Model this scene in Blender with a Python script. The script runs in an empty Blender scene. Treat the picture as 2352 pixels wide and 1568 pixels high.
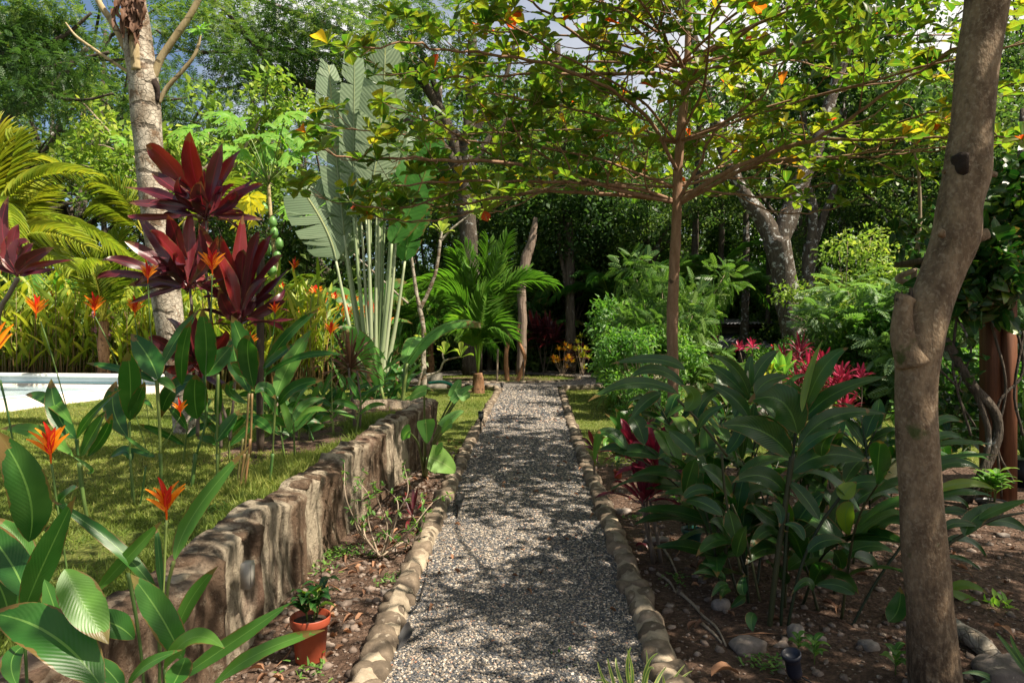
import bpy, math, random
import numpy as np
from mathutils import Vector
C = bpy.context.scene.collection
sc = bpy.context.scene
rng = np.random.default_rng(7)
random.seed(7)
PI = math.pi
# ------------------------------------------------------------ camera, sky, sun, exposure
F, HZ, CH = 1568.0, 768.0, 1.6
cam = bpy.data.cameras.new('camera'); cam.lens = 24; cam.sensor_width = 36
cam.clip_start = .05; cam.clip_end = 1000; cam.shift_y = -(784 - HZ) / 2352
camo = bpy.data.objects.new('camera', cam); C.objects.link(camo)
camo.location = (0, 0, CH); camo.rotation_euler = (PI / 2, 0, 0)
sc.camera = camo
SUN = np.array([.50, -.22, .84]); SUN /= np.linalg.norm(SUN)
w = bpy.data.worlds.new('World'); sc.world = w; w.use_nodes = True
wt = w.node_tree; wt.nodes.clear()
def wn(t, **k):
    n = wt.nodes.new(t)
    for a, b in k.items(): setattr(n, a, b)
    return n
wo = wn('ShaderNodeOutputWorld'); bg = wn('ShaderNodeBackground')
sky = wn('ShaderNodeTexSky', sky_type='NISHITA', sun_disc=False)
sky.sun_elevation = math.asin(SUN[2]); sky.sun_rotation = math.atan2(SUN[0], SUN[1])
tc = wn('ShaderNodeTexCoord'); ns = wn('ShaderNodeTexNoise'); ns.inputs['Scale'].default_value = 2.2
ns.inputs['Detail'].default_value = 7
rp = wn('ShaderNodeValToRGB'); rp.color_ramp.elements[0].position = .42; rp.color_ramp.elements[1].position = .62
mx = wn('ShaderNodeMix', data_type='RGBA')
L = wt.links.new
L(tc.outputs['Generated'], ns.inputs['Vector']); sx_ = wn('ShaderNodeSeparateXYZ'); L(tc.outputs['Generated'], sx_.inputs[0]); ma = wn('ShaderNodeMath', operation='MULTIPLY_ADD'); L(sx_.outputs[0], ma.inputs[0]); ma.inputs[1].default_value = .22; L(ns.outputs['Fac'], ma.inputs[2]); L(ma.outputs[0], rp.inputs['Fac'])
L(rp.outputs['Color'], mx.inputs['Factor']); L(sky.outputs['Color'], mx.inputs['A'])
mx.inputs['B'].default_value = (9.0, 8.7, 8.3, 1)
L(mx.outputs['Result'], bg.inputs['Color']); bg.inputs['Strength'].default_value = .058
L(bg.outputs['Background'], wo.inputs['Surface'])
sl = bpy.data.lights.new('sun', 'SUN'); sl.energy = 5; sl.angle = math.radians(.5); sl.color = (1, .89, .73)
so = bpy.data.objects.new('sun', sl); C.objects.link(so)
so.rotation_euler = Vector(-SUN).to_track_quat('-Z', 'Y').to_euler(); so.location = (20, -8, 30)
sc.view_settings.view_transform = 'Standard'; sc.view_settings.look = 'None'
sc.view_settings.exposure = 1.2; sc.view_settings.gamma = 1
cy = sc.cycles
cy.max_bounces = 6; cy.diffuse_bounces = 4; cy.glossy_bounces = 2; cy.transmission_bounces = 4; cy.transparent_max_bounces = 4
cy.caustics_reflective = False; cy.caustics_refractive = False
cy.use_denoising = True
cy.sample_clamp_indirect = 4
# ------------------------------------------------------------ pixel helpers (photo at 2352 x 1568, and its zoomed crops)
S3 = .33854
FR = {'o': (0, 0, 1), 'a': (0, 0, S3), 'b': (777.9, 0, S3), 'c': (1555.75, 0, S3), 'd': (0, 520.6, S3),
      'e': (777.9, 520.6, S3), 'f': (1555.75, 520.6, S3), 'g': (0, 1041.25, S3), 'h': (777.9, 1041.25, S3),
      'i': (1555.75, 1041.25, S3), 'j': (551.25, 673.75, .20833), 'k': (1225, 918.75, .319)}
def P(k, x, y, Y):
    a, b, s = FR[k]; X = a + x * s; Z = b + y * s
    return np.array([(X - 1176) / F * Y, Y, CH - (Z - HZ) / F * Y])
def SZ(k, n, Y): return n * FR[k][2] * Y / F
def sstep(t):
    t = np.clip(t, 0, 1); return t * t * (3 - 2 * t)
def wallx(y): return np.interp(y, [1.2, 4, 6, 8, 9.6], [-1.42, -1.40, -1.36, -1.20, -1.08])
def nz(x, y, s=1.0, ph=0.0):
    x = np.asarray(x, float) * s + ph; y = np.asarray(y, float) * s - ph
    return (np.sin(x * 1.3 + 1.7 * np.sin(y * .9)) + np.sin(y * 1.7 + 1.3 * np.sin(x * 1.1 + 2)) + .5 * np.sin(x * 3.1 + y * 2.3) + .5 * np.sin(y * 3.7 - x * 2.9)) / 3
def H(x, y):
    x = np.asarray(x, float); y = np.asarray(y, float)
    u = x - (wallx(y) - .13)
    a = np.where(y < 9.6, (u < 0) * 1.0, sstep(-u / 2.6))
    b = 1 - sstep((y - 11) / 9)
    off = sstep((np.abs(x - .1) - .95) / .8)
    far = sstep((y - 16) / 4)
    return (.44 + .02 * (np.clip(y, 2, 9.6) - 2)) * a * b + .025 * nz(x, y, 1.1) * off * (1 - far) - .0 * far
def G(k, x, y):
    a, b, s = FR[k]; X = a + x * s; Z = b + y * s
    z = 0.0
    for _ in range(12):
        Y = F * (CH - z) / max(Z - HZ, 6); px = (X - 1176) / F * Y
        z = .5 * z + .5 * float(H(px, Y))
    return np.array([px, Y, float(H(px, Y))])
# ------------------------------------------------------------ mesh builder
WL = {}
class MB:
    def __init__(s): s.v = []; s.q = []; s.t = []; s.uv = []; s.ti = []; s.n = 0
    def add(s, v, q=None, t=None, uv=None, tint=.5, mat=0):
        v = np.asarray(v, float).reshape(-1, 3); n = len(v)
        s.v.append(v); s.uv.append(np.zeros((n, 2)) + .5 if uv is None else np.asarray(uv, float).reshape(-1, 2))
        s.ti.append(np.zeros(n) + np.asarray(tint, float))
        if q is not None and len(q): q = np.asarray(q); s.q.append((q + s.n, mat))
        if t is not None and len(t): t = np.asarray(t); s.t.append((t + s.n, mat))
        s.n += n
    def build(s, name, mats, parent=None, smooth=True):
        V = np.concatenate(s.v); off = WL.get(parent.name, np.zeros(3)) if parent else np.zeros(3)
        V = V - off
        fs = []; st = []; mi = []; cur = 0
        for lst, k in ((s.q, 4), (s.t, 3)):
            for f, m in lst:
                fs.append(f.reshape(-1)); st.append(cur + np.arange(len(f)) * k); cur += f.size; mi.append(np.full(len(f), m))
        fl = np.concatenate(fs).astype(np.int32); st = np.concatenate(st).astype(np.int32); mi = np.concatenate(mi).astype(np.int32)
        me = bpy.data.meshes.new(name)
        me.vertices.add(len(V)); me.vertices.foreach_set('co', V.astype(np.float32).ravel())
        me.loops.add(len(fl)); me.loops.foreach_set('vertex_index', fl)
        me.polygons.add(len(st)); me.polygons.foreach_set('loop_start', st); me.polygons.foreach_set('material_index', mi)
        me.polygons.foreach_set('use_smooth', np.full(len(st), smooth))
        uv = me.uv_layers.new(name='UVMap'); UV = np.concatenate(s.uv)[fl]; uv.data.foreach_set('uv', UV.astype(np.float32).ravel())
        me.update(calc_edges=True)
        at = me.attributes.new('tint', 'FLOAT', 'POINT'); at.data.foreach_set('value', np.concatenate(s.ti).astype(np.float32))
        for m in (mats if isinstance(mats, (list, tuple)) else [mats]): me.materials.append(m)
        o = bpy.data.objects.new(name, me); C.objects.link(o)
        if parent: o.parent = parent; WL[o.name] = off
        return o
def tag(o, label=None, cat=None, group=None, kind=None):
    if label: o['label'] = label
    if cat: o['category'] = cat
    if group: o['group'] = group
    if kind: o['kind'] = kind
    return o
def thing(name, label, cat, loc=(0, 0, 0), group=None):
    o = bpy.data.objects.new(name, None); C.objects.link(o); o.location = loc; o.empty_display_size = .1
    WL[o.name] = np.array(loc, float)
    return tag(o, label, cat, group)
def copytree(o, parent=None):
    c = o.copy(); C.objects.link(c)
    if parent: c.parent = parent
    for ch in o.children: copytree(ch, c)
    return c
USED = set()
def place(tmpl, loc, rz=0, s=1, label=None, group=None):
    o = tmpl
    if tmpl.name in USED: o = copytree(tmpl)
    else: USED.add(tmpl.name)
    o.location = loc; o.rotation_euler = (0, 0, rz)
    o.scale = (s, s, s) if not isinstance(s, tuple) else s
    if label: o['label'] = label
    if group: o['group'] = group
    return o
def nrm(a):
    a = np.asarray(a, float); return a / (np.linalg.norm(a, axis=-1, keepdims=True) + 1e-9)
def grid_q(nu, nv, wrap=False):
    q = []
    i = np.arange(nu - 1)[:, None]; j = np.arange(nv if wrap else nv - 1)[None, :]; j2 = (j + 1) % nv
    return np.stack([i * nv + j, i * nv + j2, (i + 1) * nv + j2, (i + 1) * nv + j], -1).reshape(-1, 4)
def resample(pts, rad, n):
    pts = np.asarray(pts, float); rad = np.asarray(rad, float)
    m = len(pts)
    if m == 2:
        t = np.linspace(0, 1, n)[:, None]; return pts[0] * (1 - t) + pts[1] * t, np.interp(t[:, 0], [0, 1], rad)
    P0 = np.vstack([2 * pts[0] - pts[1], pts, 2 * pts[-1] - pts[-2]])
    T = np.linspace(0, m - 1 - 1e-6, n); i = T.astype(int); f = (T - i)[:, None]
    a, b, c, d = P0[i], P0[i + 1], P0[i + 2], P0[i + 3]
    out = .5 * ((2 * b) + (-a + c) * f + (2 * a - 5 * b + 4 * c - d) * f * f + (-a + 3 * b - 3 * c + d) * f ** 3)
    return out, np.interp(T, np.arange(m), rad)
def tube(mb, pts, rad, sides=8, n=None, tint=.5, wob=0.0, mat=0, cap=True, seed=0):
    if n is None: n = max(len(pts), 2)
    rad = np.broadcast_to(np.asarray(rad, float), (len(pts),))
    p, r = resample(pts, rad, n)
    T = nrm(np.gradient(p, axis=0)); up = np.array([0, 0, 1.]) if abs(T[0][2]) < .9 else np.array([0, 1., 0])
    X = np.zeros_like(p); x = nrm(np.cross(T[0], up))
    for i in range(n):
        x = nrm(x - T[i] * np.dot(x, T[i])); X[i] = x
    Y = np.cross(T, X)
    th = np.linspace(0, 2 * PI, sides, endpoint=False)
    R = np.repeat(r[:, None], sides, 1)
    ln = np.concatenate([[0], np.cumsum(np.linalg.norm(np.diff(p, axis=0), axis=1))])
    if wob:
        rs = np.random.RandomState(abs(int(seed)) + 3)
        ph = rs.rand(6) * 6; rm = float(r.mean()) + 1e-6
        for k in range(6):
            R = R * (1 + wob * .5 * np.sin(th[None, :] * (1 + k % 4) + ph[k] + ln[:, None] / rm * (.25 + .2 * k)))
    v = p[:, None, :] + R[..., None] * (np.cos(th)[None, :, None] * X[:, None, :] + np.sin(th)[None, :, None] * Y[:, None, :])
    uv = np.stack(np.broadcast_arrays(np.linspace(0, 1, sides)[None, :], ln[:, None]), -1)
    q = grid_q(n, sides, True)
    v = v.reshape(-1, 3); uv = uv.reshape(-1, 2); tr = None
    if cap:
        k = len(v); v = np.vstack([v, p[0], p[-1]]); uv = np.vstack([uv, [[.5, 0], [.5, ln[-1]]]])
        j = np.arange(sides); j2 = (j + 1) % sides
        tr = np.vstack([np.stack([j2, j, np.full(sides, k)], 1), np.stack([(n - 1) * sides + j, (n - 1) * sides + j2, np.full(sides, k + 1)], 1)])
    mb.add(v, q, tr, uv, tint, mat)
def box(mb, c, s, rz=0, tint=.5, mat=0, bev=0):
    c = np.array(c, float); s = np.array(s, float) / 2
    v = np.array([[x, y, z] for x in (-1, 1) for y in (-1, 1) for z in (-1, 1)]) * s
    cr, sr = math.cos(rz), math.sin(rz); v = v @ np.array([[cr, sr, 0], [-sr, cr, 0], [0, 0, 1]])
    mb.add(v + c, [[0, 1, 3, 2], [4, 6, 7, 5], [0, 4, 5, 1], [2, 3, 7, 6], [0, 2, 6, 4], [1, 5, 7, 3]], None, None, tint, mat)
def lathe(mb, c, prof, sides=24, tint=.5, mat=0, R=None):
    prof = np.array(prof, float); th = np.linspace(0, 2 * PI, sides, endpoint=False)
    v = np.stack([prof[:, 0:1] * np.cos(th), prof[:, 0:1] * np.sin(th), np.repeat(prof[:, 1:2], sides, 1)], -1).reshape(-1, 3)
    if R is not None: v = v @ R.T
    mb.add(v + np.array(c), grid_q(len(prof), sides, True), None, None, tint, mat)
# profiles along the leaf
PR = {
 'lan': lambda t: np.sin(PI * np.clip(t, 0, 1) ** .75) ** .85,
 'hel': lambda t: np.where(t < .5, np.sin(PI * .5 * np.clip(t / .42, 0, 1)) ** .75, 0) + np.where(t >= .5, 1 - np.clip((t - .5) / .5, 0, 1) ** 2.2, 0) * .99,
 'obo': lambda t: (np.clip(t, 0, 1) ** .95) * np.where(t > .62, np.sqrt(np.clip(1 - ((t - .62) / .385) ** 2, 0, 1)), 1) * 1.5 + .03,
 'cor': lambda t: .10 + .9 * np.sin(PI * np.clip((t - .12) / .88, 0, 1) ** .85) ** .8 * (t > .12),
 'nar': lambda t: .25 + .75 * np.sin(PI * t ** .7) * (t < .98),
 'ban': lambda t: np.clip(np.sin(PI * np.clip(.05 + .93 * t, 0, 1)) ** .38, 0, 1),
 'hrt': lambda t: np.clip(1 - t, 0, 1) ** .62 * np.clip(.75 + t * 1.2, 0, 1),
}
CAM = np.array([0, 0, CH])
def leafsurf(mb, b, m, t, w, prof='hel', nref=None, roll=0., fold=.18, nl=12, wave=.03, tint=.5, nc=5, curl=0., mat=0):
    b, m, t = map(lambda a: np.asarray(a, float), (b, m, t))
    c = 2 * m - .5 * (b + t); s = np.linspace(0, 1, nl + 1)[:, None]
    p = (1 - s) ** 2 * b + 2 * s * (1 - s) * c + s * s * t
    T = nrm(2 * (1 - s) * (c - b) + 2 * s * (t - c))
    if nref is None: n0 = nrm(nrm(CAM - p) * .8 + np.array([0, 0, .35]))
    else: n0 = np.broadcast_to(nrm(nref), p.shape)
    sd = nrm(np.cross(T, n0)); N = np.cross(sd, T)
    cr = np.cos(roll + curl * s); sr = np.sin(roll + curl * s)
    sd2 = sd * cr + N * sr; N = np.cross(sd2, T); sd = sd2
    W = (PR[prof](s[:, 0]) * w * .5)[:, None, None]; W[-1] = .001; 
    cc = np.linspace(-1, 1, nc)[None, :, None]
    ph = rng.random() * 6; ln = float(np.linalg.norm(t - b)) + 1e-6; k = 7 + rng.random() * 6
    wv = wave * ln * np.sin(s[:, :, None] * k + ph + cc * 1.2) * cc ** 2 * PR[prof](s[:, 0])[:, None, None] ** .5
    v = p[:, None, :] + sd[:, None, :] * cc * W * math.cos(fold) + N[:, None, :] * (np.abs(cc) * W * math.sin(fold) + wv)
    uv = np.stack(np.broadcast_arrays(cc[..., 0] * .5 + .5, s), -1)
    mb.add(v.reshape(-1, 3), grid_q(nl + 1, nc), None, uv.reshape(-1, 2), tint, mat)
def hero(mb, k, pts, w, Y, dY=0., roll=None, prof='hel', tint=None, dm=0., **kw):
    bx, by, mx_, my, tx, ty = pts
    if roll is None: roll = random.uniform(-.35, .35)
    if tint is None: tint = random.random()
    b = P(k, bx, by, Y); t = P(k, tx, ty, Y + dY); m = P(k, mx_, my, Y + dY * .5 + dm)
    leafsurf(mb, b, m, t, SZ(k, w, Y) / max(.45, abs(math.cos(roll))), prof, None, roll, tint=tint, **kw)
# templates for mass instancing
def leaf_t(nl=4, nc=3, prof='lan', droop=.4, fold=.2):
    s = np.linspace(0, 1, nl + 1); th = droop * s ** 1.3
    y = np.concatenate([[0], np.cumsum(np.cos(th[1:]) / nl)]); z = -np.concatenate([[0], np.cumsum(np.sin(th[1:]) / nl)])
    cc = np.linspace(-1, 1, nc); W = PR[prof](s) * .5; W[-1] = .01; W[0] = max(W[0], .03)
    v = np.zeros((nl + 1, nc, 3)); v[..., 0] = cc[None] * W[:, None] * math.cos(fold); v[..., 1] = y[:, None]
    v[..., 2] = z[:, None] + np.abs(cc)[None] * W[:, None] * math.sin(fold)
    uv = np.stack(np.broadcast_arrays(cc[None] * .5 + .5, s[:, None]), -1)
    return v.reshape(-1, 3), grid_q(nl + 1, nc), uv.reshape(-1, 2)
def diamond_t():
    v = np.array([[0, 0, 0], [.5, .45, .12], [0, 1, -.05], [-.5, .45, .12]])
    return v, np.array([[0, 1, 2, 3]]), np.array([[.5, 0], [1, .5], [.5, 1], [0, .5]])
def inst(mb, T, pos, d, n, sw, sl, tint, mat=0):
    v, q, uv = T; pos = np.asarray(pos); N = len(pos)
    d = nrm(np.broadcast_to(d, pos.shape)); x = nrm(np.cross(d, np.broadcast_to(n, pos.shape) + 1e-4)); z = np.cross(x, d)
    sw = np.broadcast_to(sw, (N,))[:, None, None]; sl_ = np.broadcast_to(sl, (N,))[:, None, None]
    out = pos[:, None] + x[:, None] * (v[None, :, 0:1] * sw) + d[:, None] * (v[None, :, 1:2] * sl_) + z[:, None] * (v[None, :, 2:3] * sl_)
    Q = (q[None] + (np.arange(N) * len(v))[:, None, None]).reshape(-1, q.shape[1])
    ti = np.repeat(np.broadcast_to(tint, (N,)), len(v))
    if q.shape[1] == 4: mb.add(out.reshape(-1, 3), Q, None, np.tile(uv, (N, 1)), ti, mat)
    else: mb.add(out.reshape(-1, 3), None, Q, np.tile(uv, (N, 1)), ti, mat)
def merge_t(items):
    V = []; Q = []; U = []; n = 0
    for v, q, u in items: V.append(v); Q.append(q + n); U.append(u); n += len(v)
    return np.concatenate(V), np.concatenate(Q), np.concatenate(U)
def pinnate_t(n=8, ll=.28, lw=.11, droop=.5, leaf=None, ang=60):
    leaf = leaf or diamond_t(); items = []
    s = np.linspace(0, 1, 7); th = droop * s
    Y = np.interp(s, s, np.concatenate([[0], np.cumsum(np.cos(th[1:]) / 6)])); Z = -np.concatenate([[0], np.cumsum(np.sin(th[1:]) / 6)])
    w_ = .012
    v = np.concatenate([np.stack([np.full(7, -w_), Y, Z], 1), np.stack([np.full(7, w_), Y, Z], 1)])
    items.append((v, np.array([[i, i + 1, i + 8, i + 7] for i in range(6)]), np.full((14, 2), .5)))
    for i in range(n):
        t = .18 + .82 * i / (n - 1); y = np.interp(t, s, Y); z = np.interp(t, s, Z)
        for sg in (-1, 1):
            mb = MB(); a = math.radians(ang * (1 - .35 * t))
            inst(mb, leaf, [[0, y, z]], [[sg * math.sin(a), math.cos(a), -.25]], [[0, 0, 1]], lw, ll * math.sin(PI * (.2 + .65 * t)), .5)
            items.append((mb.v[0], mb.q[0][0], mb.uv[0]))
    return merge_t(items)
def rdir(n, r=None):
    r = r or rng; a = r.normal(size=(n, 3)); return nrm(a)
def cloud(mb, cen, rad, n, T, size, tint0=.5, tv=.35, up=.6, out=.4, asp=.5, shell=.45):
    """n leaves spread in ellipsoids (one per centre)"""
    cen = np.asarray(cen, float).reshape(-1, 3); rad = np.asarray(rad, float)
    if rad.ndim == 1: rad = np.broadcast_to(rad, cen.shape)
    i = rng.integers(0, len(cen), n); d = rdir(n); rr = (shell + (1 - shell) * rng.random(n)) ** .7
    p = cen[i] + d * rad[i] * rr[:, None]
    dr = nrm(rdir(n) * 1.0 + d * out); nn = nrm(rdir(n) * (1 - up) + np.array([0, 0, 1]) * up)
    sz = size * (.6 + .8 * rng.random(n))
    cl = rng.random(len(cen))[i]
    inst(mb, T, p, dr, nn, sz * asp, sz, np.clip(tint0 + tv * (rng.random(n) - .5) + (cl - .5) * tv, 0, 1))
# ------------------------------------------------------------ materials
def newmat(name):
    m = bpy.data.materials.new(name); m.use_nodes = True; m.node_tree.nodes.clear(); return m, m.node_tree
class NT:
    def __init__(s, nt): s.t = nt; s.L = nt.links.new
    def n(s, t, **k):
        n = s.t.nodes.new(t); inp = k.pop('inp', {})
        for a, b in k.items(): setattr(n, a, b)
        for a, b in inp.items():
            if isinstance(b, bpy.types.NodeSocket): s.L(b, n.inputs[a])
            else: n.inputs[a].default_value = b
        return n
    def math(s, op, a, b=None, c=None):
        n = s.n('ShaderNodeMath', operation=op)
        for i, x in enumerate((a, b, c)):
            if x is None: continue
            if isinstance(x, bpy.types.NodeSocket): s.L(x, n.inputs[i])
            else: n.inputs[i].default_value = x
        return n.outputs[0]
    def mix(s, f, a, b):
        n = s.n('ShaderNodeMix', data_type='RGBA')
        for i, x in ((0, f), (6, a), (7, b)):
            if isinstance(x, bpy.types.NodeSocket): s.L(x, n.inputs[i])
            else: n.inputs[i].default_value = x if i == 0 else (*x[:3], 1)
        return n.outputs[2]
    def ramp(s, f, st):
        n = s.n('ShaderNodeValToRGB'); e = n.color_ramp.elements
        while len(e) < len(st): e.new(.5)
        for i, (p, c) in enumerate(st): e[i].position = p; e[i].color = (*c, 1) if not isinstance(c, (int, float)) else (c, c, c, 1)
        s.L(f, n.inputs['Fac']); return n.outputs['Color']
    def noise(s, scale, detail=4, vec=None, rough=.55, dist=0):
        n = s.n('ShaderNodeTexNoise', inp={'Scale': scale, 'Detail': detail, 'Roughness': rough, 'Distortion': dist})
        if vec is None: vec = s.n('ShaderNodeTexCoord').outputs['Object']
        s.L(vec, n.inputs['Vector']); return n.outputs['Fac']
    def vec(s, sx, sy, sz, src=None):
        src = src or s.n('ShaderNodeTexCoord').outputs['Object']
        return s.n('ShaderNodeMapping', inp={'Vector': src, 'Scale': (sx, sy, sz)}).outputs[0]
    def out(s, col, rough=.8, bump=None, bs=.5, bd=.02, spec=.3):
        p = s.n('ShaderNodeBsdfPrincipled')
        for k, x in (('Base Color', col), ('Roughness', rough), ('Specular IOR Level', spec)):
            if isinstance(x, bpy.types.NodeSocket): s.L(x, p.inputs[k])
            else: p.inputs[k].default_value = (*x[:3], 1) if k == 'Base Color' else x
        if bump is not None:
            b = s.n('ShaderNodeBump', inp={'Height': bump, 'Strength': bs, 'Distance': bd}); s.L(b.outputs[0], p.inputs['Normal'])
        o = s.n('ShaderNodeOutputMaterial'); s.L(p.outputs[0], o.inputs[0]); return p
def leafmat(name, stops, vein=(.2, .3, .08), rough=.4, trans=.35, tcol=(1.9, 2.3, .9), stripe=.12, spots=0, rib=.05, back=None, spec=.32, tipdark=None, bump=.08, freq=130, slant=.45, edge=0):
    m, nt = newmat(name); T = NT(nt)
    ti = T.n('ShaderNodeAttribute', attribute_name='tint').outputs['Fac']
    uv = T.n('ShaderNodeTexCoord').outputs['UV']; sp = T.n('ShaderNodeSeparateXYZ', inp={0: uv})
    u = T.math('ABSOLUTE', T.math('SUBTRACT', sp.outputs[0], .5))
    col = T.ramp(ti, stops)
    nf = T.noise(9, 3)
    col = T.mix(T.math('MULTIPLY', T.math('SUBTRACT', nf, .4), .8), col, [c * .6 for c in stops[-1][1]])
    wv = T.math('SINE', T.math('MULTIPLY', T.math('SUBTRACT', sp.outputs[1], T.math('MULTIPLY', u, slant)), freq))
    if stripe:
        col = T.mix(T.math('MULTIPLY', T.math('ADD', T.math('MULTIPLY', wv, .5), .5), stripe), col, [c * .45 for c in stops[0][1]])
    if spots:
        sn = T.noise(60, 2); k = T.math('MULTIPLY', T.math('GREATER_THAN', T.math('ADD', sn, T.math('MULTIPLY', ti, .10)), .69), spots)
        col = T.mix(k, col, (.09, .03, .008))
    if rib: 
        rm = T.math('LESS_THAN', u, rib * .5); col = T.mix(T.math('MULTIPLY', rm, .8), col, vein)
    if edge:
        ev = T.math('MAXIMUM', T.math('MULTIPLY', u, 1.9), sp.outputs[1]); em = T.math('GREATER_THAN', T.math('ADD', ev, T.math('MULTIPLY', T.noise(16, 4), .7)), 1.32 - edge * .1)
        col = T.mix(T.math('MULTIPLY', em, .85), col, (.16, .09, .03))
        bl = T.ramp(T.noise(5, 3), [(.5, 0.), (.7, .4 * edge ** 2)]); col = T.mix(bl, col, [min(1, c * 1.25 + .03) for c in stops[-1][1]])
    if tipdark: col = T.mix(T.math('GREATER_THAN', sp.outputs[1], tipdark), col, (.01, .008, .004))
    if back:
        bf = T.n('ShaderNodeNewGeometry').outputs['Backfacing']; col = T.mix(T.math('MULTIPLY', bf, .7), col, back)
    p = T.n('ShaderNodeBsdfPrincipled', inp={'Base Color': col, 'Roughness': rough, 'Specular IOR Level': spec})
    b = T.n('ShaderNodeBump', inp={'Height': wv, 'Strength': bump, 'Distance': .003}); T.L(b.outputs[0], p.inputs['Normal'])
    vm = T.n('ShaderNodeVectorMath', operation='MULTIPLY', inp={0: col, 1: tcol})
    tr = T.n('ShaderNodeBsdfTranslucent', inp={'Color': vm.outputs[0]})
    ms = T.n('ShaderNodeMixShader', inp={0: trans, 1: p.outputs[0], 2: tr.outputs[0]})
    o = T.n('ShaderNodeOutputMaterial'); T.L(ms.outputs[0], o.inputs[0])
    return m
M = {}
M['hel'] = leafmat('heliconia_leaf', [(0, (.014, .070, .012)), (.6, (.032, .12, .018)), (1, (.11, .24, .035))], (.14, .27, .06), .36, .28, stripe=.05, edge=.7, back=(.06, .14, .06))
M['helfar'] = leafmat('sunlit_tone_heliconia_leaf', [(0, (.09, .20, .03)), (.5, (.28, .36, .04)), (1, (.50, .46, .06))], (.4, .45, .1), .45, .45, (1.8, 1.8, .8))  # yellow of sunlit, backlit leaves is put into the leaf colour
M['ginger'] = leafmat('ginger_leaf', [(0, (.008, .042, .009)), (.7, (.020, .085, .016)), (1, (.16, .24, .02))], (.09, .18, .04), .3, .22, stripe=.22, spec=.38, bump=.15, edge=.4)
M['cord'] = leafmat('cordyline_leaf', [(0, (.040, .009, .016)), (.6, (.095, .014, .022)), (1, (.18, .016, .014))], (.22, .02, .04), .32, .2, (1.9, .7, .7), .08, edge=.5, back=(.07, .024, .045), spec=.5)
M['cordred'] = leafmat('red_cordyline_leaf', [(0, (.08, .014, .022)), (.6, (.26, .018, .045)), (1, (.62, .07, .18))], (.5, .05, .12), .35, .3, (1.4, .8, .9), .1)
M['almond'] = leafmat('almond_leaf', [(0, (.022, .085, .014)), (.5, (.062, .155, .018)), (.84, (.17, .24, .025)), (.92, (.42, .33, .03)), (.96, (.50, .20, .02)), (1, (.50, .06, .02))], (.2, .28, .06), .38, .52, (2.3, 2.3, 1.0), .08, spots=.6)
M['fan'] = leafmat('travellers_palm_leaf', [(0, (.13, .21, .11)), (1, (.34, .42, .26))], (.45, .45, .15), .4, .3, (1.2, 1.35, .8), .5, spec=.4, bump=.3, freq=230, slant=.12)
M['banana'] = leafmat('banana_leaf', [(0, (.05, .17, .03)), (1, (.13, .30, .06))], (.3, .38, .12), .4, .4, stripe=.3, edge=1, freq=200, slant=.15)
M['coco'] = leafmat('palm_leaf', [(0, (.03, .11, .02)), (.6, (.12, .25, .035)), (1, (.30, .38, .05))], (.2, .3, .08), .4, .35, stripe=0, rib=.1)
M['cocoy'] = leafmat('yellow_palm_leaf', [(0, (.10, .22, .03)), (.5, (.26, .34, .04)), (1, (.55, .45, .04))], (.5, .45, .1), .4, .4, (1.5, 1.5, .7), stripe=0, rib=.1)
M['papaya'] = leafmat('papaya_leaf', [(0, (.10, .27, .04)), (.8, (.20, .42, .06)), (1, (.66, .58, .02))], (.35, .5, .15), .45, .45, (1.5, 1.6, .8), stripe=0)
M['dark'] = leafmat('forest_leaf', [(0, (.018, .05, .016)), (.6, (.05, .11, .03)), (1, (.15, .22, .05))], rough=.45, trans=.35, tcol=(1.9, 2.0, 1.0), stripe=0, rib=0)
M['mid'] = leafmat('shrub_leaf', [(0, (.04, .12, .025)), (.6, (.09, .20, .04)), (1, (.2, .32, .06))], rough=.45, trans=.35, stripe=0, rib=.1)
M['light'] = leafmat('light_leaf', [(0, (.10, .20, .03)), (.6, (.22, .34, .05)), (1, (.42, .46, .10))], rough=.5, trans=.4, tcol=(1.5, 1.6, .9), stripe=0, rib=0)
M['grey'] = leafmat('grey_green_leaf', [(0, (.05, .11, .05)), (1, (.16, .26, .12))], rough=.5, trans=.3, stripe=0, rib=.12)
M['taro'] = leafmat('taro_leaf', [(0, (.06, .19, .05)), (1, (.20, .36, .08))], (.3, .42, .14), .4, .4, stripe=.1)
M['varieg'] = leafmat('variegated_leaf', [(0, (.42, .45, .12)), (1, (.60, .60, .22))], (.07, .2, .05), .4, .3, stripe=0, rib=.5)
M['orange'] = leafmat('orange_leaf', [(0, (.45, .10, .02)), (.5, (.62, .30, .02)), (1, (.7, .5, .03))], rough=.45, trans=.3, tcol=(1.3, 1.2, .8), stripe=0)
M['pinkleaf'] = leafmat('pink_leaf', [(0, (.25, .10, .12)), (1, (.6, .32, .36))], rough=.5, trans=.3, tcol=(1.2, 1, 1), stripe=0)
M['flower'] = leafmat('heliconia_flower', [(0, (.62, .008, .012)), (.45, (.75, .05, .01)), (1, (.95, .30, .01))], rough=.35, trans=.25, tcol=(1.2, 1.1, .8), stripe=0, rib=0, tipdark=.95)
M['cream'] = leafmat('ginger_bract', [(0, (.55, .52, .28)), (1, (.75, .72, .5))], rough=.5, trans=.3, tcol=(1.1, 1.1, .9), stripe=0, rib=0)
M['dry'] = leafmat('dry_leaf', [(0, (.10, .05, .03)), (.6, (.22, .11, .06)), (1, (.42, .22, .12))], (.1, .06, .03), .7, .15, (1.2, 1, .8), .1)
M['grass'] = leafmat('grass_blade', [(0, (.06, .12, .02)), (.6, (.19, .25, .04)), (1, (.42, .39, .12))], rough=.6, trans=.35, tcol=(1.4, 1.5, .8), stripe=0, rib=0)
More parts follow.
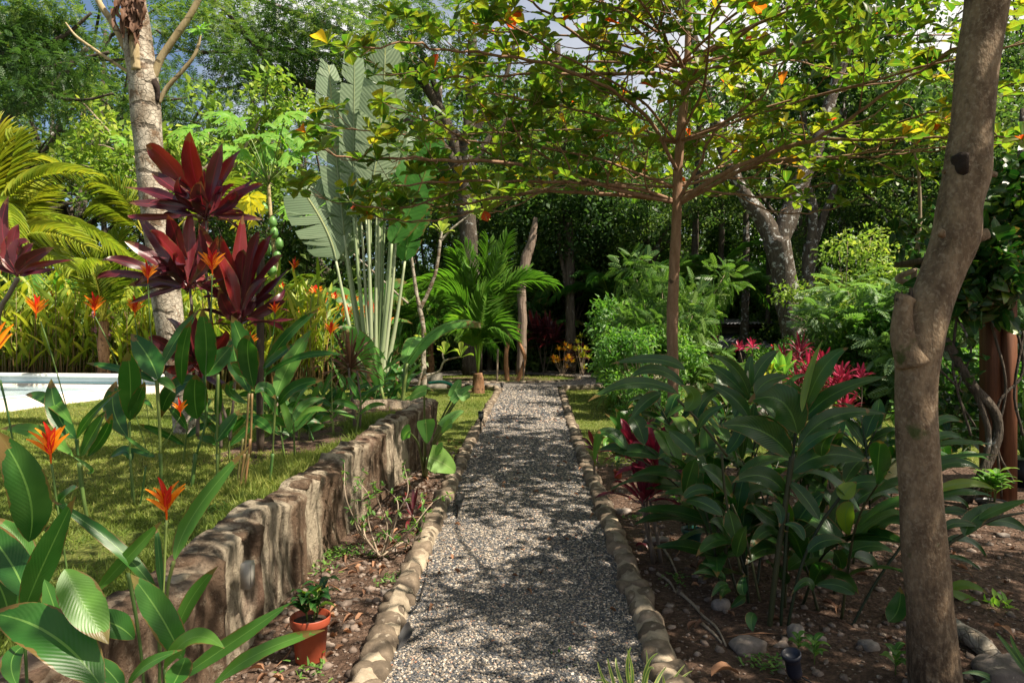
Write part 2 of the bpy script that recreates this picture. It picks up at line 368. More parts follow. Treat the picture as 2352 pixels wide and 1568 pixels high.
def barkmat(name, a, b, patch=None, pt=.6, ps=14, stretch=(6, 6, 1.5), bs=.6, bd=.02, moss=0, pw=.05, rings=0, rough=.85, cracks=0, base=None):
    m, nt = newmat(name); T = NT(nt)
    n1 = T.noise(2.2, 6, T.vec(*stretch)); n2 = T.noise(11, 5, T.vec(*stretch))
    col = T.mix(T.ramp(n1, [(.35, 0.), (.65, 1.)]), a, b); h = T.math('ADD', T.math('MULTIPLY', n1, .5), n2)
    col = T.mix(T.ramp(n2, [(.4, 0.), (.8, .5)]), col, [x * .35 for x in a])
    if patch:
        pn = T.noise(ps, 5, None, .65, .5); f = T.ramp(pn, [(pt, 0.), (pt + pw, 1.)]); col = T.mix(T.math('MULTIPLY', f, .85), col, patch)
    if cracks:
        v = T.n('ShaderNodeTexVoronoi', feature='DISTANCE_TO_EDGE', inp={'Scale': cracks, 'Vector': T.vec(1, 1, 1.4)})
        f = T.ramp(v.outputs['Distance'], [(0, 1.), (.07, 0.)]); col = T.mix(T.math('MULTIPLY', f, .55), col, [x * .3 for x in a]); h = T.math('SUBTRACT', h, T.math('MULTIPLY', f, .5))
    if rings:
        z = T.n('ShaderNodeSeparateXYZ', inp={0: T.n('ShaderNodeTexCoord').outputs['Object']}).outputs[2]
        rz_ = T.math('SINE', T.math('ADD', T.math('MULTIPLY', z, rings), T.math('MULTIPLY', T.noise(3, 3), 9)))
        f = T.ramp(rz_, [(.82, 0.), (.95, 1.)]); f = T.math('MULTIPLY', f, T.ramp(T.noise(7, 2), [(.45, 0.), (.55, 1.)]))
        col = T.mix(T.math('MULTIPLY', f, .8), col, [x * .28 for x in a]); h = T.math('SUBTRACT', h, T.math('MULTIPLY', f, 1.2))
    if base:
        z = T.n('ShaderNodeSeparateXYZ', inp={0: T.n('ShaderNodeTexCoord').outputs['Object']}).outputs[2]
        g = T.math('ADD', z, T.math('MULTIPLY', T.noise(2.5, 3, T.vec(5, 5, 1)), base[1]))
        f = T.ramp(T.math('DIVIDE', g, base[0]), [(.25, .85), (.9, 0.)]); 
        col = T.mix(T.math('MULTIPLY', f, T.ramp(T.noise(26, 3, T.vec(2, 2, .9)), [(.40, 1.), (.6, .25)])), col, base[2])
    if moss:
        f = T.ramp(T.noise(5, 5), [(moss, 0.), (moss + .06, 1.)]); col = T.mix(T.math('MULTIPLY', f, .8), col, (.035, .06, .01))
    T.out(col, rough, h, bs, bd, .2); return m
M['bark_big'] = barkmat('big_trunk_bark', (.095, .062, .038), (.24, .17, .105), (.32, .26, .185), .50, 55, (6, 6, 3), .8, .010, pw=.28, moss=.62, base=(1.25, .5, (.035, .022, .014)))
M['bark_white'] = barkmat('pale_trunk_bark', (.20, .16, .115), (.50, .45, .37), (.13, .08, .045), .55, 6, (4, 4, 2), .7, .014, rings=26, cracks=16)
M['bark_limb'] = barkmat('pale_limb_bark', (.30, .23, .12), (.42, .34, .2), None, bs=.3, bd=.006, rings=40)
M['bark_almond'] = barkmat('almond_bark', (.22, .125, .075), (.32, .20, .13), (.05, .035, .02), .62, 7, (9, 9, 2), .6, .006, base=(2.6, .8, (.13, .09, .05)))
M['bark_dark'] = barkmat('forest_bark', (.06, .048, .036), (.13, .105, .08), (.34, .34, .32), .61, 5, (5, 5, 1), 1, .05)
M['bark_lichen'] = barkmat('lichen_bark', (.07, .055, .042), (.15, .12, .09), (.55, .55, .52), .555, 7, (7, 7, 1.5), 1, .05)
M['bark_twig'] = barkmat('twig_bark', (.22, .17, .12), (.38, .30, .22), None, bs=.3, bd=.004)
M['bark_orange'] = barkmat('orange_brown_bark', (.28, .13, .06), (.42, .23, .12), None, bs=.5, bd=.01)
M['bark_stump'] = barkmat('stump_bark', (.16, .11, .08), (.36, .28, .22), (.05, .04, .03), .6, 5, (10, 10, .8), .9, .02)
M['bark_papaya'] = barkmat('papaya_bark', (.34, .26, .13), (.48, .38, .22), None, bs=.4, bd=.01, rings=30)
M['bark_coco'] = barkmat('palm_fibre_bark', (.20, .10, .05), (.35, .2, .11), (.06, .03, .02), .55, 12, (12, 12, 2), .9, .02)
M['woodpost'] = barkmat('red_brown_wood', (.10, .04, .02), (.17, .07, .035), None, stretch=(14, 14, .7), bs=.3, bd=.005, rough=.6)
M['greypost'] = barkmat('weathered_wood', (.055, .04, .03), (.12, .09, .07), None, stretch=(14, 14, .6), bs=.6, bd=.01)
def simple(name, col, rough=.5, nscale=0, amt=.3, bump=0, spec=.4, metal=0):
    m, nt = newmat(name); T = NT(nt); c = col; b = None
    if nscale:
        f = T.noise(nscale, 5); c = T.mix(T.ramp(f, [(.35, 0.), (.7, amt)]), col, [x * .35 for x in col]); b = f
    p = T.out(c, rough, b if bump else None, .5, bump, spec); p.inputs['Metallic'].default_value = metal; return m
def stem_mat(name, a, b):
    m, nt = newmat(name); T = NT(nt); ti = T.n('ShaderNodeAttribute', attribute_name='tint').outputs['Fac']
    T.out(T.mix(T.math('ADD', T.math('MULTIPLY', T.noise(6, 3, T.vec(8, 8, 1)), .8), T.math('MULTIPLY', T.math('SUBTRACT', ti, .5), .8)), a, b), .5, spec=.35); return m
M['stem'] = stem_mat('green_stem', (.035, .10, .02), (.20, .24, .06))
M['stembr'] = stem_mat('brown_stem', (.10, .10, .03), (.28, .14, .06))
M['stemdk'] = stem_mat('dark_stem', (.012, .022, .008), (.06, .055, .02))
M['petiole'] = stem_mat('pale_petiole', (.17, .24, .10), (.40, .43, .28))
M['pin'] = leafmat('pinnate_leaf', [(0, (.022, .075, .016)), (.6, (.07, .16, .03)), (1, (.28, .36, .08))], rough=.4, trans=.35, tcol=(1.6, 1.8, .9), stripe=0, rib=.1)
M['cordstem'] = stem_mat('cordyline_stem', (.09, .07, .055), (.17, .13, .10))
# ground: grass and soil by mask
m, nt = newmat('ground_soil_and_turf'); T = NT(nt)
ti = T.n('ShaderNodeAttribute', attribute_name='tint').outputs['Fac']
msk = T.math('ADD', ti, T.math('MULTIPLY', T.math('SUBTRACT', T.noise(3.5, 6), .5), .9))
mf = T.ramp(msk, [(.42, 0.), (.58, 1.)])
g = T.mix(T.ramp(T.noise(1.4, 5), [(.3, 0.), (.7, 1.)]), (.09, .125, .022), (.21, .215, .06)); g = T.mix(T.ramp(T.noise(40, 3), [(.35, .7), (.65, 0.)]), g, (.05, .075, .015))
sv = T.n('ShaderNodeTexVoronoi', inp={'Scale': 38, 'Vector': T.n('ShaderNodeTexCoord').outputs['Object']})
s_ = T.mix(T.ramp(T.noise(2.1, 7), [(.3, 0.), (.7, 1.)]), (.085, .052, .036), (.20, .132, .095)); s_ = T.mix(T.ramp(T.noise(24, 5, None, .7), [(.42, .75), (.62, 0.)]), s_, (.05, .032, .024))
s_ = T.mix(T.ramp(T.noise(31, 2), [(.66, 0.), (.70, .8)]), s_, (.36, .30, .25))
hh = T.math('ADD', T.noise(14, 8, None, .7), T.math('MULTIPLY', sv.outputs['Distance'], -.5))
T.out(T.mix(mf, g, s_), .95, hh, 1, .05, .1); M['ground'] = m
# gravel
m, nt = newmat('gravel_bed'); T = NT(nt)
v = T.n('ShaderNodeTexVoronoi', inp={'Scale': 52, 'Randomness': 1.0, 'Vector': T.n('ShaderNodeTexCoord').outputs['Object']})
r = T.n('ShaderNodeSeparateColor', inp={0: v.outputs['Color']}).outputs[0]
col = T.ramp(r, [(0, (.035, .04, .048)), (.35, (.07, .075, .085)), (.55, (.13, .12, .11)), (.75, (.26, .21, .16)), (.9, (.42, .36, .29)), (1, (.5, .45, .4))])
col = T.mix(T.ramp(v.outputs['Distance'], [(.35, 0.), (.75, .85)]), col, (.02, .018, .015))
T.out(col, .8, T.math('SUBTRACT', 1, v.outputs['Distance']), 1, .012, .3); M['gravel'] = m
m, nt = newmat('pebble'); T = NT(nt); ti = T.n('ShaderNodeAttribute', attribute_name='tint').outputs['Fac']
col = T.ramp(ti, [(0, (.038, .041, .046)), (.36, (.070, .075, .084)), (.56, (.13, .122, .113)), (.74, (.22, .175, .13)), (.88, (.36, .305, .24)), (.97, (.50, .45, .39)), (1, (.30, .14, .08))])
T.out(col, .75, T.noise(90, 2), .3, .002, .3); M['pebble'] = m
def stonemat(name, a, b, mort=None):
    m, nt = newmat(name); T = NT(nt); ti = T.n('ShaderNodeAttribute', attribute_name='tint').outputs['Fac']
    c = T.mix(ti, a, b); c = T.mix(T.ramp(T.noise(9, 6, None, .65), [(.4, .7), (.62, 0.)]), c, [x * .4 for x in a])
    c = T.mix(T.ramp(T.noise(24, 4), [(.62, 0.), (.7, .5)]), c, (.42, .36, .28)); T.out(c, .85, T.noise(18, 7, None, .65), .7, .012, .25); return m
M['stone'] = stonemat('kerb_stone', (.11, .085, .06), (.27, .205, .145))
M['mortar'] = stonemat('sandy_mortar', (.30, .24, .17), (.40, .33, .24))
# retaining wall: streaked render and rock
m, nt = newmat('wall_rock_and_render'); T = NT(nt); ti = T.n('ShaderNodeAttribute', attribute_name='tint').outputs['Fac']
n1 = T.noise(1, 8, T.vec(7, 7, 1.3), .65); n2 = T.noise(11, 9, None, .75)
c = T.mix(T.ramp(ti, [(.3, 0.), (.75, 1.)]), (.18, .12, .08), (.50, .42, .31))
c = T.mix(T.ramp(n1, [(.40, .85), (.52, 0.)]), c, (.065, .042, .028)); c = T.mix(T.ramp(n2, [(.54, 0.), (.62, .7)]), c, (.40, .33, .24))
c = T.mix(T.ramp(T.noise(2.3, 4), [(.6, 0.), (.75, .4)]), c, (.28, .15, .12)); c = T.mix(T.ramp(T.noise(30, 4), [(.3, .6), (.45, 0.)]), c, (.04, .03, .02))
T.out(c, .92, T.math('ADD', T.math('MULTIPLY', n2, 1.6), n1), 1, .06, .12); M['wall'] = m
M['plaster'] = simple('cream_plaster', (.62, .55, .46), .85, 3, .25, .004)
M['coping'] = simple('white_coping', (.72, .72, .70), .6, 4, .15)
M['tile'] = simple('pool_tile_stripe', (.20, .42, .46), .25)
M['poolwhite'] = simple('pool_white_finish', (.62, .68, .72), .4, 2, .2)
m, nt = newmat('pool_water'); T = NT(nt); T.out((.42, .52, .54), .12, T.noise(6, 3), .15, .02, .6); M['water'] = m
M['terra'] = simple('terracotta_plastic', (.33, .065, .03), .45, 9, .35)
M['greenpot'] = simple('green_plastic', (.012, .075, .06), .4, 9, .3)
M['black'] = simple('black_plastic', (.012, .013, .016), .4, 20, .3)
M['bluepl'] = simple('dark_blue_plastic', (.010, .012, .022), .4)
M['white'] = simple('white_plastic', (.33, .31, .27), .6, 12, .35)
M['soil'] = simple('potting_soil', (.05, .032, .022), .95, 30, .7, .02)
M['hose'] = simple('green_hose', (.03, .30, .20), .4)
M['glass'] = simple('frosted_lamp_glass', (.6, .6, .55), .25)
M['concrete'] = simple('mossy_concrete', (.22, .20, .16), .9, 7, .6, .01)
M['beige'] = simple('beige_render', (.48, .42, .34), .85, 2, .3)
M['brownw'] = simple('brown_fascia', (.13, .075, .045), .7, 5, .4)
m, nt = newmat('corrugated_roofing'); T = NT(nt)
T.out(T.mix(T.ramp(T.noise(2, 5), [(.4, 0.), (.7, .5)]), (.13, .14, .16), (.20, .18, .17)), .5, spec=.4); M['roof'] = m
M['fruit'] = simple('green_papaya', (.11, .24, .06), .4, 6, .2)
M['rockm'] = stonemat('garden_rock', (.15, .125, .11), (.34, .29, .25))
M['rope'] = simple('dark_cable', (.012, .011, .012), .6)
M['pink'] = simple('pink_flower', (.65, .05, .15), .5)
# ------------------------------------------------------------ ground, paths, lawn
def pathL(y): return np.interp(y, [1, 3.17, 5.3, 9.6, 14, 19], [-.60, -.60, -.595, -.557, -.45, -.315])
def pathR(y): return np.interp(y, [1, 3.17, 5.3, 9.6, 14, 19], [.64, .655, .74, .88, 1.08, 1.32])
ICX, ICY, IRX, IRY = -.45, 24.3, 2.9, 2.5
def soilmask(x, y):
    u = x - wallx(y)
    m = np.zeros_like(x, float) + .20 + .10 * nz(x, y, 1.6)
    m = np.maximum(m, ((u > -.1) & (x < -.5) & (y < 9.3)) * sstep((9.6 - y) / 2) * 1.0)
    m = np.maximum(m, (x > .6) * sstep((9.3 - y + .2 * nz(x, y, 1)) / 2.0) * (1 - sstep((x - 3.2) / 2.) * .0))
    m = np.maximum(m, .62 * (u < -.1) * (u > -1.3) * sstep((y - 4.6) / 1.5) * sstep((10.3 - y) / 1))
    m = np.maximum(m, sstep((y - 29) / 5)); m = np.maximum(m, sstep((x - 9) / 3) * .9)
    d = np.hypot((x - ICX) / (IRX), (y - ICY) / (IRY)); m = np.maximum(m, .55 * (d < .8))
    m = np.maximum(m, .85 * np.exp(-((x + 1.3) ** 2 + (y - 19.0) ** 2) / .5))
    return m
def seg(*a): return np.concatenate([np.linspace(p, q, n, endpoint=False) for p, q, n in a] + [[a[-1][1]]])
us = seg((-90, -30, 12), (-30, -8, 40), (-8, -.05, 66), (-.05, .05, 2), (.05, 8, 66), (8, 30, 40), (30, 90, 12))
ys = seg((-12, 1, 14), (1, 9.57, 72), (9.57, 9.63, 1), (9.63, 14, 36), (14, 34, 70), (34, 110, 24))
Ug, Yg = np.meshgrid(us, ys); Xg = Ug + (wallx(Yg) - .13)
mb = MB(); v = np.stack([Xg, Yg, H(Xg, Yg)], -1)
mb.add(v.reshape(-1, 3), grid_q(len(ys), len(us)), None, None, soilmask(Xg, Yg).ravel())
g = mb.build('ground', M['ground']); tag(g, kind='structure')
mb = MB(); yy = np.linspace(.4, 21.6, 160); uu = np.linspace(0, 1, 9)
X = (pathL(yy)[:, None] - .03) * (1 - uu) + (pathR(yy)[:, None] + .03) * uu; Y = np.repeat(yy[:, None], 9, 1)
Z = .012 + .008 * nz(X, Y, 2.5) + .02 * np.sin(PI * uu)[None]
mb.add(np.stack([X, Y, Z + .01], -1).reshape(-1, 3), grid_q(160, 9))
tag(mb.build('gravel_path', M['gravel']), kind='structure')
mb = MB(); th = np.linspace(0, 2 * PI, 120); rr = np.linspace(0, 1, 5)
RX = IRX + rr * 1.7; RY = IRY + rr * 1.75
X = ICX + np.cos(th)[:, None] * RX; Y = ICY + np.sin(th)[:, None] * RY
mb.add(np.stack([X, Y, np.full_like(X, .045)], -1).reshape(-1, 3), grid_q(120, 5)[:, ::-1])
xs = np.linspace(2.5, 16, 40); X = np.stack([xs, xs], 1); c = 21.3 + .02 * (xs - 2.5) ** 2 - .12 * (xs - 2.5); Y = np.stack([c - .75, c + .75], 1)
mb.add(np.stack([X, Y, np.full_like(X, .052)], -1).reshape(-1, 3), grid_q(40, 2)[:, ::-1])
tag(mb.build('ring_path', M['gravel']), kind='structure')
# loose pebbles
def pebble_t():
    t = (1 + 5 ** .5) / 2
    v = nrm(np.array([[-1, t, 0], [1, t, 0], [-1, -t, 0], [1, -t, 0], [0, -1, t], [0, 1, t], [0, -1, -t], [0, 1, -t], [t, 0, -1], [t, 0, 1], [-t, 0, -1], [-t, 0, 1]]))
    f = [[0, 11, 5], [0, 5, 1], [0, 1, 7], [0, 7, 10], [0, 10, 11], [1, 5, 9], [5, 11, 4], [11, 10, 2], [10, 7, 6], [7, 1, 8], [3, 9, 4], [3, 4, 2], [3, 2, 6], [3, 6, 8], [3, 8, 9], [4, 9, 5], [2, 4, 11], [6, 2, 10], [8, 6, 7], [9, 8, 1]]
    return v, np.array(f)
PV, PF = pebble_t()
def pebbles(mb, x, y, z, s, tint, flat=.6):
    n = len(x); a = rng.random(n) * 6.28; sx = s * (.7 + .7 * rng.random(n)); sy = s * (.6 + .5 * rng.random(n)); sz = s * flat * (.7 + .5 * rng.random(n))
    jit = 1 + .22 * rng.normal(size=(n, 12, 1)).clip(-1.5, 1.5)
    v = PV[None] * jit * np.stack([sx, sy, sz], -1)[:, None]
    ca, sa = np.cos(a)[:, None], np.sin(a)[:, None]; til = (rng.random(n) - .5)[:, None] * .9
    vx = v[..., 0] * ca - v[..., 1] * sa; vy = v[..., 0] * sa + v[..., 1] * ca; vz = v[..., 2] + vx * til * .5
    V = np.stack([vx + x[:, None], vy + y[:, None], vz + z[:, None]], -1)
    mb.add(V.reshape(-1, 3), None, (PF[None] + (np.arange(n) * 12)[:, None, None]).reshape(-1, 3), None, np.repeat(tint, 12))
mb = MB()
for (y0, y1, n, s) in ((2.4, 4.2, 42000, .0066), (4.2, 7, 42000, .0080), (7, 12, 26000, .012), (12, 21, 12000, .02)):
    y = y0 + (y1 - y0) * rng.random(n); f = rng.random(n); x = pathL(y) * (1 - f) + pathR(y) * f
    z = .022 + .008 * nz(x, y, 2.5) + .02 * np.sin(PI * f) + .006 * rng.random(n)
    pebbles(mb, x, y, z, s * (.7 + .6 * rng.random(n)), rng.random(n))
tag(mb.build('gravel', M['pebble'], smooth=False), 'blue-grey and tan gravel covering the straight path', 'gravel', kind='stuff')
# soil stones and clods
mb = MB()
n = 5200; y = 2.3 + 7 * rng.random(n) ** 1.4; sd = rng.random(n) < .68
x = np.where(sd, pathR(y) + .12 + 4.0 * rng.random(n), wallx(y) + .05 + rng.random(n) * (pathL(y) - wallx(y) - .15))
pebbles(mb, x, y, H(x, y) + .003, .006 + .028 * rng.random(n) ** 4, np.where(rng.random(n) < .65, .3 * rng.random(n) + .35, .62 + .3 * rng.random(n)), .7)
M['clod'] = stonemat('soil_clod', (.09, .055, .04), (.36, .29, .24))
tag(mb.build('rubble', M['clod']), 'small stones and clods scattered over the brown soil beds', 'rubble', kind='stuff')
# kerb stones
def stone_mesh(mb, c, ax, s, tint, seed):
    rs = np.random.RandomState(abs(int(seed))); nu, nv = 9, 12
    th = np.linspace(0, PI, nu)[:, None]; ph = np.linspace(0, 2 * PI, nv, endpoint=False)[None]
    x = np.sin(th) * np.cos(ph); y = np.sin(th) * np.sin(ph); z = np.cos(th) + 0 * ph
    v = np.stack([x, y, z], -1); v = np.sign(v) * np.abs(v) ** .55
    q = rs.rand(6) * 6; k = 1 + .09 * np.sin(3 * v[..., 0] + q[0] + 2 * v[..., 1]) + .07 * np.sin(4 * v[..., 1] + q[1]) + .06 * np.sin(5 * v[..., 2] + q[2] + 2 * v[..., 0])
    v = v * k[..., None] * np.array(s) / 2
    ax = math.atan2(ax[1], ax[0]) + rs.uniform(-.12, .12); ca, sa = math.cos(ax), math.sin(ax)
    vv = np.stack([v[..., 0] * ca - v[..., 1] * sa, v[..., 0] * sa + v[..., 1] * ca, v[..., 2]], -1) + np.array(c)
    mb.add(vv.reshape(-1, 3), grid_q(nu, nv, True)[:, ::-1], None, None, tint)
def edging(pts, label, w=.15, h=.15, ls=.15, grow=0.0, ztop=.09):
    pts = np.array(pts, float); cum = np.concatenate([[0], np.cumsum(np.hypot(*np.diff(pts, axis=0).T))])
    t = thing('stone_edging', label, 'path edging', (pts[0][0], pts[0][1], 0))
    s = 0; i = 0; mm = MB()
    n = max(int(cum[-1] / .08), 8); q = np.stack([np.interp(np.linspace(0, cum[-1], n), cum, pts[:, k]) for k in (0, 1)], 1)
    tube(mm, np.column_stack([q, np.full(n, ztop - w * .48) + .008 * nz(q[:, 0], q[:, 1], 6)]), w * .47, 10, n, wob=.12, seed=i); mm.build('mortar', M['mortar'], t)
    while s < cum[-1] and i < 99:
        L_ = ls * random.uniform(.8, 1.45) * (1 + grow * s); c = s + L_ / 2
        x, y = (np.interp(c, cum, pts[:, k]) for k in (0, 1)); x2, y2 = (np.interp(c + .05, cum, pts[:, k]) for k in (0, 1))
        m_ = MB(); stone_mesh(m_, (x + random.uniform(-.012, .012), y, ztop - h / 2 + random.uniform(-.01, .014)), (x2 - x, y2 - y), (L_ * .98, w * random.uniform(.92, 1.25), h * random.uniform(.95, 1.15)), random.random(), i * 7 + int(abs(pts[0][0]) * 100))
        m_.build('stone', M['stone'], t); s += L_ * random.uniform(1.06, 1.35); i += 1
    return t
yy = np.linspace(1.9, 19.3, 60)
edging(np.stack([pathL(yy) - .06, yy], 1), 'stone edging with mortar along the left side of the gravel path', .155, .16, .135, .035)
edging(np.stack([pathR(yy) + .06, yy], 1), 'stone edging with mortar along the right side of the gravel path', .155, .16, .135, .035)
def arc(rx, ry, a0, a1, n=50):
    a = np.radians(np.linspace(a0, a1, n)); return np.stack([ICX + rx * np.cos(a), ICY + ry * np.sin(a)], 1)
edging(arc(IRX - .05, IRY - .05, 190, 400), 'curved stone edging round the grass island behind the path', .13, .14, .2, .0, .10)
edging([(pathL(19.3) - .1, 19.35), (-.9, 19.9), (-2.3, 20.5), (-3.9, 22.2)], 'short stone edging branching left beside the young palm', .15, .2, .19, 0, .14)
edging([(1.43, 19.4), (2.0, 19.75), (3.2, 20.0), (5.5, 20.1)], 'stone edging curving right from the end of the path', .15, .2, .19, 0, .14)
edging(arc(IRX + 1.8, IRY + 1.85, 20, 175), 'distant stone edging on the far side of the ring path', .13, .13, .22, 0, .10)
# retaining wall
t = thing('retaining_wall', 'low rough stone and mortar retaining wall with scalloped streaked face left of the path', 'wall', (-1.4, 5, 0))
mb = MB(); n = 900; yw = np.linspace(1.15, 9.6, n)
nprof = 24; TZ = np.interp(yw, [1, 5, 7, 9.6], [.505, .525, .58, .65])
rib = np.zeros(n); top = np.zeros(n); rs = np.random.RandomState(5); y0 = 1.15; tn = np.zeros(n); low = np.zeros(n)
while y0 < 9.6:
    L_ = rs.choice([.12, .16, .22, .30, .38]) * rs.uniform(.85, 1.15); k = (yw >= y0) & (yw < y0 + L_); f = (yw - y0) / L_; pale = rs.rand() < .42
    a = rs.uniform(.01, .03) if pale else rs.uniform(.02, .055); rib[k] = a * np.sin(PI * f[k]) ** .5 + (.0 if pale else .012); top[k] = rs.uniform(-.02, .025) + (.02 if pale else .0) + .025 * np.sin(PI * f[k]) ** .5
    tn[k] = rs.uniform(.75, 1.) if pale else rs.uniform(.1, .5); low[k] = rs.uniform(.0, .035)
    y0 += L_
def sm(a, k=5): return np.convolve(np.pad(a, k, mode='edge'), np.ones(2 * k + 1) / (2 * k + 1), 'valid')
rib = sm(rib, 3); top = sm(top, 4); tn = sm(tn, 4); low = sm(low, 6)
V = np.zeros((n, nprof, 3)); TI = np.zeros((n, nprof)); xf = wallx(yw)
def rough(a, b): return .5 * nz(a * 6, b * 5, 1) + .3 * nz(a * 15, b * 11, 1, 2) + .2 * nz(a * 34, b * 27, 1, 5)
for j in range(nprof):
    if j < 16: f = j / 15; z = -.1 + (TZ + top + .1) * f; x = xf + (rib + .0) * (.45 + .75 * f) + .06 * (1 - f) ** 1.5 - low * np.sin(PI * f) + .030 * rough(yw, z)
    elif j < 21: f = (j - 15) / 5; a = f * PI / 2; z = TZ + top + .04 * np.sin(a) + .010 * rough(yw, np.full(n, f)); x = xf + rib * 1.2 * (1 - f) - .17 * (1 - np.cos(a)) + .01 * rough(yw, z)
    else: f = (j - 20) / 3; z = (TZ + .04 + top) * (1 - f) + .30 * f; x = xf - .17 - .05 * f
    V[:, j] = np.stack([x, yw, np.broadcast_to(z, n)], 1); TI[:, j] = np.clip(tn * (1 if j < 16 else .9) + .30 * rough(yw * .6, np.full(n, j * .05)) - .25 * (j < 6) + .12 * (15 < j < 20), 0, 1)
mb.add(V.reshape(-1, 3), grid_q(n, nprof)[:, ::-1], None, None, TI.ravel())
# end return to the left, ragged
xr = np.linspace(-1.08, -3.4, 60); ribr = np.abs(np.sin(xr * 8)) * .05
V = np.zeros((60, 9, 3))
for j in range(9):
    f = j / 8
    if j < 5: z = -.1 + .78 * j / 4; y = 9.62 + ribr + .04 * (1 - j / 4)
    else: z = .68 - (.0 if j < 7 else .3 * (j - 6)); y = 9.62 + ribr * (1 - (j - 4) / 4) - .28 * (j - 4) / 4
    V[:, j] = np.stack([xr, np.broadcast_to(y, 60), np.full(60, z) + .03 * nz(xr, xr, 4)], 1)
mb.add(V.reshape(-1, 3), grid_q(60, 9), None, None, .55 + .3 * np.repeat(nz(xr, xr, 3), 9))
mb.build('wall_face', M['wall'], t)
mb = MB()
for i in range(44):
    y = 1.5 + i * .185 + rs.uniform(-.05, .05); L_ = rs.uniform(.10, .22)
    tp = float(np.interp(y, yw, top)); stone_mesh(mb, (wallx(y) - .075 + rs.uniform(-.025, .03), y, float(np.interp(y, yw, TZ)) + .008 + tp), (0, 1), (L_, rs.uniform(.10, .15), rs.uniform(.05, .085)), rs.choice([.05, .3, .95]), i + 900)
mb.build('capping', M['wall'], t)
b = thing('outlet_cover', 'small white plastic outlet cover fixed to the wall face', 'outlet cover', (-1.26, 3.9, .42))
mb = MB(); c = P('g', 1706, 820, 3.30); c = np.array([-1.315, F * 0 + 3.45, c[2]])
c = P('g', 1706, 820, 3.36)
box(mb, c + [-.02, 0, 0], (.045, .062, .122)); o1 = mb.build('plate', M['white'], b)
mb = MB(); box(mb, c + [.005, 0, .0], (.008, .044, .10)); mb.build('lid', M['white'], b)
# turf
def tuft_field(name, n, xr, yr, keep, hgt, label, k=3):
    x = rng.uniform(*xr, n); y = rng.uniform(*yr, n) ; kp = keep(x, y); x, y = x[kp], y[kp]
    mb = MB(); N = len(x)
    for j in range(k):
        d = rdir(N); d[:, 2] = np.abs(d[:, 2]) + .45; p = np.stack([x + rng.normal(0, .012, N), y + rng.normal(0, .012, N), H(x, y) - .004], 1)
        tv_ = np.array([[-.5, 0, 0], [.5, 0, 0], [.25, .6, .04], [0, 1., -.12], [-.25, .6, .04]])
        T_ = (np.array([[-.5, 0, 0], [.5, 0, 0], [.0, 1., 0]]), np.array([[0, 1, 2]]), np.array([[0, 0], [1, 0], [.5, 1]]))
        inst(mb, T_, p, d, rdir(N), .006 + 0 * x + .0006 * y, hgt * (.5 + rng.random(N)), np.clip(.5 + .35 * nz(x, y, .9) + .5 * (rng.random(N) - .5), 0, 1))
    tag(mb.build(name, M['grass'], smooth=False), label, 'grass', kind='stuff')
sk0 = lambda x, y: (x < wallx(y) - .2) & (x > wallx(y) - .55 - .3 * nz(y, x, 2)) & (rng.random(len(x)) < .6)
tuft_field('grass', 22000, (-2.3, -1.3), (1.8, 8.8), sk0, .085, 'longer shaded grass growing along the top of the retaining wall')
sk = lambda x, y: soilmask(x, y) + .35 * nz(x, y, 2.3) + .3 * (rng.random(len(x)) - .5) < .45
tuft_field('grass', 60000, (-6.5, -1.5), (2.2, 8.5), lambda x, y: (x < wallx(y) - .24) & sk(x, y), .035, 'short green lawn grass on the raised terrace left of the wall')
tuft_field('grass', 26000, (-8, -.6), (8.5, 19.5), lambda x, y: (x < pathL(y) - .2) & ((y > 9.9) | (x < wallx(y) - .35)) & sk(x, y), .045, 'sunny lawn grass round the palm left of the path', 2)
tuft_field('grass', 26000, (.9, 9), (7.2, 19.5), lambda x, y: (x > pathR(y) + .2) & sk(x, y), .045, 'patchy lawn grass on the right side of the path', 2)
tuft_field('grass', 7000, (-3.2, 2.3), (21.9, 26.7), lambda x, y: (np.hypot((x - ICX) / IRX, (y - ICY) / IRY) < .93) & sk(x, y), .06, 'low grass on the island inside the ring path', 2)
# small weeds at the foot of the wall and in the soil
T3 = merge_t([leaf_t(2, 3, 'hrt', .3)])
mb = MB(); cs = [G('g', 2230, 720), G('g', 2180, 800), G('g', 2290, 690), G('h', 40, 700), G('h', 110, 690), G('h', 330, 880), G('h', 1500, 1480)[:3], G('i', 560, 1440), G('i', 660, 1480), G('h', 2290, 880), G('k', 730, 870), G('k', 1100, 760), G('h', 560, 520), G('g', 1450, 400), G('g', 2090, 1500)]
for c in cs:
    c = np.array(c); n = 34; p = c + np.stack([rng.normal(0, .05, n), rng.normal(0, .05, n), .01 + .04 * rng.random(n)], 1)
    d = rdir(n); d[:, 2] = np.abs(d[:, 2]) * .6 + .1; inst(mb, T3, p, d, [0, 0, 1], .018, .024 + .02 * rng.random(n), rng.random(n))
tag(mb.build('ground_cover', M['mid']), 'small clover-like weeds growing on the soil and at the foot of the wall', 'weeds', kind='stuff')
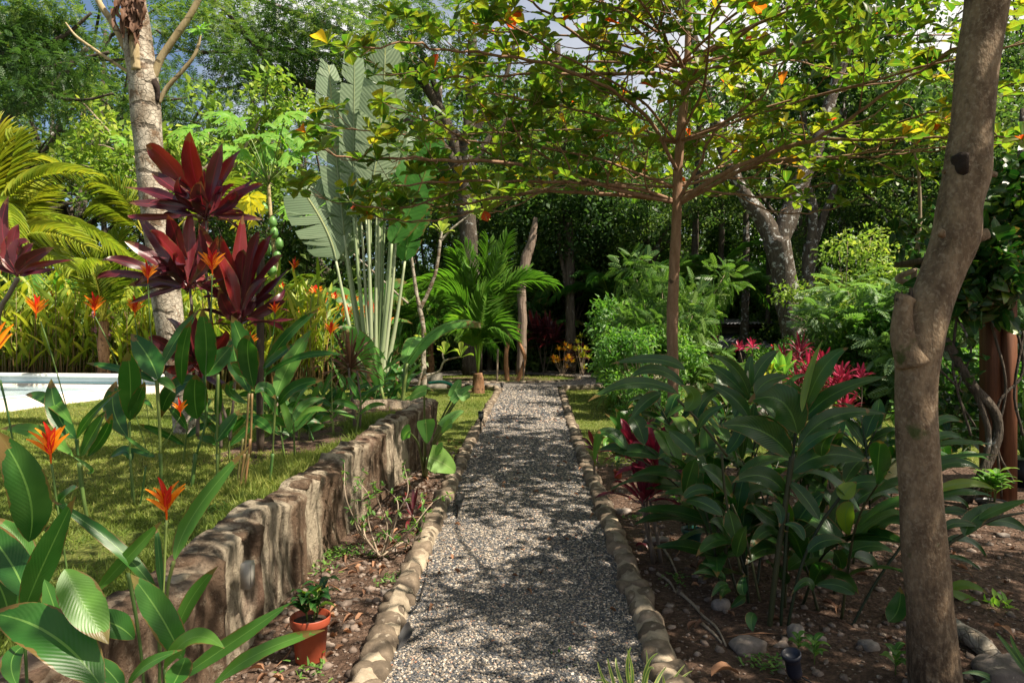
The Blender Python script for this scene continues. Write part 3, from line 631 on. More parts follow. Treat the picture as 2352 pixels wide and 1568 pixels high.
# dead leaves and twigs on the ground
mb = MB(); n = 420; y = 2.4 + 8 * rng.random(n) ** 1.2; sd = rng.random(n) < .62
x = np.where(sd, pathR(y) + .15 + 4 * rng.random(n), wallx(y) + .1 + rng.random(n) * .6); d = rdir(n); d[:, 2] *= .25
inst(mb, leaf_t(4, 3, 'lan', 1.1, .5), np.stack([x, y, H(x, y) + .018], 1), d, rdir(n) * .5 + [0, 0, 1], .03, .06 + .05 * rng.random(n), rng.random(n))
for i in range(90):
    y = 2.5 + 6 * random.random(); x = random.choice([float(pathR(y)) + .15 + 3 * random.random(), float(wallx(y)) + .1 + .6 * random.random()]); a = random.random() * 6.3; l_ = random.uniform(.08, .3)
    tube(mb, [(x, y, float(H(x, y)) + .01), (x + math.cos(a) * l_ * .5 + .02, y + math.sin(a) * l_ * .5, float(H(x, y)) + .022), (x + math.cos(a) * l_, y + math.sin(a) * l_, float(H(x, y)) + .01)], [.003, .004, .002], 5, 6, tint=random.random())
n = 70; y = 2.6 + 13 * rng.random(n); f = rng.random(n); x = pathL(y) * (1 - f) + pathR(y) * f; d = rdir(n); d[:, 2] *= .2
inst(mb, leaf_t(4, 3, 'lan', 1.0, .5), np.stack([x, y, 0 * x + .055], 1), d, rdir(n) * .5 + [0, 0, 1], .025, .045 + .05 * rng.random(n), .4 + .6 * rng.random(n))
tag(mb.build('leaf_litter', M['dry']), 'dry brown leaves and twigs littering the soil', 'leaf litter', kind='stuff')
def bigleaf(k, pts, w, lab, mat='dry', tint=.8, name='fallen_leaf'):
    g0 = G(k, pts[0], pts[1]); g1 = G(k, pts[2], pts[3]); mb = MB(); mid = (g0 + g1) / 2 + [0, 0, .05]
    leafsurf(mb, g0 + [0, 0, .02], mid, g1 + [0, 0, .02], w, 'lan', (0, 0, 1), .2, .5, 8, tint=tint)
    tag(mb.build(name, M[mat]), lab, 'fallen leaf')
bigleaf('i', (230, 1540, 420, 1530), .10, 'large curled reddish dead leaf on the soil near the spotlight')
bigleaf('h', (290, 1390, 380, 1350), .05, 'curled brown dead leaf beside the left kerb stones')
bigleaf('h', (2020, 650, 2100, 670), .06, 'dark red fallen leaf on the soil right of the path', 'cord', .3)
bigleaf('h', (1240, 690, 1262, 700), .03, 'small tan fallen leaf in the middle of the gravel path')
bigleaf('i', (2150, 1200, 2290, 1290), .05, 'narrow brown fallen leaf on the soil right of the big trunk')
# rocks, roots, log
def rock(k, x, y, s, lab, tint=.4):
    g0 = G(k, x, y); t_ = MB(); stone_mesh(t_, g0 + [0, 0, s[2] * .25], (1, .3), s, tint, int(x)); o = t_.build('rock', M['rockm']); tag(o, lab, 'rock')
rock('i', 470, 1330, (.17, .12, .07), 'flat brown rock half sunk in the soil left of the spotlight', .2)
rock('i', 300, 1050, (.11, .08, .07), 'speckled grey stone in front of the ginger canes', .8)
rock('i', 800, 1250, (.07, .08, .09), 'pale upright stone among the ginger stems', 1)
rock('i', 1300, 1320, (.09, .07, .05), 'pale round stone between the ginger and the big trunk', .9)
rock('i', 980, 1275, (.05, .04, .04), 'small tan pebble in front of the ginger clump', .6)
rock('i', 2090, 1470, (.12, .10, .08), 'blue-grey stone beside the fallen log', .3)
rock('i', 2230, 1540, (.30, .16, .12), 'brown boulder at the end of the fallen log', .1)
rock('i', 2210, 565, (.10, .06, .04), 'flat stone lying on the bare soil right of the trunk', .4)
rock('h', 2160, 600, (.20, .10, .05), 'sandy slab beside the right kerb stones', .9)
rock('h', 1930, 400, (.16, .10, .05), 'pale knobbly stone beside the right kerb below the path bend', .8)
rock('h', 320, 960, (.06, .05, .05), 'white stone in the left soil bed', 1)
rock('d', 2060, 1290, (.2, .14, .08), 'half hidden stone in the soil behind the heliconias', .6)
def roots(k, lst, lab):
    mb = MB()
    for pts in lst[:1]:
        q = [G(k, pts[i], pts[i + 1]) + [0, 0, .006] for i in range(0, len(pts), 2)]
        tube(mb, q, np.linspace(.012, .005, len(q)), 6, 14, wob=.2)
    tag(mb.build('root', M['bark_twig']), lab, 'root')
roots('i', [(150, 1150, 240, 1220, 300, 1290)], 'short root stub beside the forked root left of the ginger')
roots('i', [(0, 935, 90, 1010, 180, 1110, 270, 1190, 330, 1310), (110, 950, 170, 1030, 190, 1130), (150, 1150, 240, 1220, 300, 1290)], 'long curved tree root lying on the soil left of the ginger')
roots('h', [(2160, 820, 2240, 870, 2290, 950)], 'short pale root beside the lower right kerb')
roots('h', [(2200, 640, 2250, 720, 2300, 830), (2070, 420, 2060, 480, 2000, 540)], 'thin pale root running through the soil beside the right kerb')
mb = MB(); a = G('i', 1870, 1230); b_ = G('i', 2150, 1430); tube(mb, [a + [0, 0, .05], (a + b_) / 2 + [0, 0, .05], b_ + [0, 0, .04]], [.035, .05, .04], 10, 14, wob=.15)
tag(mb.build('fallen_log', M['bark_white']), 'pale fallen branch lying on the soil right of the big trunk', 'log')
# dark liner strip and cable along the left kerb
mb = MB(); tube(mb, [G('h', *p) + [0, 0, .03] for p in ((610, 740), (590, 860), (560, 980), (510, 1090), (360, 1190), (310, 1400), (300, 1540))], .006, 6, 40)
for p in ((500, 1250, 400, 1370), (820, 290, 800, 470)):
    a = G('h', p[0], p[1]); b_ = G('h', p[2], p[3]); leafsurf(mb, a + [0, 0, .05], (a + b_) / 2 + [.01, 0, .08], b_ + [0, 0, .03], .06, 'ban', (0, 0, 1), .5, .4, 8, .06)
tag(mb.build('ground_cable', M['rope']), 'dark cable and torn liner showing along the left edge of the gravel', 'cable')
# ------------------------------------------------------------ pool
t = thing('raised_pool', 'raised cream swimming pool with white coping beyond the left lawn', 'pool', (-8, 12, .4))
c0 = np.array([-6.95, 8.6]); c1 = np.array([-6.05, 11.8]); c2 = np.array([-13.5, 13.0]); c3 = np.array([-14, 8.2])
def wallseg(mb, a, b, z0, z1, th, ins=0):
    a = np.array(a, float); b = np.array(b, float); d = nrm(b - a); nn = np.array([-d[1], d[0]]) * th / 2
    q = [a + nn, b + nn, b - nn, a - nn]; v = [(*p, z) for z in (z0, z1) for p in q]
    mb.add(v, [[0, 1, 5, 4], [1, 2, 6, 5], [2, 3, 7, 6], [3, 0, 4, 7], [4, 5, 6, 7], [3, 2, 1, 0]])
mb = MB(); wallseg(mb, c0, c1, .05, .73, .24); wallseg(mb, c1 + [-.12, 0], c2, .05, .73, .24); wallseg(mb, c2, c3, .05, .73, .24); wallseg(mb, c3, c0, .05, .73, .24); mb.build('pool_wall', M['plaster'], t)
mb = MB(); wallseg(mb, c1 + [.05, .05], c2 + [-.1, .05], .85, .90, .40); wallseg(mb, c2, c3, .732, .85, .36); mb.build('coping', M['coping'], t)
mb = MB(); wallseg(mb, c0 + [-.2, .1], c1 + [-.2, -.3], .731, .745, .16); wallseg(mb, c1 + [.0, .03], c2 + [-.1, .03], .731, .848, .24); mb.build('rim', M['poolwhite'], t)
mb = MB(); wallseg(mb, c1 + [-.05, -.10], c2 + [.2, -.10], .752, .765, .03); wallseg(mb, c0 + [-.27, .1], c1 + [-.27, -.3], .733, .747, .03); mb.build('tile_band', M['tile'], t)
mb = MB(); v = [(*(c0 + [-.1, .1]), .70), (*(c1 + [-.1, -.1]), .70), (*(c2 + [.1, -.1]), .70), (*(c3 + [.1, .1]), .70)]; mb.add(v, [[0, 1, 2, 3]]); mb.build('water', M['water'], t)
# ------------------------------------------------------------ building in the back
t = thing('garden_building', 'low beige building with dark corrugated lean-to roof behind the trees', 'building', (13, 30, 0))
def BP(x, y, Y): return P('o', x, y, Y)
mb = MB(); a = BP(1580, 765, 31); b_ = BP(1828, 765, 31); zt = BP(0, 752, 31)[2]
box(mb, ((a[0] + b_[0]) / 2, 32.2, zt / 2 - .1), (b_[0] - a[0], 2.2, zt + .2)); mb.build('wall', M['beige'], t)
mb = MB(); box(mb, ((a[0] + b_[0]) / 2, 31.9, zt + .06), (b_[0] - a[0] + .7, 3.4, .10)); mb.build('fascia', M['brownw'], t)
def corr(mb, x0, x1, y0, z0, y1, z1, n=140):
    xs = np.linspace(x0, x1, n); dz = .025 * np.cos(np.arange(n) * PI * .5 * 1.0)
    v = np.stack([np.stack([xs, np.full(n, y0), z0 + dz], 1), np.stack([xs, np.full(n, y1), z1 + dz], 1)]); mb.add(v.reshape(-1, 3), grid_q(2, n))
mb = MB(); corr(mb, a[0] - .5, b_[0] + .5, 29.9, zt + .16, 33.6, zt + .45); mb.build('main_roof', M['roof'], t)
mb = MB(); corr(mb, BP(1540, 0, 29)[0], b_[0] + .2, 28.4, BP(0, 800, 28.4)[2], 31.0, BP(0, 766, 31)[2]); mb.build('lean_to_roof', M['roof'], t)
mb = MB(); 
for xx in (1560, 1700, 1822): q = BP(xx, 800, 28.6); box(mb, (q[0], 28.7, q[2] / 2 - .1), (.14, .14, q[2] + .1))
mb.build('post', M['brownw'], t)
# pergola right
t = thing('pergola', 'red-brown timber pergola post and beams at the right edge under dark vines', 'pergola', P('o', 2290, 1130, 6.6) * [1, 1, 0])
q = P('o', 2288, 640, 6.6); mb = MB(); box(mb, (q[0] - .055, 6.6, 1.2), (.11, .16, 2.5)); box(mb, (q[0] + .062, 6.58, 1.2), (.11, .20, 2.5)); mb.build('post', M['woodpost'], t)
mb = MB(); box(mb, (q[0] + .9, 6.5, 2.15), (2.9, .08, .2)); mb.build('beam', M['woodpost'], t)
mb = MB(); box(mb, (q[0] + .9, 6.75, 2.33), (3.1, .9, .05), .0); mb.build('roof_board', M['greypost'], t)
# ------------------------------------------------------------ torches, pots, spotlight, hose, stakes
def torch(k, x, y, hpx, Y, lab):
    b0 = P(k, x, y, Y); h = SZ(k, hpx, Y); b0[2] = float(H(b0[0], b0[1])) ; t = thing('solar_torch', lab, 'garden torch', b0)
    mb = MB(); tube(mb, [b0, b0 + [0, 0, h * .55]], [.008, .010], 8); tube(mb, [b0 + [0, 0, h * .55], b0 + [0, 0, h * .68]], [.012, .035], 10); mb.build('stake', M['black'], t)
    mb = MB(); lathe(mb, b0 + [0, 0, h * .68], [(.0, 0), (.026, .0), (.034, h * .12), (.036, h * .24), (.0, h * .25)], 14); mb.build('lamp_glass', M['glass'], t)
    mb = MB(); lathe(mb, b0 + [0, 0, h * .68], [(.034, -.01), (.040, 0), (.040, .012), (.034, .014)], 14); lathe(mb, b0 + [0, 0, h * .93], [(.045, -.012), (.05, 0), (.045, .015), (0, .02)], 14)
    for i in range(8):
        a = i * PI / 4; d = np.array([math.cos(a), math.sin(a), 0]); tube(mb, [b0 + d * .036 + [0, 0, h * .69], b0 + d * .043 + [0, 0, h * .81], b0 + d * .045 + [0, 0, h * .93]], .0035, 5, 5)
    for zz in (.75, .80, .85, .89): lathe(mb, b0 + [0, 0, h * zz], [(.043, -.003), (.046, 0), (.043, .003)], 14)
    mb.build('cage', M['black'], t)
torch('e', 965, 1400, 165, 10.9, 'black solar torch standing on the grass beside the left kerb stones')
torch('e', 1108, 1130, 72, 18.6, 'smaller looking black solar torch at the far corner by the palm')
torch('f', 1333, 1225, 70, 15.5, 'distant black garden torch beside the path on the far right')
def pot(k, x, ybot, wpx, hpx, Y, mat, lab, leaves, tall=.16, n=12, lm='mid', lw=.04):
    b0 = P(k, x, ybot, Y); b0[2] = float(H(b0[0], b0[1])); r = SZ(k, wpx, Y) / 2; h = SZ(k, hpx, Y)
    t = thing('flower_pot', lab, 'plant pot', b0)
    mb = MB(); lathe(mb, b0, [(0, 0), (r * .70, 0), (r * .72, .01), (r * .86, h * .80), (r * .95, h * .80), (r * .97, h * .84), (r * 1.0, h * .98), (r * .98, h), (r * .93, h * .99), (r * .88, h * .82), (r * .86, h * .8)], 32); mb.build('pot_body', M[mat], t)
    mb = MB(); lathe(mb, b0 + [0, 0, h * .86], [(r * .9, 0), (r * .6, .008), (0, .012)], 20); mb.build('potting_soil', M['soil'], t)
    s = thing('potted_seedling', leaves, 'potted plant', b0 + [0, 0, h * .86]); mb = MB(); ms = MB(); top = b0 + [0, 0, h * .86]
    for j in range(2 if n < 14 else 4):
        o = np.array([random.uniform(-.3, .3) * r, random.uniform(-.3, .3) * r, 0]); tp = top + o * 2 + [0, 0, tall * random.uniform(.7, 1)]
        tube(ms, [top + o, tp], [.005, .003], 6, tint=.4)
        for i in range(n // 2):
            f = .35 + .65 * i / (n / 2); q = top + o + (tp - top - o) * f; a = i * 2.4 + j; d = np.array([math.cos(a), math.sin(a), .5]); L_ = tall * random.uniform(.5, .8)
            e = q + nrm(d) * L_; leafsurf(mb, q, (q + e) / 2 + [0, 0, .02], e - [0, 0, .02], lw, 'lan', (0, 0, 1), random.uniform(-.3, .3), nl=6, tint=random.random())
    ms.build('stem', M['stem'], s); mb.build('foliage', M[lm], s)
pot('g', 2105, 1395, 272, 300, F * CH / (1041.25 + 1395 * S3 - HZ), 'terra', 'terracotta coloured plastic pot on the soil at the foot of the wall', 'green seedling growing in the terracotta pot by the wall', .17, 16, 'ginger', .045)
pot('i', 98, 665, 145, 145, F * CH / (1041.25 + 650 * S3 - HZ), 'greenpot', 'dark green plastic nursery pot left of the ginger clump', 'bushy green seedling growing in the dark green pot', .22, 22, 'mid', .03)
pot('k', 610, 562, 70, 62, F * CH / (918.75 + 562 * .319 - HZ), 'terra', 'small terracotta pot on the soil beside the purple cordyline', 'thin seedling growing in the small terracotta pot', .14, 8, 'ginger', .025)
pot('i', 2130, 395, 190, 85, F * CH / (1041.25 + 395 * S3 - HZ), 'black', 'black plastic pot on the ground beside the pergola post', 'leafy shrub growing in the black pot by the pergola', .28, 26, 'mid', .05)
b0 = G('i', 800, 1545); t = thing('spotlight', 'black cylindrical garden spotlight tilted on the soil at the bottom right', 'spotlight', b0)
ax = nrm(np.array([-.22, -.15, .95])); X_ = nrm(np.cross(ax, [0, 1, 0])); Rm = np.stack([X_, np.cross(ax, X_), ax], 1)
r = SZ('i', 60, b0[1]); mb = MB(); pr = [(0, 0), (r * .6, 0), (r * .75, .012)] + [(r * (.80 + .03 * (i % 2)), .018 + i * .006) for i in range(12)] + [(r * .85, .09), (r * 1.05, .105), (r * 1.08, .125), (r * .95, .125), (r * .9, .105), (0, .10)]
lathe(mb, b0 + [0, 0, .02], pr, 24, R=Rm); mb.build('lamp_housing', M['bluepl'], t)
mb = MB(); tube(mb, [b0 + [0, 0, -.02], b0 + [0, 0, .03]], [.006, .012], 8); tube(mb, [b0 + [.03, 0, .02], b0 + [.06, -.03, .01], b0 + [.09, -.1, .005]], .004, 6, 10); mb.build('spike', M['black'], t)
mb = MB(); tube(mb, [P('e', *p, 19.6) for p in ((610, 1060), (680, 1052), (730, 1058), (770, 1075))], .045, 10, 30); tag(mb.build('hose', M['hose']), 'green garden hose curving over the ground near the frangipani', 'hose')
t = thing('concrete_block', 'old mossy concrete block behind the frangipani trunk', 'block', P('e', 650, 1070, 20.5)); q = P('e', 648, 1045, 20.6)
mb = MB(); n_ = 10; box(mb, (q[0], 20.6, .16), (.50, .36, .55), .1); box(mb, (q[0] + .05, 20.4, .03), (.7, .5, .2), .1); mb.build('block_body', M['concrete'], t)
def stake(k, x0, y0, x1, y1, w, Y, lab, mat='greypost', name='garden_stake'):
    a = P(k, x0, y0, Y); b_ = P(k, x1, y1, Y); a[2] = float(H(a[0], a[1])) - .03; mb = MB(); tube(mb, [a, b_], SZ(k, w, Y) / 2, 10, 12, wob=.08)
    tag(mb.build(name, M[mat]), lab, 'stake')
stake('e', 1073, 1065, 1080, 830, 14, 23, 'straight pale wooden stake left of the orange forked stems', 'bark_twig')
stake('e', 1252, 1070, 1253, 900, 9, 23, 'thin dark stake behind the right orange stem')
stake('d', 1765, 1440, 1768, 180, 52, 6.3, 'thick dark weathered post among the purple cordylines')
stake('d', 435, 700, 455, 285, 16, 15, 'thin grey pole in front of the yellow palms', 'bark_twig')
# ------------------------------------------------------------ hero trees
def ptube(mb, k, pts, Y, sides=10, n=None, dY=0., wob=.08, **kw):
    """pts: x, y, width in pixels of frame k; depth Y"""
    p = []; r = []
    for i, q in enumerate(pts):
        kk = q[3] if len(q) > 3 else k; yy_ = Y + dY * i / max(len(pts) - 1, 1)
        p.append(P(kk, q[0], q[1], yy_)); r.append(SZ(kk, q[2], yy_) / 2)
    tube(mb, p, r, sides, n or len(p) * 6, wob=wob, **kw); return np.array(p)
# big brown trunk, right
t = thing('forked_tree', 'thick mottled brown tree trunk with a sawn-off fork at the right side', 'tree', P('o', 2150, 1590, 3.05) * [1, 1, 0])
mb = MB(); YB = 3.05
ptube(mb, 'i', [(1790, 1760, 390), (1755, 1556, 330), (1725, 1200, 308), (1702, 1000, 292), (1678, 700, 275), (1652, 300, 264), (1633, 0, 260), (1622, 1250, 258, 'f'), (1622, 1000, 264, 'f'), (1640, 780, 300, 'f'), (1700, 600, 285, 'f'), (1765, 420, 262, 'f'), (1825, 250, 258, 'f'), (1890, 60, 285, 'f'), (1912, 1400, 275, 'c'), (1965, 1180, 290, 'c'), (1975, 1050, 275, 'c'), (1995, 850, 256, 'c'), (2030, 500, 262, 'c'), (2062, 250, 266, 'c'), (2095, 0, 272, 'c'), (2120, -300, 260, 'c'), (2100, -800, 230, 'c'), (2020, -1300, 190, 'c')], YB, 28, 170, wob=.035)
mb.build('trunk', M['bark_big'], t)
mb = MB(); ptube(mb, 'f', [(1600, 930, 220), (1550, 800, 170), (1528, 650, 140), (1530, 520, 120), (1545, 475, 128)], YB - .03, 18, 24, wob=.07); mb.build('broken_fork', M['bark_big'], t)
mb = MB(); rs = np.random.RandomState(2)
for i in range(26):
    x = 1480 + i * 4.6; tube(mb, [P('f', x, 500, YB - .06 + .08 * rs.rand()), P('f', x + rs.uniform(-8, 8), 425 + 70 * rs.rand() - (i > 18) * 25, YB - .05 + .06 * rs.rand())], [.008, .002], 5, 3)
mb.build('splinters', M['bark_dark'], t)
M['scar'] = simple('dark_knot_wood', (.022, .011, .006), .9, 40, .6, .02)
mb = MB(); ptube(mb, 'f', [(1960, 90, 60), (2040, 70, 85), (2105, 50, 70)], YB, 12, 12, wob=.15); ptube(mb, 'c', [(2080, 1160, 45), (2130, 1180, 42), (2165, 1188, 34)], YB, 10, 8); ptube(mb, 'f', [(1800, 60, 40), (1790, 45, 55), (1782, 38, 50)], YB - .09, 12, 8, dY=-.07)
ptube(mb, 'c', [(1830, 1160, 40), (1800, 1165, 30)], YB, 8, 5); mb.build('branch_stub', M['bark_big'], t)
mb = MB(); c = P('c', 1978, 1095, YB - .078); thr = np.linspace(0, 2 * PI, 24, endpoint=False)
for j, (rr_, dd) in enumerate([(1.25, .02)]):
    tube(mb, [c + [0, .05, 0], c + [0, .008, 0], c + [.002, .002, 0]], [.050, .046, .030], 20, 9, wob=.2, seed=4)
mb.build('knot', M['scar'], t)
# crown of this tree, unseen above the frame, thickened to shade path and ginger
mb = MB(); limbs = MB(); topc = P('c', 2020, -1300, YB); cc_ = []
for i in range(15):
    a = i * 2.4 + .5; e = topc + np.array([math.cos(a) * random.uniform(1.2, 3.4), math.sin(a) * random.uniform(.8, 3.2) - .2, random.uniform(.2, 2.0)])
    tube(limbs, [topc + [0, 0, random.uniform(-.9, .1)], (topc + e) / 2 + [0, 0, .35], e], [.02, .012, .007], 6, 14, wob=.1)
    for j in range(5): cc_.append(e + rng.normal(0, .45, 3) * [1, 1, .5])
for i in range(8):  # extra unseen limbs and leaf clusters added to shade the soil at right
    a = random.uniform(-.9, .7); e = topc + np.array([math.cos(a) * random.uniform(2.6, 5.2), math.sin(a) * random.uniform(2.0, 4.0) - .6, random.uniform(.9, 2.2)]); tube(limbs, [topc + [0, 0, random.uniform(-.9, .1)], (topc + e) / 2 + [0, 0, .35], e], [.02, .012, .007], 6, 14, wob=.1)
    for j in range(6): cc_.append(e + rng.normal(0, .6, 3) * [1, 1, .4])
limbs.build('limb', M['bark_big'], t)
OB5 = leaf_t(4, 3, 'obo', .35, .15)
cloud(mb, cc_, (.6, .6, .35), 9500, OB5, .15, .35, .5, .6, .4, .45, .1); mb.build('crown', M['almond'], t)
# almond tree (thin trunk, tiered branches)
t = thing('almond_tree', 'slender tree with tiered branches of yellow-green paddle leaves over the path', 'tree', P('o', 1545, 1060, 8.0) * [1, 1, 0])
YA = 8.0; mb = MB()
ptube(mb, 'e', [(2262, 1680, 84), (2262, 1500, 78), (2270, 1050, 74), (2262, 700, 78), (2272, 400, 74), (2290, 0, 66), (-2, 1350, 66, 'c'), (5, 1150, 62, 'c'), (28, 850, 62, 'c'), (58, 560, 56, 'c'), (72, 300, 42, 'c'), (70, 0, 38, 'c'), (72, -500, 32, 'c'), (60, -1000, 20, 'c')], YA, 14, 90, wob=.05)
mb.build('trunk', M['bark_almond'], t)
BR = []
def br(k, pts, w0, Yend):
    n = len(pts) // 2; p = []
    for i in range(n):
        f = i / (n - 1); p.append(P(k, pts[2 * i], pts[2 * i + 1], YA + (Yend - YA) * f ** 1.1))
    BR.append((np.array(p), SZ(k, w0, YA) / 2))
br('b', (2270, 1370, 1900, 1290, 1640, 1210, 1150, 1105, 760, 1092, 480, 1072, 100, 1082, -120, 1010), 34, 5.9)
br('b', (2270, 1360, 1850, 1320, 1450, 1300, 1150, 1330, 760, 1395, 500, 1380), 30, 7.4)
br('b', (2270, 1360, 2000, 1275, 1600, 1240, 1100, 1230, 600, 1240, 200, 1290), 30, 6.6)
br('b', (2290, 1150, 2260, 1090, 2120, 830, 1950, 680, 1750, 560, 1400, 432, 1050, 370, 700, 340, 500, 292, 150, 330), 30, 5.6)
br('b', (2350, 590, 2150, 500, 1800, 505, 1400, 505, 1000, 520, 700, 530), 34, 7.0)
br('b', (2350, 520, 2200, 460, 1950, 372, 1700, 300, 1450, 110, 1280, 0, 1100, -120), 26, 6.0)
br('b', (2345, 480, 2300, 380, 2200, 230, 2200, 60, 2150, -120), 26, 6.6)
br('b', (2350, 180, 2180, 220, 1950, 80, 1700, -10, 1400, -90), 24, 6.0)
br('c', (15, 1370, 160, 1270, 350, 1160, 700, 1010, 950, 940, 1250, 750, 1500, 570, 1750, 420, 1910, 300), 38, 5.9)
br('c', (20, 1380, 350, 1200, 560, 1100, 800, 1080, 1200, 1070, 1500, 1045, 1840, 1010), 30, 7.0)
br('c', (950, 940, 1200, 950, 1500, 945, 1850, 930, 2200, 930, 2350, 940), 22, 5.8)
br('c', (1100, 860, 1450, 840, 1700, 770, 1900, 730, 2300, 560), 16, 6.2)
br('c', (70, 580, 180, 490, 350, 440, 560, 370, 760, 310, 1050, 235, 1300, 150, 1700, 20), 40, 6.2)
br('c', (70, 570, 200, 370, 350, 290, 600, 130, 720, 60, 950, -40), 34, 6.0)
br('c', (5, 1360, 90, 1220, 160, 1100, 215, 950, 330, 820, 560, 660, 740, 390), 26, 6.6)
br('c', (10, 1330, 130, 1290, 400, 1320, 700, 1340, 900, 1270, 1050, 1240), 18, 7.2)
br('c', (1260, 1060, 1450, 1150, 1530, 1205, 1680, 1210), 10, 7.0)
br('b', (1300, 1305, 1000, 1400, 750, 1480, 450, 1500, 200, 1460), 14, 6.8)
br('b', (1000, 1232, 700, 1330, 400, 1420, 80, 1380), 14, 6.2)
br('b', (1640, 1210, 1400, 1290, 1150, 1420, 1000, 1440), 12, 6.8)
br('c', (400, 1320, 600, 1420, 850, 1450, 1100, 1400), 10, 7.2)
br('b', (1150, 1105, 900, 980, 700, 850, 560, 800), 14, 5.8)
br('b', (1640, 1210, 1400, 1060, 1200, 900, 1180, 620), 16, 6.4)
def rad(z, a, L_, rise, w0):
    b0 = P('o', 1550, 460, YA); b0[2] = z; b0[0] += .02 * (z - 3); d = np.array([math.cos(a), math.sin(a), 0])
    sdv = np.array([-d[1], d[0], 0]) * random.uniform(-.4, .4)
    BR.append((np.array([b0, b0 + d * L_ * .3 + [0, 0, rise * .55], b0 + d * L_ * .65 + sdv + [0, 0, rise * .85], b0 + d * L_ + sdv + [0, 0, rise]]), w0))
for z, n_, L0 in ((3.32, 8, 3.7), (3.85, 9, 3.7), (4.75, 10, 4.0), (5.9, 7, 3.8), (6.9, 5, 3.0)):
    for i in range(n_):
        a = i * 2 * PI / n_ + random.uniform(-.25, .25); L_ = L0 * random.uniform(.7, 1.15)
        if z < 3.5 and math.sin(a) < -.35: continue
        rad(z, a, L_, random.uniform(.25, .7), .017)
limb = MB(); lf = MB(); OBO = leaf_t(7, 5, 'obo', .55, .2); OBO2 = leaf_t(6, 5, 'obo', -.25, .3)
ros = []
def twig(p0, d, L_, r0, depth):
    d = nrm(d); m_ = p0 + d * L_ * .5 + rng.normal(0, .03, 3); e = p0 + d * L_ + [0, 0, L_ * .22] + rng.normal(0, .03, 3)
    tube(limb, [p0, m_, e], [r0, r0 * .8, r0 * .55], 5, 6, tint=.3); ros.append((e, nrm(e - m_ + [0, 0, .02])))
    if depth:
        for s_ in (-1, 1):
            if random.random() < .8: twig(m_ + (e - m_) * random.uniform(0, .6), nrm(d + np.cross(d, [0, 0, 1]) * s_ * random.uniform(.5, 1.1) + [0, 0, .15]), L_ * random.uniform(.45, .75), r0 * .7, depth - 1)
for p, r0 in BR:
    n = max(14, len(p) * 5); q, rr = resample(p, np.linspace(r0, .007, len(p)), n)
    q = q + np.stack([.018 * np.sin(np.arange(n) * 1.1 + r0 * 900), .02 * np.cos(np.arange(n) * .8), .014 * np.sin(np.arange(n) * 1.7)], 1) * np.linspace(0, 1, n)[:, None]
    tube(limb, q, rr, 8, n, tint=.5)
    ln = np.linalg.norm(np.diff(q, axis=0), axis=1).sum(); nt_ = int(ln * 2.9)
    for i in range(nt_):
        f = .16 + .84 * (i + random.random()) / nt_; j = min(int(f * (n - 1)), n - 2); dd = nrm(q[j + 1] - q[j])
        s_ = 1 if i % 2 else -1; side = nrm(np.cross(dd, [0, 0, 1]) * s_ + np.array([0, 0, random.uniform(-.1, .45)]))
        twig(q[j], dd * random.uniform(.3, .9) + side * .9, random.uniform(.28, .7) * (1.1 - .35 * f), max(rr[j] * .5, .0045), 1 if random.random() < .75 else 0)
    ros.append((q[-1], nrm(q[-1] - q[-3])))
limb.build('branches', M['bark_almond'], t)
P_, D_, N_, S_, T_i = [], [], [], [], []
for c, d in ros:
    k = random.randint(5, 9); up = nrm(d * .5 + np.array([0, 0, .9])); x = nrm(np.cross(up, [.3, 1, .1])); y = np.cross(up, x); base = random.choice([.1, .25, .4, .5, .62, .75]); a0 = random.random() * 6
    for i in range(k):
        a = a0 + i * 2 * PI / k + random.uniform(-.3, .3); e = random.uniform(-.15, .75); dd = (x * math.cos(a) + y * math.sin(a)) * math.cos(e) + up * math.sin(e)
        P_.append(c); D_.append(dd); N_.append(up + rng.normal(0, .2, 3)); S_.append(random.uniform(.11, .21)); T_i.append(np.clip(base + random.uniform(-.2, .2) + (.36 if random.random() < .035 else 0), 0, 1))
P_, D_, N_, S_, T_i = map(np.array, (P_, D_, N_, S_, T_i)); h = rng.random(len(P_)) < .5
inst(lf, OBO, P_[h], D_[h], N_[h], S_[h] * .50, S_[h], T_i[h]); inst(lf, OBO2, P_[~h], D_[~h], N_[~h], S_[~h] * .55, S_[~h], T_i[~h])
lf.build('crown', M['almond'], t); print('rosettes', len(ros), 'leaves', len(P_))
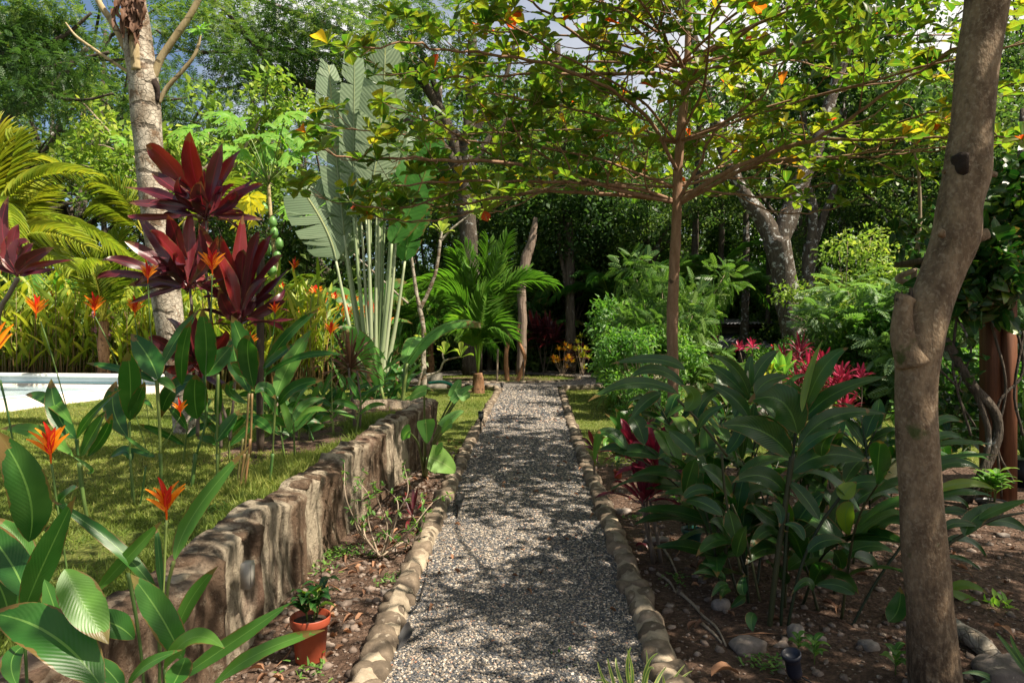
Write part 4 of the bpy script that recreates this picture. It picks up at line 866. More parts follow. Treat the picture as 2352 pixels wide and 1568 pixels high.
# pale trunk left
t = thing('pale_barked_tree', 'tall pale ringed trunk with bare upswept branches behind the purple cordylines', 'tree', P('o', 428, 1005, 7.3) * [1, 1, 0] + [0, 0, .5])
mb = MB(); YW = 7.3
ptube(mb, 'd', [(1275, 1460, 190), (1262, 1380, 160), (1245, 1200, 158), (1190, 900, 170), (1150, 650, 182), (1120, 420, 188), (1090, 150, 176), (1063, 1500, 174, 'a'), (1025, 1200, 176, 'a'), (1000, 900, 184, 'a'), (978, 600, 196, 'a'), (945, 380, 184, 'a'), (925, 150, 162, 'a'), (905, 0, 152, 'a'), (890, -350, 130, 'a')], YW, 24, 130, wob=.03)
mb.build('trunk', M['bark_white'], t)
for pts, w_ in (([(930, 480, 74), (915, 330, 64), (890, 150, 56), (865, 0, 52), (850, -250, 44)], -.12), ([(1035, 540, 50), (1090, 400, 48), (1180, 265, 46), (1280, 120, 42), (1350, -10, 40), (1400, -150, 34)], 0), ([(1075, 700, 30), (1130, 600, 30), (1240, 480, 28), (1310, 390, 24), (1345, 310, 20), (1360, 235, 16)], 0), ([(875, 495, 20), (740, 405, 22), (600, 310, 20), (510, 240, 16), (445, 155, 10)], 0), ([(855, 330, 54), (800, 220, 46), (740, 120, 42), (690, 50, 40), (650, -30, 36)], 0)):
    mb = MB(); ptube(mb, 'a', pts, YW + w_, 12, 40, wob=.03); mb.build('limb', M['bark_limb'], t)
mb = MB(); rs = np.random.RandomState(8)
for i in range(46):
    x = rs.uniform(800, 985); y = rs.uniform(-60, 90); l_ = rs.uniform(90, 260)
    b0 = P('a', x, y, YW - .17); e = P('a', x + rs.uniform(-45, 20), y + l_, YW - .19 + rs.uniform(-.05, .05)); leafsurf(mb, b0, (b0 + e) / 2 + rng.normal(0, .03, 3), e, .05, 'nar', None, rs.uniform(-1, 1), .5, 7, .12, tint=rs.rand() * .3)
mb.build('dried_leaves', M['dry'], t)
mb = MB(); ptube(mb, 'a', [(1030, 560, 70), (1062, 600, 40), (1070, 690, 20)], YW - .05, 8, 10, wob=.25, tint=.1); mb.build('scar', M['scar'], t)
def palmate(mb, c, d, n, s, tint):
    """deeply lobed papaya leaf"""
    d = nrm(d); x = nrm(np.cross(d, n)); 
    for a, l_ in ((0, 1.), (.62, .92), (-.62, .92), (1.25, .75), (-1.25, .75), (1.95, .55), (-1.95, .55)):
        dd = d * math.cos(a) + x * math.sin(a); e = c + dd * s * l_ - [0, 0, s * .22 * l_]; leafsurf(mb, c, (c + e) / 2 + np.array([0, 0, s * .07]), e, s * .23, 'lan', n, 0, .1, 6, .05, tint, 3)
        for f in (.38, .6, .78):
            for sg in (-1, 1):
                b0 = c + (e - c) * f + np.array([0, 0, s * .05 * (1 - f)]); d2 = dd * math.cos(.75) + (np.cross(dd, n)) * math.sin(.75) * sg
                leafsurf(mb, b0, b0 + d2 * s * .12 * l_, b0 + d2 * s * .27 * l_ - [0, 0, s * .05], s * .12, 'lan', n, 0, .1, 3, .0, tint, 3)
mb = MB(); palmate(mb, P('a', 1360, 205, YW), (.3, -.3, .2), (.2, -.6, .8), .17, .6); palmate(mb, P('a', 1350, 215, YW), (-.5, -.2, .1), (.2, -.6, .8), .13, .5); palmate(mb, P('a', 845, 955, YW - .1), (-.5, -.3, .2), (0, -.7, .8), .16, .6); mb.build('leaf_tuft', M['papaya'], t)
# ------------------------------------------------------------ papaya tree
YP = 16.0
t = thing('papaya_tree', 'papaya tree with pale trunk, green fruit and bright lobed leaves in front of the forest', 'tree', P('d', 1985, 1110, YP))
mb = MB(); ptube(mb, 'd', [(2000, 1130, 66), (1960, 1000, 54), (1915, 800, 46), (1890, 500, 38), (1865, 200, 34), (1850, 30, 30), (1835, 1450, 26, 'a'), (1822, 1250, 22, 'a'), (1822, 1190, 16, 'a')], YP, 12, 60, wob=.03); mb.build('trunk', M['bark_papaya'], t)
pet = MB(); lv = MB(); top = P('a', 1822, 1200, YP)
tips = [(1640, 800), (1880, 850), (1560, 760), (1400, 880), (1290, 850), (1750, 900), (1940, 760), (2080, 900), (2200, 940), (1600, 990), (1820, 960), (1990, 1010), (1960, 1370), (2150, 1330)]
for i, (x, y) in enumerate(tips):
    e = P('a', x, y + 25, YP + random.uniform(-1.2, 1.0)); b0 = top + [0, 0, -.25 * random.random() - (.9 if y > 1200 else 0)]
    tube(pet, [b0, (b0 + e) / 2 + [0, 0, .1], e], [.016, .012, .01], 5, 8, tint=.6); dd = e - top; palmate(lv, e, dd * [1, .5, 0] + [.01, -.1, -.1], nrm(np.array([0, -.75, .8])), random.uniform(.58, .78), random.uniform(.1, .7))
e = P('a', 1690, 1330, YP - .6); tube(pet, [top + [0, 0, -.6], e], .012, 5, 5, tint=.8); palmate(lv, e, (-.3, -.2, -.8), (-.1, -1, .3), .75, 1.)
pet.build('petiole', M['stem'], t); lv.build('foliage', M['papaya'], t)
for (x, y) in ((1860, 40), (1895, 115), (1815, 150), (1880, 200), (1850, 295), (1850, -30 + 0), (1790, -120)):
    mb = MB(); q = P('d', x, y, YP - .12); s_ = SZ('d', 60, YP); lathe(mb, q - [0, 0, s_ * .7], [(0, 0), (s_ * .3, s_ * .12), (s_ * .48, s_ * .5), (s_ * .42, s_ * 1.), (s_ * .15, s_ * 1.35), (0, s_ * 1.4)], 12); mb.build('fruit', M['fruit'], t)
# ------------------------------------------------------------ traveller's palm
YT = 13.0
def blade(mb, b, m_, t_, w_, nref=None, n=34, tear=.5, tint=.5, roll=0., droop=.15, rib=None):
    b, m_, t_ = map(lambda a: np.asarray(a, float), (b, m_, t_)); c = 2 * m_ - .5 * (b + t_); s = np.linspace(0, 1, n + 1)[:, None]
    p = (1 - s) ** 2 * b + 2 * s * (1 - s) * c + s * s * t_; T = nrm(2 * (1 - s) * (c - b) + 2 * s * (t_ - c))
    n0 = nrm(CAM - p) + np.array([0, 0, .25]) if nref is None else np.broadcast_to(nref, p.shape)
    sd = nrm(np.cross(T, n0)); N = np.cross(sd, T); sd = sd * math.cos(roll) + N * math.sin(roll); N = np.cross(sd, T); W = PR['ban'](s[:, 0]) * w_ * .5
    for sg in (-1, 1):
        i = 0
        while i < n:
            k = 1
            while i + k < n and random.random() > tear: k += 1
            j = min(i + k, n); off = random.uniform(-.10, .13) * w_; dr = droop * random.uniform(.2, 2.4); idx = np.arange(i, j + 1); f = np.array([0, .5, 1.])
            out = (sd[idx][:, None] * sg * (f[None, :, None] * W[idx][:, None, None]) + T[idx][:, None] * (f[None, :, None] ** 1.5 * (off + .18 * w_)) - (N[idx] * .5 + np.array([0, 0, .5]))[:, None] * (f ** 2)[None, :, None] * dr * w_)
            v = p[idx][:, None] + out; v[0, 2] += T[idx[0]] * .008; uv = np.stack(np.broadcast_arrays(.5 + sg * f[None] * .5, s[idx]), -1)
            mb.add(v.reshape(-1, 3), grid_q(len(idx), 3), None, uv.reshape(-1, 2), np.clip(tint + random.uniform(-.15, .15), 0, 1)); i = j
    if rib: tube(mb, p[::3] + N[::3] * .004, np.linspace(rib, rib * .3, len(p[::3])), 5, tint=1.)
t = thing('travellers_palm', 'tall fan-shaped palm with huge pale paddle leaves and white stalks left of the path', 'palm', P('o', 862, 890, YT) * [1, 1, 0] + [0, 0, .2])
base = P('o', 862, 880, YT); base[2] -= .1
fan = [((772, 600), (745, 520), (686, 425), 125, .0), ((790, 540), (770, 330), (755, 150), 80, .1), ((812, 500), (812, 300), (815, 90), 66, .0), ((845, 470), (872, 300), (885, 110), 105, -.2), ((870, 460), (905, 280), (868, 210), 66, .3), ((872, 480), (852, 330), (845, 190), 100, .2), ((900, 560), (975, 400), (985, 290), 80, -.3), ((930, 600), (950, 480), (985, 400), 85, .1), ((795, 600), (762, 560), (712, 548), 70, .3), ((800, 590), (790, 480), (745, 400), 70, .5), ((905, 520), (930, 440), (955, 380), 90, .2), ((880, 400), (915, 330), (945, 300), 70, .5)]
for i, (p0, p1, p2, w_, dy) in enumerate(fan):
    mb = MB(); a = P('o', *p0, YT + dy); bx = base + [(p0[0] - 862) * .0018, dy * .5, 0]; mid = (a + bx) / 2 + [(p0[0] - 850) * .0005, 0, 0]; tube(mb, [bx, mid, a], [.06, .036, .022], 8, 14, tint=random.random())
    pe = mb.build('petiole', M['petiole'], t); mb = MB(); blade(mb, a, P('o', *p1, YT + dy), P('o', *p2, YT + dy * 1.5), SZ('o', w_, YT), None, 44, .42, random.uniform(.1, 1.) if p0[0] < 890 else .0, random.uniform(-.3, .3), .06, rib=.02); mb.build('blade', M['fan'] if p0[0] < 895 else M['banana'], pe)
for i in range(9):
    mb = MB(); x = 828 + i * 9; a = P('o', x + (x - 862) * .35, 455 + 22 * (i % 3), YT + random.uniform(.0, .3)); b9 = base + [(i - 4) * .025, 0, 0]; tube(mb, [b9, (b9 + a) / 2 + [.04 * (i % 3 - 1), 0, 0], a], [.055, .03, .014], 8, 16, tint=random.random()); mb.build('petiole', M['petiole'], t)
mb = MB(); tube(mb, [base + [0, 0, -.3], base + [0, 0, .5]], [.2, .16], 12, 6, wob=.1); mb.build('trunk', M['bark_coco'], t)
# ------------------------------------------------------------ palms
NAR = leaf_t(4, 3, 'nar', .8, .35)
def frond(mb, b, m_, t_, pin=.5, n=46, s0=.14, nref=(0, 0, 1), tint=.5, tv=.25, w_=.021, ang=.95, droop=.2, r0=.018):
    b, m_, t_ = map(lambda a: np.asarray(a, float), (b, m_, t_)); c = 2 * m_ - .5 * (b + t_)
    s = np.linspace(0, 1, 16)[:, None]; tube(mb, (1 - s) ** 2 * b + 2 * s * (1 - s) * c + s * s * t_, np.linspace(r0, r0 * .2, 16), 5, tint=.8)
    s = np.linspace(s0, 1, n)[:, None]; p = (1 - s) ** 2 * b + 2 * s * (1 - s) * c + s * s * t_; T = nrm(2 * (1 - s) * (c - b) + 2 * s * (t_ - c)); sd = nrm(np.cross(T, np.broadcast_to(nref, p.shape))); N = np.cross(sd, T)
    ln = pin * np.sin(PI * (.17 + .72 * s[:, 0])) ** .7
    for sg in (-1, 1):
        a = ang * (1 - .45 * s); d = T * np.cos(a) + sd * sg * np.sin(a) + N * .18 + rng.normal(0, .06, p.shape) - np.array([0, 0, droop * .5])
        inst(mb, NAR, p, d, N + sd * sg * .2, w_, ln * (.88 + .2 * rng.random(n)), np.clip(tint + tv * (rng.random(n) - .5), 0, 1))
def palm(lab, base, crown_h, nf, L_, mat, seed, trunk_r=.09, extra=(), pin=.5, tint=.5, arch=.55, name='coconut_palm', s0=.14, dirs=None, group=None):
    random.seed(seed); t = thing(name, lab, 'palm', base, group); base = np.array(base, float); c = base + [0, 0, crown_h]
    mb = MB(); tube(mb, [base + [0, 0, -.15], base + [.02, 0, crown_h * .5], c], [trunk_r * 1.3, trunk_r, trunk_r * .8], 12, 14, wob=.14, seed=seed); mb.build('trunk', M['bark_coco'], t)
    fr = []
    for i in range(nf):
        a = i * 2.4 + seed if dirs is None else dirs[i % len(dirs)] + random.uniform(-.2, .2); el = random.uniform(.25, 1.35); d = np.array([math.cos(a) * math.cos(el), math.sin(a) * math.cos(el), math.sin(el)]); l_ = L_ * random.uniform(.8, 1.1)
        m_ = c + d * l_ * .55; e = c + d * l_ * .9 + np.array([math.cos(a), math.sin(a), 0]) * l_ * .22 - [0, 0, l_ * arch * math.cos(el)]; fr.append((c, m_, e, (0, -.3, 1) if el < 1 else (-math.cos(a), -math.sin(a), .3)))
    for e_ in extra: fr.append(e_)
    for f in fr:
        mb = MB(); frond(mb, f[0], f[1], f[2], pin * (L_ / 2.2 if L_ < 2.2 else 1), int(22 + 7 * L_), s0, f[3], tint + random.uniform(-.12, .12)); mb.build('frond', M[mat], t)
    return t
YC = 18.6; pc = P('e', 942, 1110, YC); pc[2] = 0
cr = P('e', 945, 1010, YC)
ex = []
for (mx_, my, tx, ty, dy) in ((1035, 470, 1150, 60, 0.3), (925, 470, 850, 130, .2), (985, 440, 1015, 90, .5), (880, 480, 790, 170, .4), (860, 440, 450, 430, -.6), (850, 560, 640, 480, -.9), (1090, 470, 1460, 390, -.5), (1060, 560, 1290, 300, .6), (975, 620, 1040, 430, -1.6), (1010, 700, 1180, 760, -1.3), (900, 720, 800, 700, -1.2), (930, 520, 900, 280, -.5), (1000, 520, 1080, 210, -.6)):
    ex.append((cr, P('e', mx_, my, YC + dy * .5), P('e', tx, ty, YC + dy), (random.uniform(-.5, .5), -1, .6)))
palm('young coconut palm with upright green fronds at the left of the path junction', pc, .55, 0, 2.6, 'coco', 3, .15, ex, .75, .5, s0=.30)
mb_ = None
def ex_f(lst, k, Y, n=(0, -.8, .6)): return [(P(k, a, b, Y), P(k, c, d, Y + e * .5), P(k, f, g_, Y + e), n) for a, b, c, d, f, g_, e in lst]
palm('yellow-green palm with arching fronds at the left edge of the photo', (-9.3, 11.6, .5), 2.6, 9, 2.6, 'cocoy', 11, .12, ex_f([(-60, 1650, 170, 1260, 590, 1190, -.4), (-100, 1650, 60, 1200, 110, 940, 0), (-150, 1600, 0, 1150, -60, 830, 0), (-60, 1700, 150, 1450, 300, 1290, .3)], 'a', 11.0) + ex_f([(-40, 380, 180, 60, 580, 130, -.5), (-80, 400, 120, 130, 430, 260, -.5)], 'd', 11.0), .60, .55)
palm('feathery golden palm standing behind the pale ringed trunk', P('d', 700, 640, 12.8) * [1, 1, 0] + [0, 0, .45], 1.4, 5, 2.0, 'cocoy', 5, .1, ex_f([(690, 600, 660, 300, 540, 30, 0), (700, 600, 760, 300, 820, 20, .2), (700, 600, 560, 330, 480, 150, 0), (690, 600, 800, 350, 980, 250, .3)], 'd', 12.6) + ex_f([(960, 1560, 830, 1330, 640, 1240, 0), (980, 1600, 800, 1420, 650, 1400, 0), (1150, 1600, 1450, 1300, 1600, 1220, .5)], 'a', 12.6), .62, .40)
palm('small drooping palm between the papaya and the travellers palm', P('d', 1900, 700, 19) * [1, 1, 0] + [0, 0, .2], 2.0, 9, 2.0, 'cocoy', 21, .1, (), .5, .25)
palm('dark palm behind the frangipani trunk', P('e', 620, 1000, 24.5) * [1, 1, 0], 1.5, 12, 2.9, 'coco', 31, .12, (), .6, .1)
palm('bushy palm growing behind the travellers palm', P('e', 380, 1000, 22.5) * [1, 1, 0], 1.6, 11, 2.6, 'coco', 33, .12, (), .6, .35)
palm('grey-green fan of palm fronds behind the pinnate shrub', P('f', 250, 700, 24) * [1, 1, 0], 2.4, 13, 3.0, 'coco', 37, .12, (), .7, .2)
palm('shaded palm under the forest edge right of the tall dark trunk', P('e', 1850, 900, 27) * [1, 1, 0], 2.6, 11, 3.0, 'coco', 41, .12, (), .7, .0)
# bananas / broad leaf plants
def banana(lab, base, h, n, L_, w_, mat='banana', seed=1, name='banana_plant', tint=.5, group=None, tear=.25):
    random.seed(seed); base = np.array(base, float); t = thing(name, lab, 'plant', base, group); ms = MB(); mb = MB()
    for i in range(n):
        a = i * 2.4 + seed; el = random.uniform(.5, 1.35); s0 = base + [random.uniform(-.15, .15), random.uniform(-.15, .15), 0]; b0 = s0 + np.array([math.cos(a) * .12, math.sin(a) * .12, h * random.uniform(.6, 1)])
        tube(ms, [s0, b0], [.035, .02], 6, 5, tint=random.random()); d = np.array([math.cos(a) * math.cos(el), math.sin(a) * math.cos(el), math.sin(el)]); l_ = L_ * random.uniform(.75, 1.1)
        m_ = b0 + d * l_ * .55; e = b0 + d * l_ * .9 + np.array([math.cos(a), math.sin(a), 0]) * l_ * .2 - [0, 0, l_ * .3 * math.cos(el)]
        blade(mb, b0, m_, e, w_, (0, -.5, .9) if el < 1 else None, 18, tear, tint + random.uniform(-.25, .25), random.uniform(-.3, .3), .12, rib=.008)
    ms.build('stem', M['stem'], t); mb.build('foliage', M[mat], t); return t
banana('banana plant with broad green leaves behind the left palm', (-9.7, 14.6, .4), 2.0, 7, 1.5, .32, seed=2)
banana('broad-leaved green plant at the left edge under the yellow palm', (-11.5, 15.0, .4), 1.2, 9, 1.5, .40, seed=4)
banana('dark banana plant behind the orange flowers left of centre', (-4.5, 20.5, .1), 1.8, 9, 2.2, .55, seed=7, tint=.2)
banana('banana plant with torn leaves behind the orange forked stems', P('e', 1290, 1000, 28.8) * [1, 1, 0], 2.0, 10, 2.4, .6, seed=9, tint=.3)
banana('leafy banana plant beside the dark purple cordyline', P('e', 1130, 1000, 29.3) * [1, 1, 0], 1.6, 9, 2.2, .55, seed=12, tint=.2)
banana('upright broad-leaved heliconia right of the travellers palm', P('e', 400, 900, 9.9) * [1, 1, 0] + [0, 0, .3], .9, 3, 1.4, .28, seed=14, tint=.7, name='heliconia', tear=.04)
# ------------------------------------------------------------ cordylines
def rosette(mb, c, up, n, L_, w_, seed, tint=(0, 1), flat=.9, prof='cor'):
    seed = abs(int(seed))
    rs = np.random.RandomState(abs(int(seed))); up = nrm(up); x = nrm(np.cross(up, [.2, 1, .1])); y = np.cross(up, x)
    for i in range(n):
        f = i / n; a = i * 2.4 + rs.rand() * .5; e = 1.35 - f * flat * 1.35 + rs.uniform(-.15, .15); d = (x * math.cos(a) + y * math.sin(a)) * math.cos(e) + up * math.sin(e); l_ = L_ * rs.uniform(.75, 1.1)
        b0 = c - up * .12 * L_ * f; m_ = b0 + d * l_ * .55; en = b0 + d * l_ * .95 - np.array([0, 0, l_ * .25 * math.cos(e)]); leafsurf(mb, b0, m_, en, w_ * rs.uniform(.8, 1.15), prof, up + rng.normal(0, .1, 3) if e < 1.2 else None, rs.uniform(-.3, .3), .3, 8, .02, tint[0] + (tint[1] - tint[0]) * rs.rand())
YD = 5.6
t = thing('purple_cordyline', 'large dark red-purple cordyline with several leafy heads in front of the pale trunk', 'cordyline', P('d', 1500, 1450, YD) * [1, 1, 0] + [0, 0, .5])
st = MB()
for pts in ([(1560, 1380, 20), (1480, 1100, 22), (1440, 700, 22), (1400, 300, 18), (1400, 1500, 16, 'a')], [(1340, 1420, 26), (1345, 1150, 22), (1330, 960, 20), (1310, 700, 20), (1290, 420, 18)], [(1560, 1450, 20), (1590, 1100, 18), (1625, 700, 18)], [(1500, 1500, 22), (1490, 1200, 20), (1430, 900, 18)]): ptube(st, 'd', pts, YD, 8, 30, wob=.06)
st.build('stem', M['cordstem'], t)
heads = {
 'a1': ('a', (1400, 1500), [(1310, 1150, 1290, 890, 130), (1160, 1130, 990, 985, 120), (1180, 1280, 1025, 1160, 115), (1450, 1200, 1510, 970, 100), (1510, 1200, 1635, 1020, 85), (1300, 1250, 1330, 1065, 95), (1370, 1360, 1365, 1230, 125), (1570, 1350, 1720, 1215, 95), (1620, 1330, 1785, 1250, 85), (1110, 1330, 845, 1270, 80), (1090, 1390, 875, 1375, 80), (1150, 1420, 1030, 1375, 85), (1010, 1475, 870, 1458, 50), (1470, 1330, 1480, 1100, 80), (1560, 1400, 1590, 1290, 90), (1620, 1470, 1780, 1490, 50), (1240, 1330, 1230, 1200, 70)]),
 'd2': ('d', (1275, 450), [(850, 320, 655, 355, 62), (930, 260, 690, 230, 80), (1060, 230, 845, 100, 115), (1090, 130, 950, -60, 110), (1150, 150, 1010, 30, 120), (1210, 130, 1140, -80, 105), (1280, 120, 1290, -100, 100), (1350, 160, 1400, -70, 95), (1060, 455, 880, 520, 42), (1120, 300, 900, 410, 60), (1200, 280, 1210, 190, 120), (1330, 330, 1290, 280, 120), (1150, 390, 940, 385, 75), (1400, 250, 1480, 60, 85), (1060, 370, 870, 400, 55), (1380, 400, 1560, 330, 60)]),
 'd3': ('d', (1625, 690), [(1500, 300, 1350, -20, 100), (1540, 330, 1400, 100, 110), (1480, 470, 1300, 395, 95), (1620, 250, 1650, -80, 110), (1740, 260, 1860, 45, 80), (1780, 350, 1915, 190, 95), (1640, 330, 1650, 155, 125), (1830, 420, 1965, 285, 60), (1670, 540, 1720, 430, 115), (1800, 560, 1940, 500, 60), (1800, 640, 2010, 622, 30), (1520, 500, 1370, 480, 60), (1560, 280, 1500, 60, 90), (1700, 240, 1760, 30, 80), (1540, 560, 1490, 420, 90), (1850, 520, 1930, 420, 60), (1600, 400, 1560, 230, 110), (1700, 480, 1840, 330, 80)]),
 'd4': ('d', (1335, 980), [(1230, 720, 1130, 620, 110), (1150, 820, 1005, 745, 85), (1190, 900, 1070, 850, 70), (1400, 800, 1440, 640, 80), (1470, 820, 1535, 700, 85), (1220, 960, 1125, 965, 65), (1450, 960, 1560, 960, 80), (1310, 750, 1290, 560, 90), (1350, 980, 1380, 860, 120), (1240, 1010, 1150, 1060, 50), (1430, 1020, 1530, 1060, 50), (1270, 850, 1180, 700, 80)]),
}
for kx, (k, b0, L_) in heads.items():
    mb = MB()
    for i, (mx_, my, tx, ty, w_) in enumerate(L_):
        bb = (b0[0] + random.uniform(-15, 15), b0[1] - random.uniform(0, 90)); hero(mb, k, (bb[0], bb[1], mx_, my, tx, ty), w_ * .92, YD + random.uniform(-.12, .12), random.uniform(-.45, .25), random.uniform(-.85, .85), 'cor', fold=.3, nl=14, wave=.022)
    hd = mb.build('leaf_rosette', M['cord'], t)
    mb = MB(); rosette(mb, P(k, b0[0], b0[1] - 40, YD + .1), (0, .15, 1), 22, .46, .075, ord(kx[1]) % 50 + 3, (0, .7)); mb.build('leaf_rosette', M['cord'], t)
t = thing('purple_cordyline', 'purple cordyline on a thin ringed stem at the left edge', 'cordyline', P('d', 0, 1000, 4.8) * [1, 1, 0] + [0, 0, .5])
mb = MB(); ptube(mb, 'd', [(-60, 1300, 40), (-30, 800, 34), (0, 570, 30), (60, 460, 30), (120, 350, 30)], 4.8, 10, 30, wob=.05); mb.build('stem', M['cordstem'], t); mb = MB()
for q in ((180, 240, 370, 140, 90), (230, 270, 500, 225, 40), (220, 310, 380, 290, 45), (120, 150, 200, 105, 90), (90, 120, 130, -20, 70), (30, 120, 20, -130, 90), (20, 200, -60, 60, 90), (0, 250, -120, 200, 80), (160, 200, 230, 110, 60), (70, 200, 80, 40, 100), (10, 100, 60, -210, 90)):
    hero(mb, 'd', (120, 340, q[0], q[1], q[2], q[3]), q[4] * 1.1, 4.8, 0., None, 'cor', fold=.3)
mb.build('leaf_rosette', M['cord'], t)
def cordy(lab, k, x, y, Y, h, heads, L_, w_, mat, seed, n=16, group=None, z0=None, tint=(0, 1)):
    b0 = P(k, x, y, Y); 
    if z0 is None: b0[2] = float(H(b0[0], b0[1]))
    t = thing('cordyline', lab, 'cordyline', b0, group); ms = MB(); mb = MB(); rs = np.random.RandomState(abs(int(seed)))
    for j in range(heads):
        e = b0 + [rs.uniform(-.25, .25) * (heads > 1) * h, rs.uniform(-.2, .2) * (heads > 1), h * (rs.uniform(.55, 1) if j else 1)]; tube(ms, [b0 + rs.normal(0, .02, 3) * [1, 1, 0], (b0 + e) / 2 + rs.normal(0, .03, 3), e], [.014, .012, .010], 7, 8); rosette(mb, e, (rs.uniform(-.2, .2), rs.uniform(-.2, .1), 1), n, L_, w_, seed * 9 + j, tint)
    ms.build('stem', M['cordstem'], t); mb.build('foliage', M[mat], t)
cordy('small dark red cordyline on the lawn edge beside the right kerb', 'k', 445, 340, 7.3, .36, 1, .26, .045, 'cord', 3, 12)
cordy('purple-pink cordyline in front of the ginger leaves right of the path', 'k', 870, 730, 4.8, .74, 4, .34, .065, 'cordred', 5, 15, tint=(0, .5))
cordy('spindly dark red cordyline seedling at the foot of the wall', 'h', 500, 380, 5.6, .12, 1, .28, .03, 'cord', 6, 12)
cordy('dense dark purple cordyline in the shade behind the ring path', 'e', 1390, 970, 27.5, 1.7, 5, 1.1, .12, 'cord', 7, 26)
cordy('low purple cordyline beside the tall dark trunk', 'e', 1600, 960, 26.5, .9, 2, .7, .10, 'cord', 8, 18)
for i, (lab, k, x, ytop, Y, L_, hd, tn) in enumerate([('bright pink-red cordyline in front of the dark corrugated roof', 'f', 500, 790, 17.0, .36, 2, (.5, 1)), ('dark red cordyline with a dense head against the lichen trunk', 'f', 775, 810, 14.5, .55, 4, (0, .35)), ('red and purple cordyline behind the rolled young ginger leaf', 'f', 850, 985, 12.8, .55, 3, (.1, .7)), ('vivid pink-tipped cordyline in the middle of the red group', 'f', 930, 900, 13.2, .55, 4, (.4, 1)), ('crimson cordyline right of the upright ginger leaves', 'f', 1110, 980, 13.0, .55, 5, (.3, .9)), ('small magenta cordyline at the right end of the red group', 'f', 1250, 980, 13.5, .40, 1, (.6, 1)), ('low purple-pink cordyline at the foot of the red group', 'f', 1110, 1190, 11.8, .45, 2, (.2, .8)), ('small red cordyline under the pinnate shrub', 'f', 370, 1090, 12.8, .40, 2, (.3, .8))]):
    q = P(k, x, ytop, Y); hgt = max(q[2] - .12, .25); q2 = CH; b0 = np.array([q[0], Y, 0]); pyb = (HZ + F * CH / Y - FR[k][1]) / S3
    cordy(lab, k, x, pyb, Y, hgt, hd, L_ * .85, .052, 'cordred', 50 + i, 17, tint=tn)
# ------------------------------------------------------------ heliconia shoots by the wall
def stemline(mb, k, pts, w_, Y, tint=None, dY=0):
    p = [P(k, pts[i], pts[i + 1], Y + dY * i / len(pts)) for i in range(0, len(pts), 2)]; tube(mb, p, np.linspace(SZ(k, w_, Y) / 2, SZ(k, w_, Y) / 3.2, len(p)), 7, len(p) * 5, tint=random.random() if tint is None else tint)
def hflower(mb, c, s, up=(0, 0, 1), spread=.8, seed=1):
    rs = np.random.RandomState(abs(int(seed))); up = nrm(np.array(up) + 0.); sd = nrm(np.cross(up, CAM - c)) ; nf = np.cross(sd, up)
    tube(mb, [c - up * s * .12, c + up * s * .1, c + up * s * .45], [s * .012, s * .03, s * .02], 6, 8, tint=.6)
    for f, a, l_, tn, w_ in ((.12, .95, .62, .95, .09), (.12, -.95, .60, .9, .09), (.22, .80, .66, 1, .09), (.22, -.72, .62, .8, .09), (.34, .75, .55, .9, .08), (.34, -.8, .52, 1, .08), (.2, .10, .62, .0, .13), (.36, -.06, .62, .0, .10), (.08, -.3, .55, .15, .12), (.3, .35, .45, .5, .08)):
        a = a * spread + rs.uniform(-.12, .12); ydir = nf * rs.uniform(-.5, .5); b0 = c + up * s * f; d = up * math.cos(a) + sd * math.sin(a) + ydir * abs(math.sin(a)); l2 = l_ * s * rs.uniform(.85, 1.1)
        m_ = b0 + d * l2 * .5 + up * s * .03; e = b0 + d * l2 + sd * math.copysign(.05 * s, a) ; leafsurf(mb, b0, m_, e, w_ * s * 1.5, 'lan', None, rs.uniform(-.4, .4), .7, 7, .0, tn, 3)
def shoot(lab, Y, k, stems=(), leaves=(), flowers=(), fill=0, stemmat='stem', name='heliconia', mat='hel', tn=(0, 1)):
    s0 = stems[0]; bx = P(s0[0], s0[1][-2], s0[1][-1], Y); t = thing(name, lab, 'heliconia', (bx[0], Y, float(H(bx[0], Y)))); ms = MB(); ml = MB()
    for s in stems: stemline(ms, s[0], s[1], s[2], Y)
    for q in leaves:
        kk = q[7] if len(q) > 7 else k; hero(ml, kk, q[:6], q[6] * 1.05, Y + random.uniform(-.06, .06), random.uniform(-.25, .25), None, 'hel', random.uniform(tn[0], tn[1]), fold=.22, nl=14, wave=.010)
    ms.build('stem', M[stemmat], t)
    if ml.n: ml.build('foliage', M[mat], t)
    for (kk, x, y, s_) in flowers:
        mf = MB(); hflower(mf, P(kk, x, y, Y), SZ(kk, s_, Y), (random.uniform(-.1, .1), -.1, 1), .72, int(x)); mf.build('flower', M['flower'], t)
    return t
shoot('heliconia shoot with a broad folded leaf and long drooping leaf before the pool', 4.55, 'd', [('d', (1065, 1040, 1080, 1300, 1090, 1555), 26), ('g', (1090, 0, 1105, 440), 26)], [(1070, 1040, 1010, 890, 888, 725, 160), (1055, 1055, 840, 975, 585, 925, 72), (1060, 1040, 1130, 1055, 1190, 1125, 60)])
shoot('heliconia shoot with two upright dark leaves in front of the pool corner', 4.45, 'd', [('d', (880, 1320, 882, 1555), 18), ('g', (885, 0, 905, 480), 18)], [(880, 1320, 885, 1060, 865, 840, 135), (885, 1310, 930, 1180, 985, 1050, 80), (870, 1430, 770, 1240, 790, 1045, 120), (880, 1500, 980, 1540, 1060, 1560, 40)])
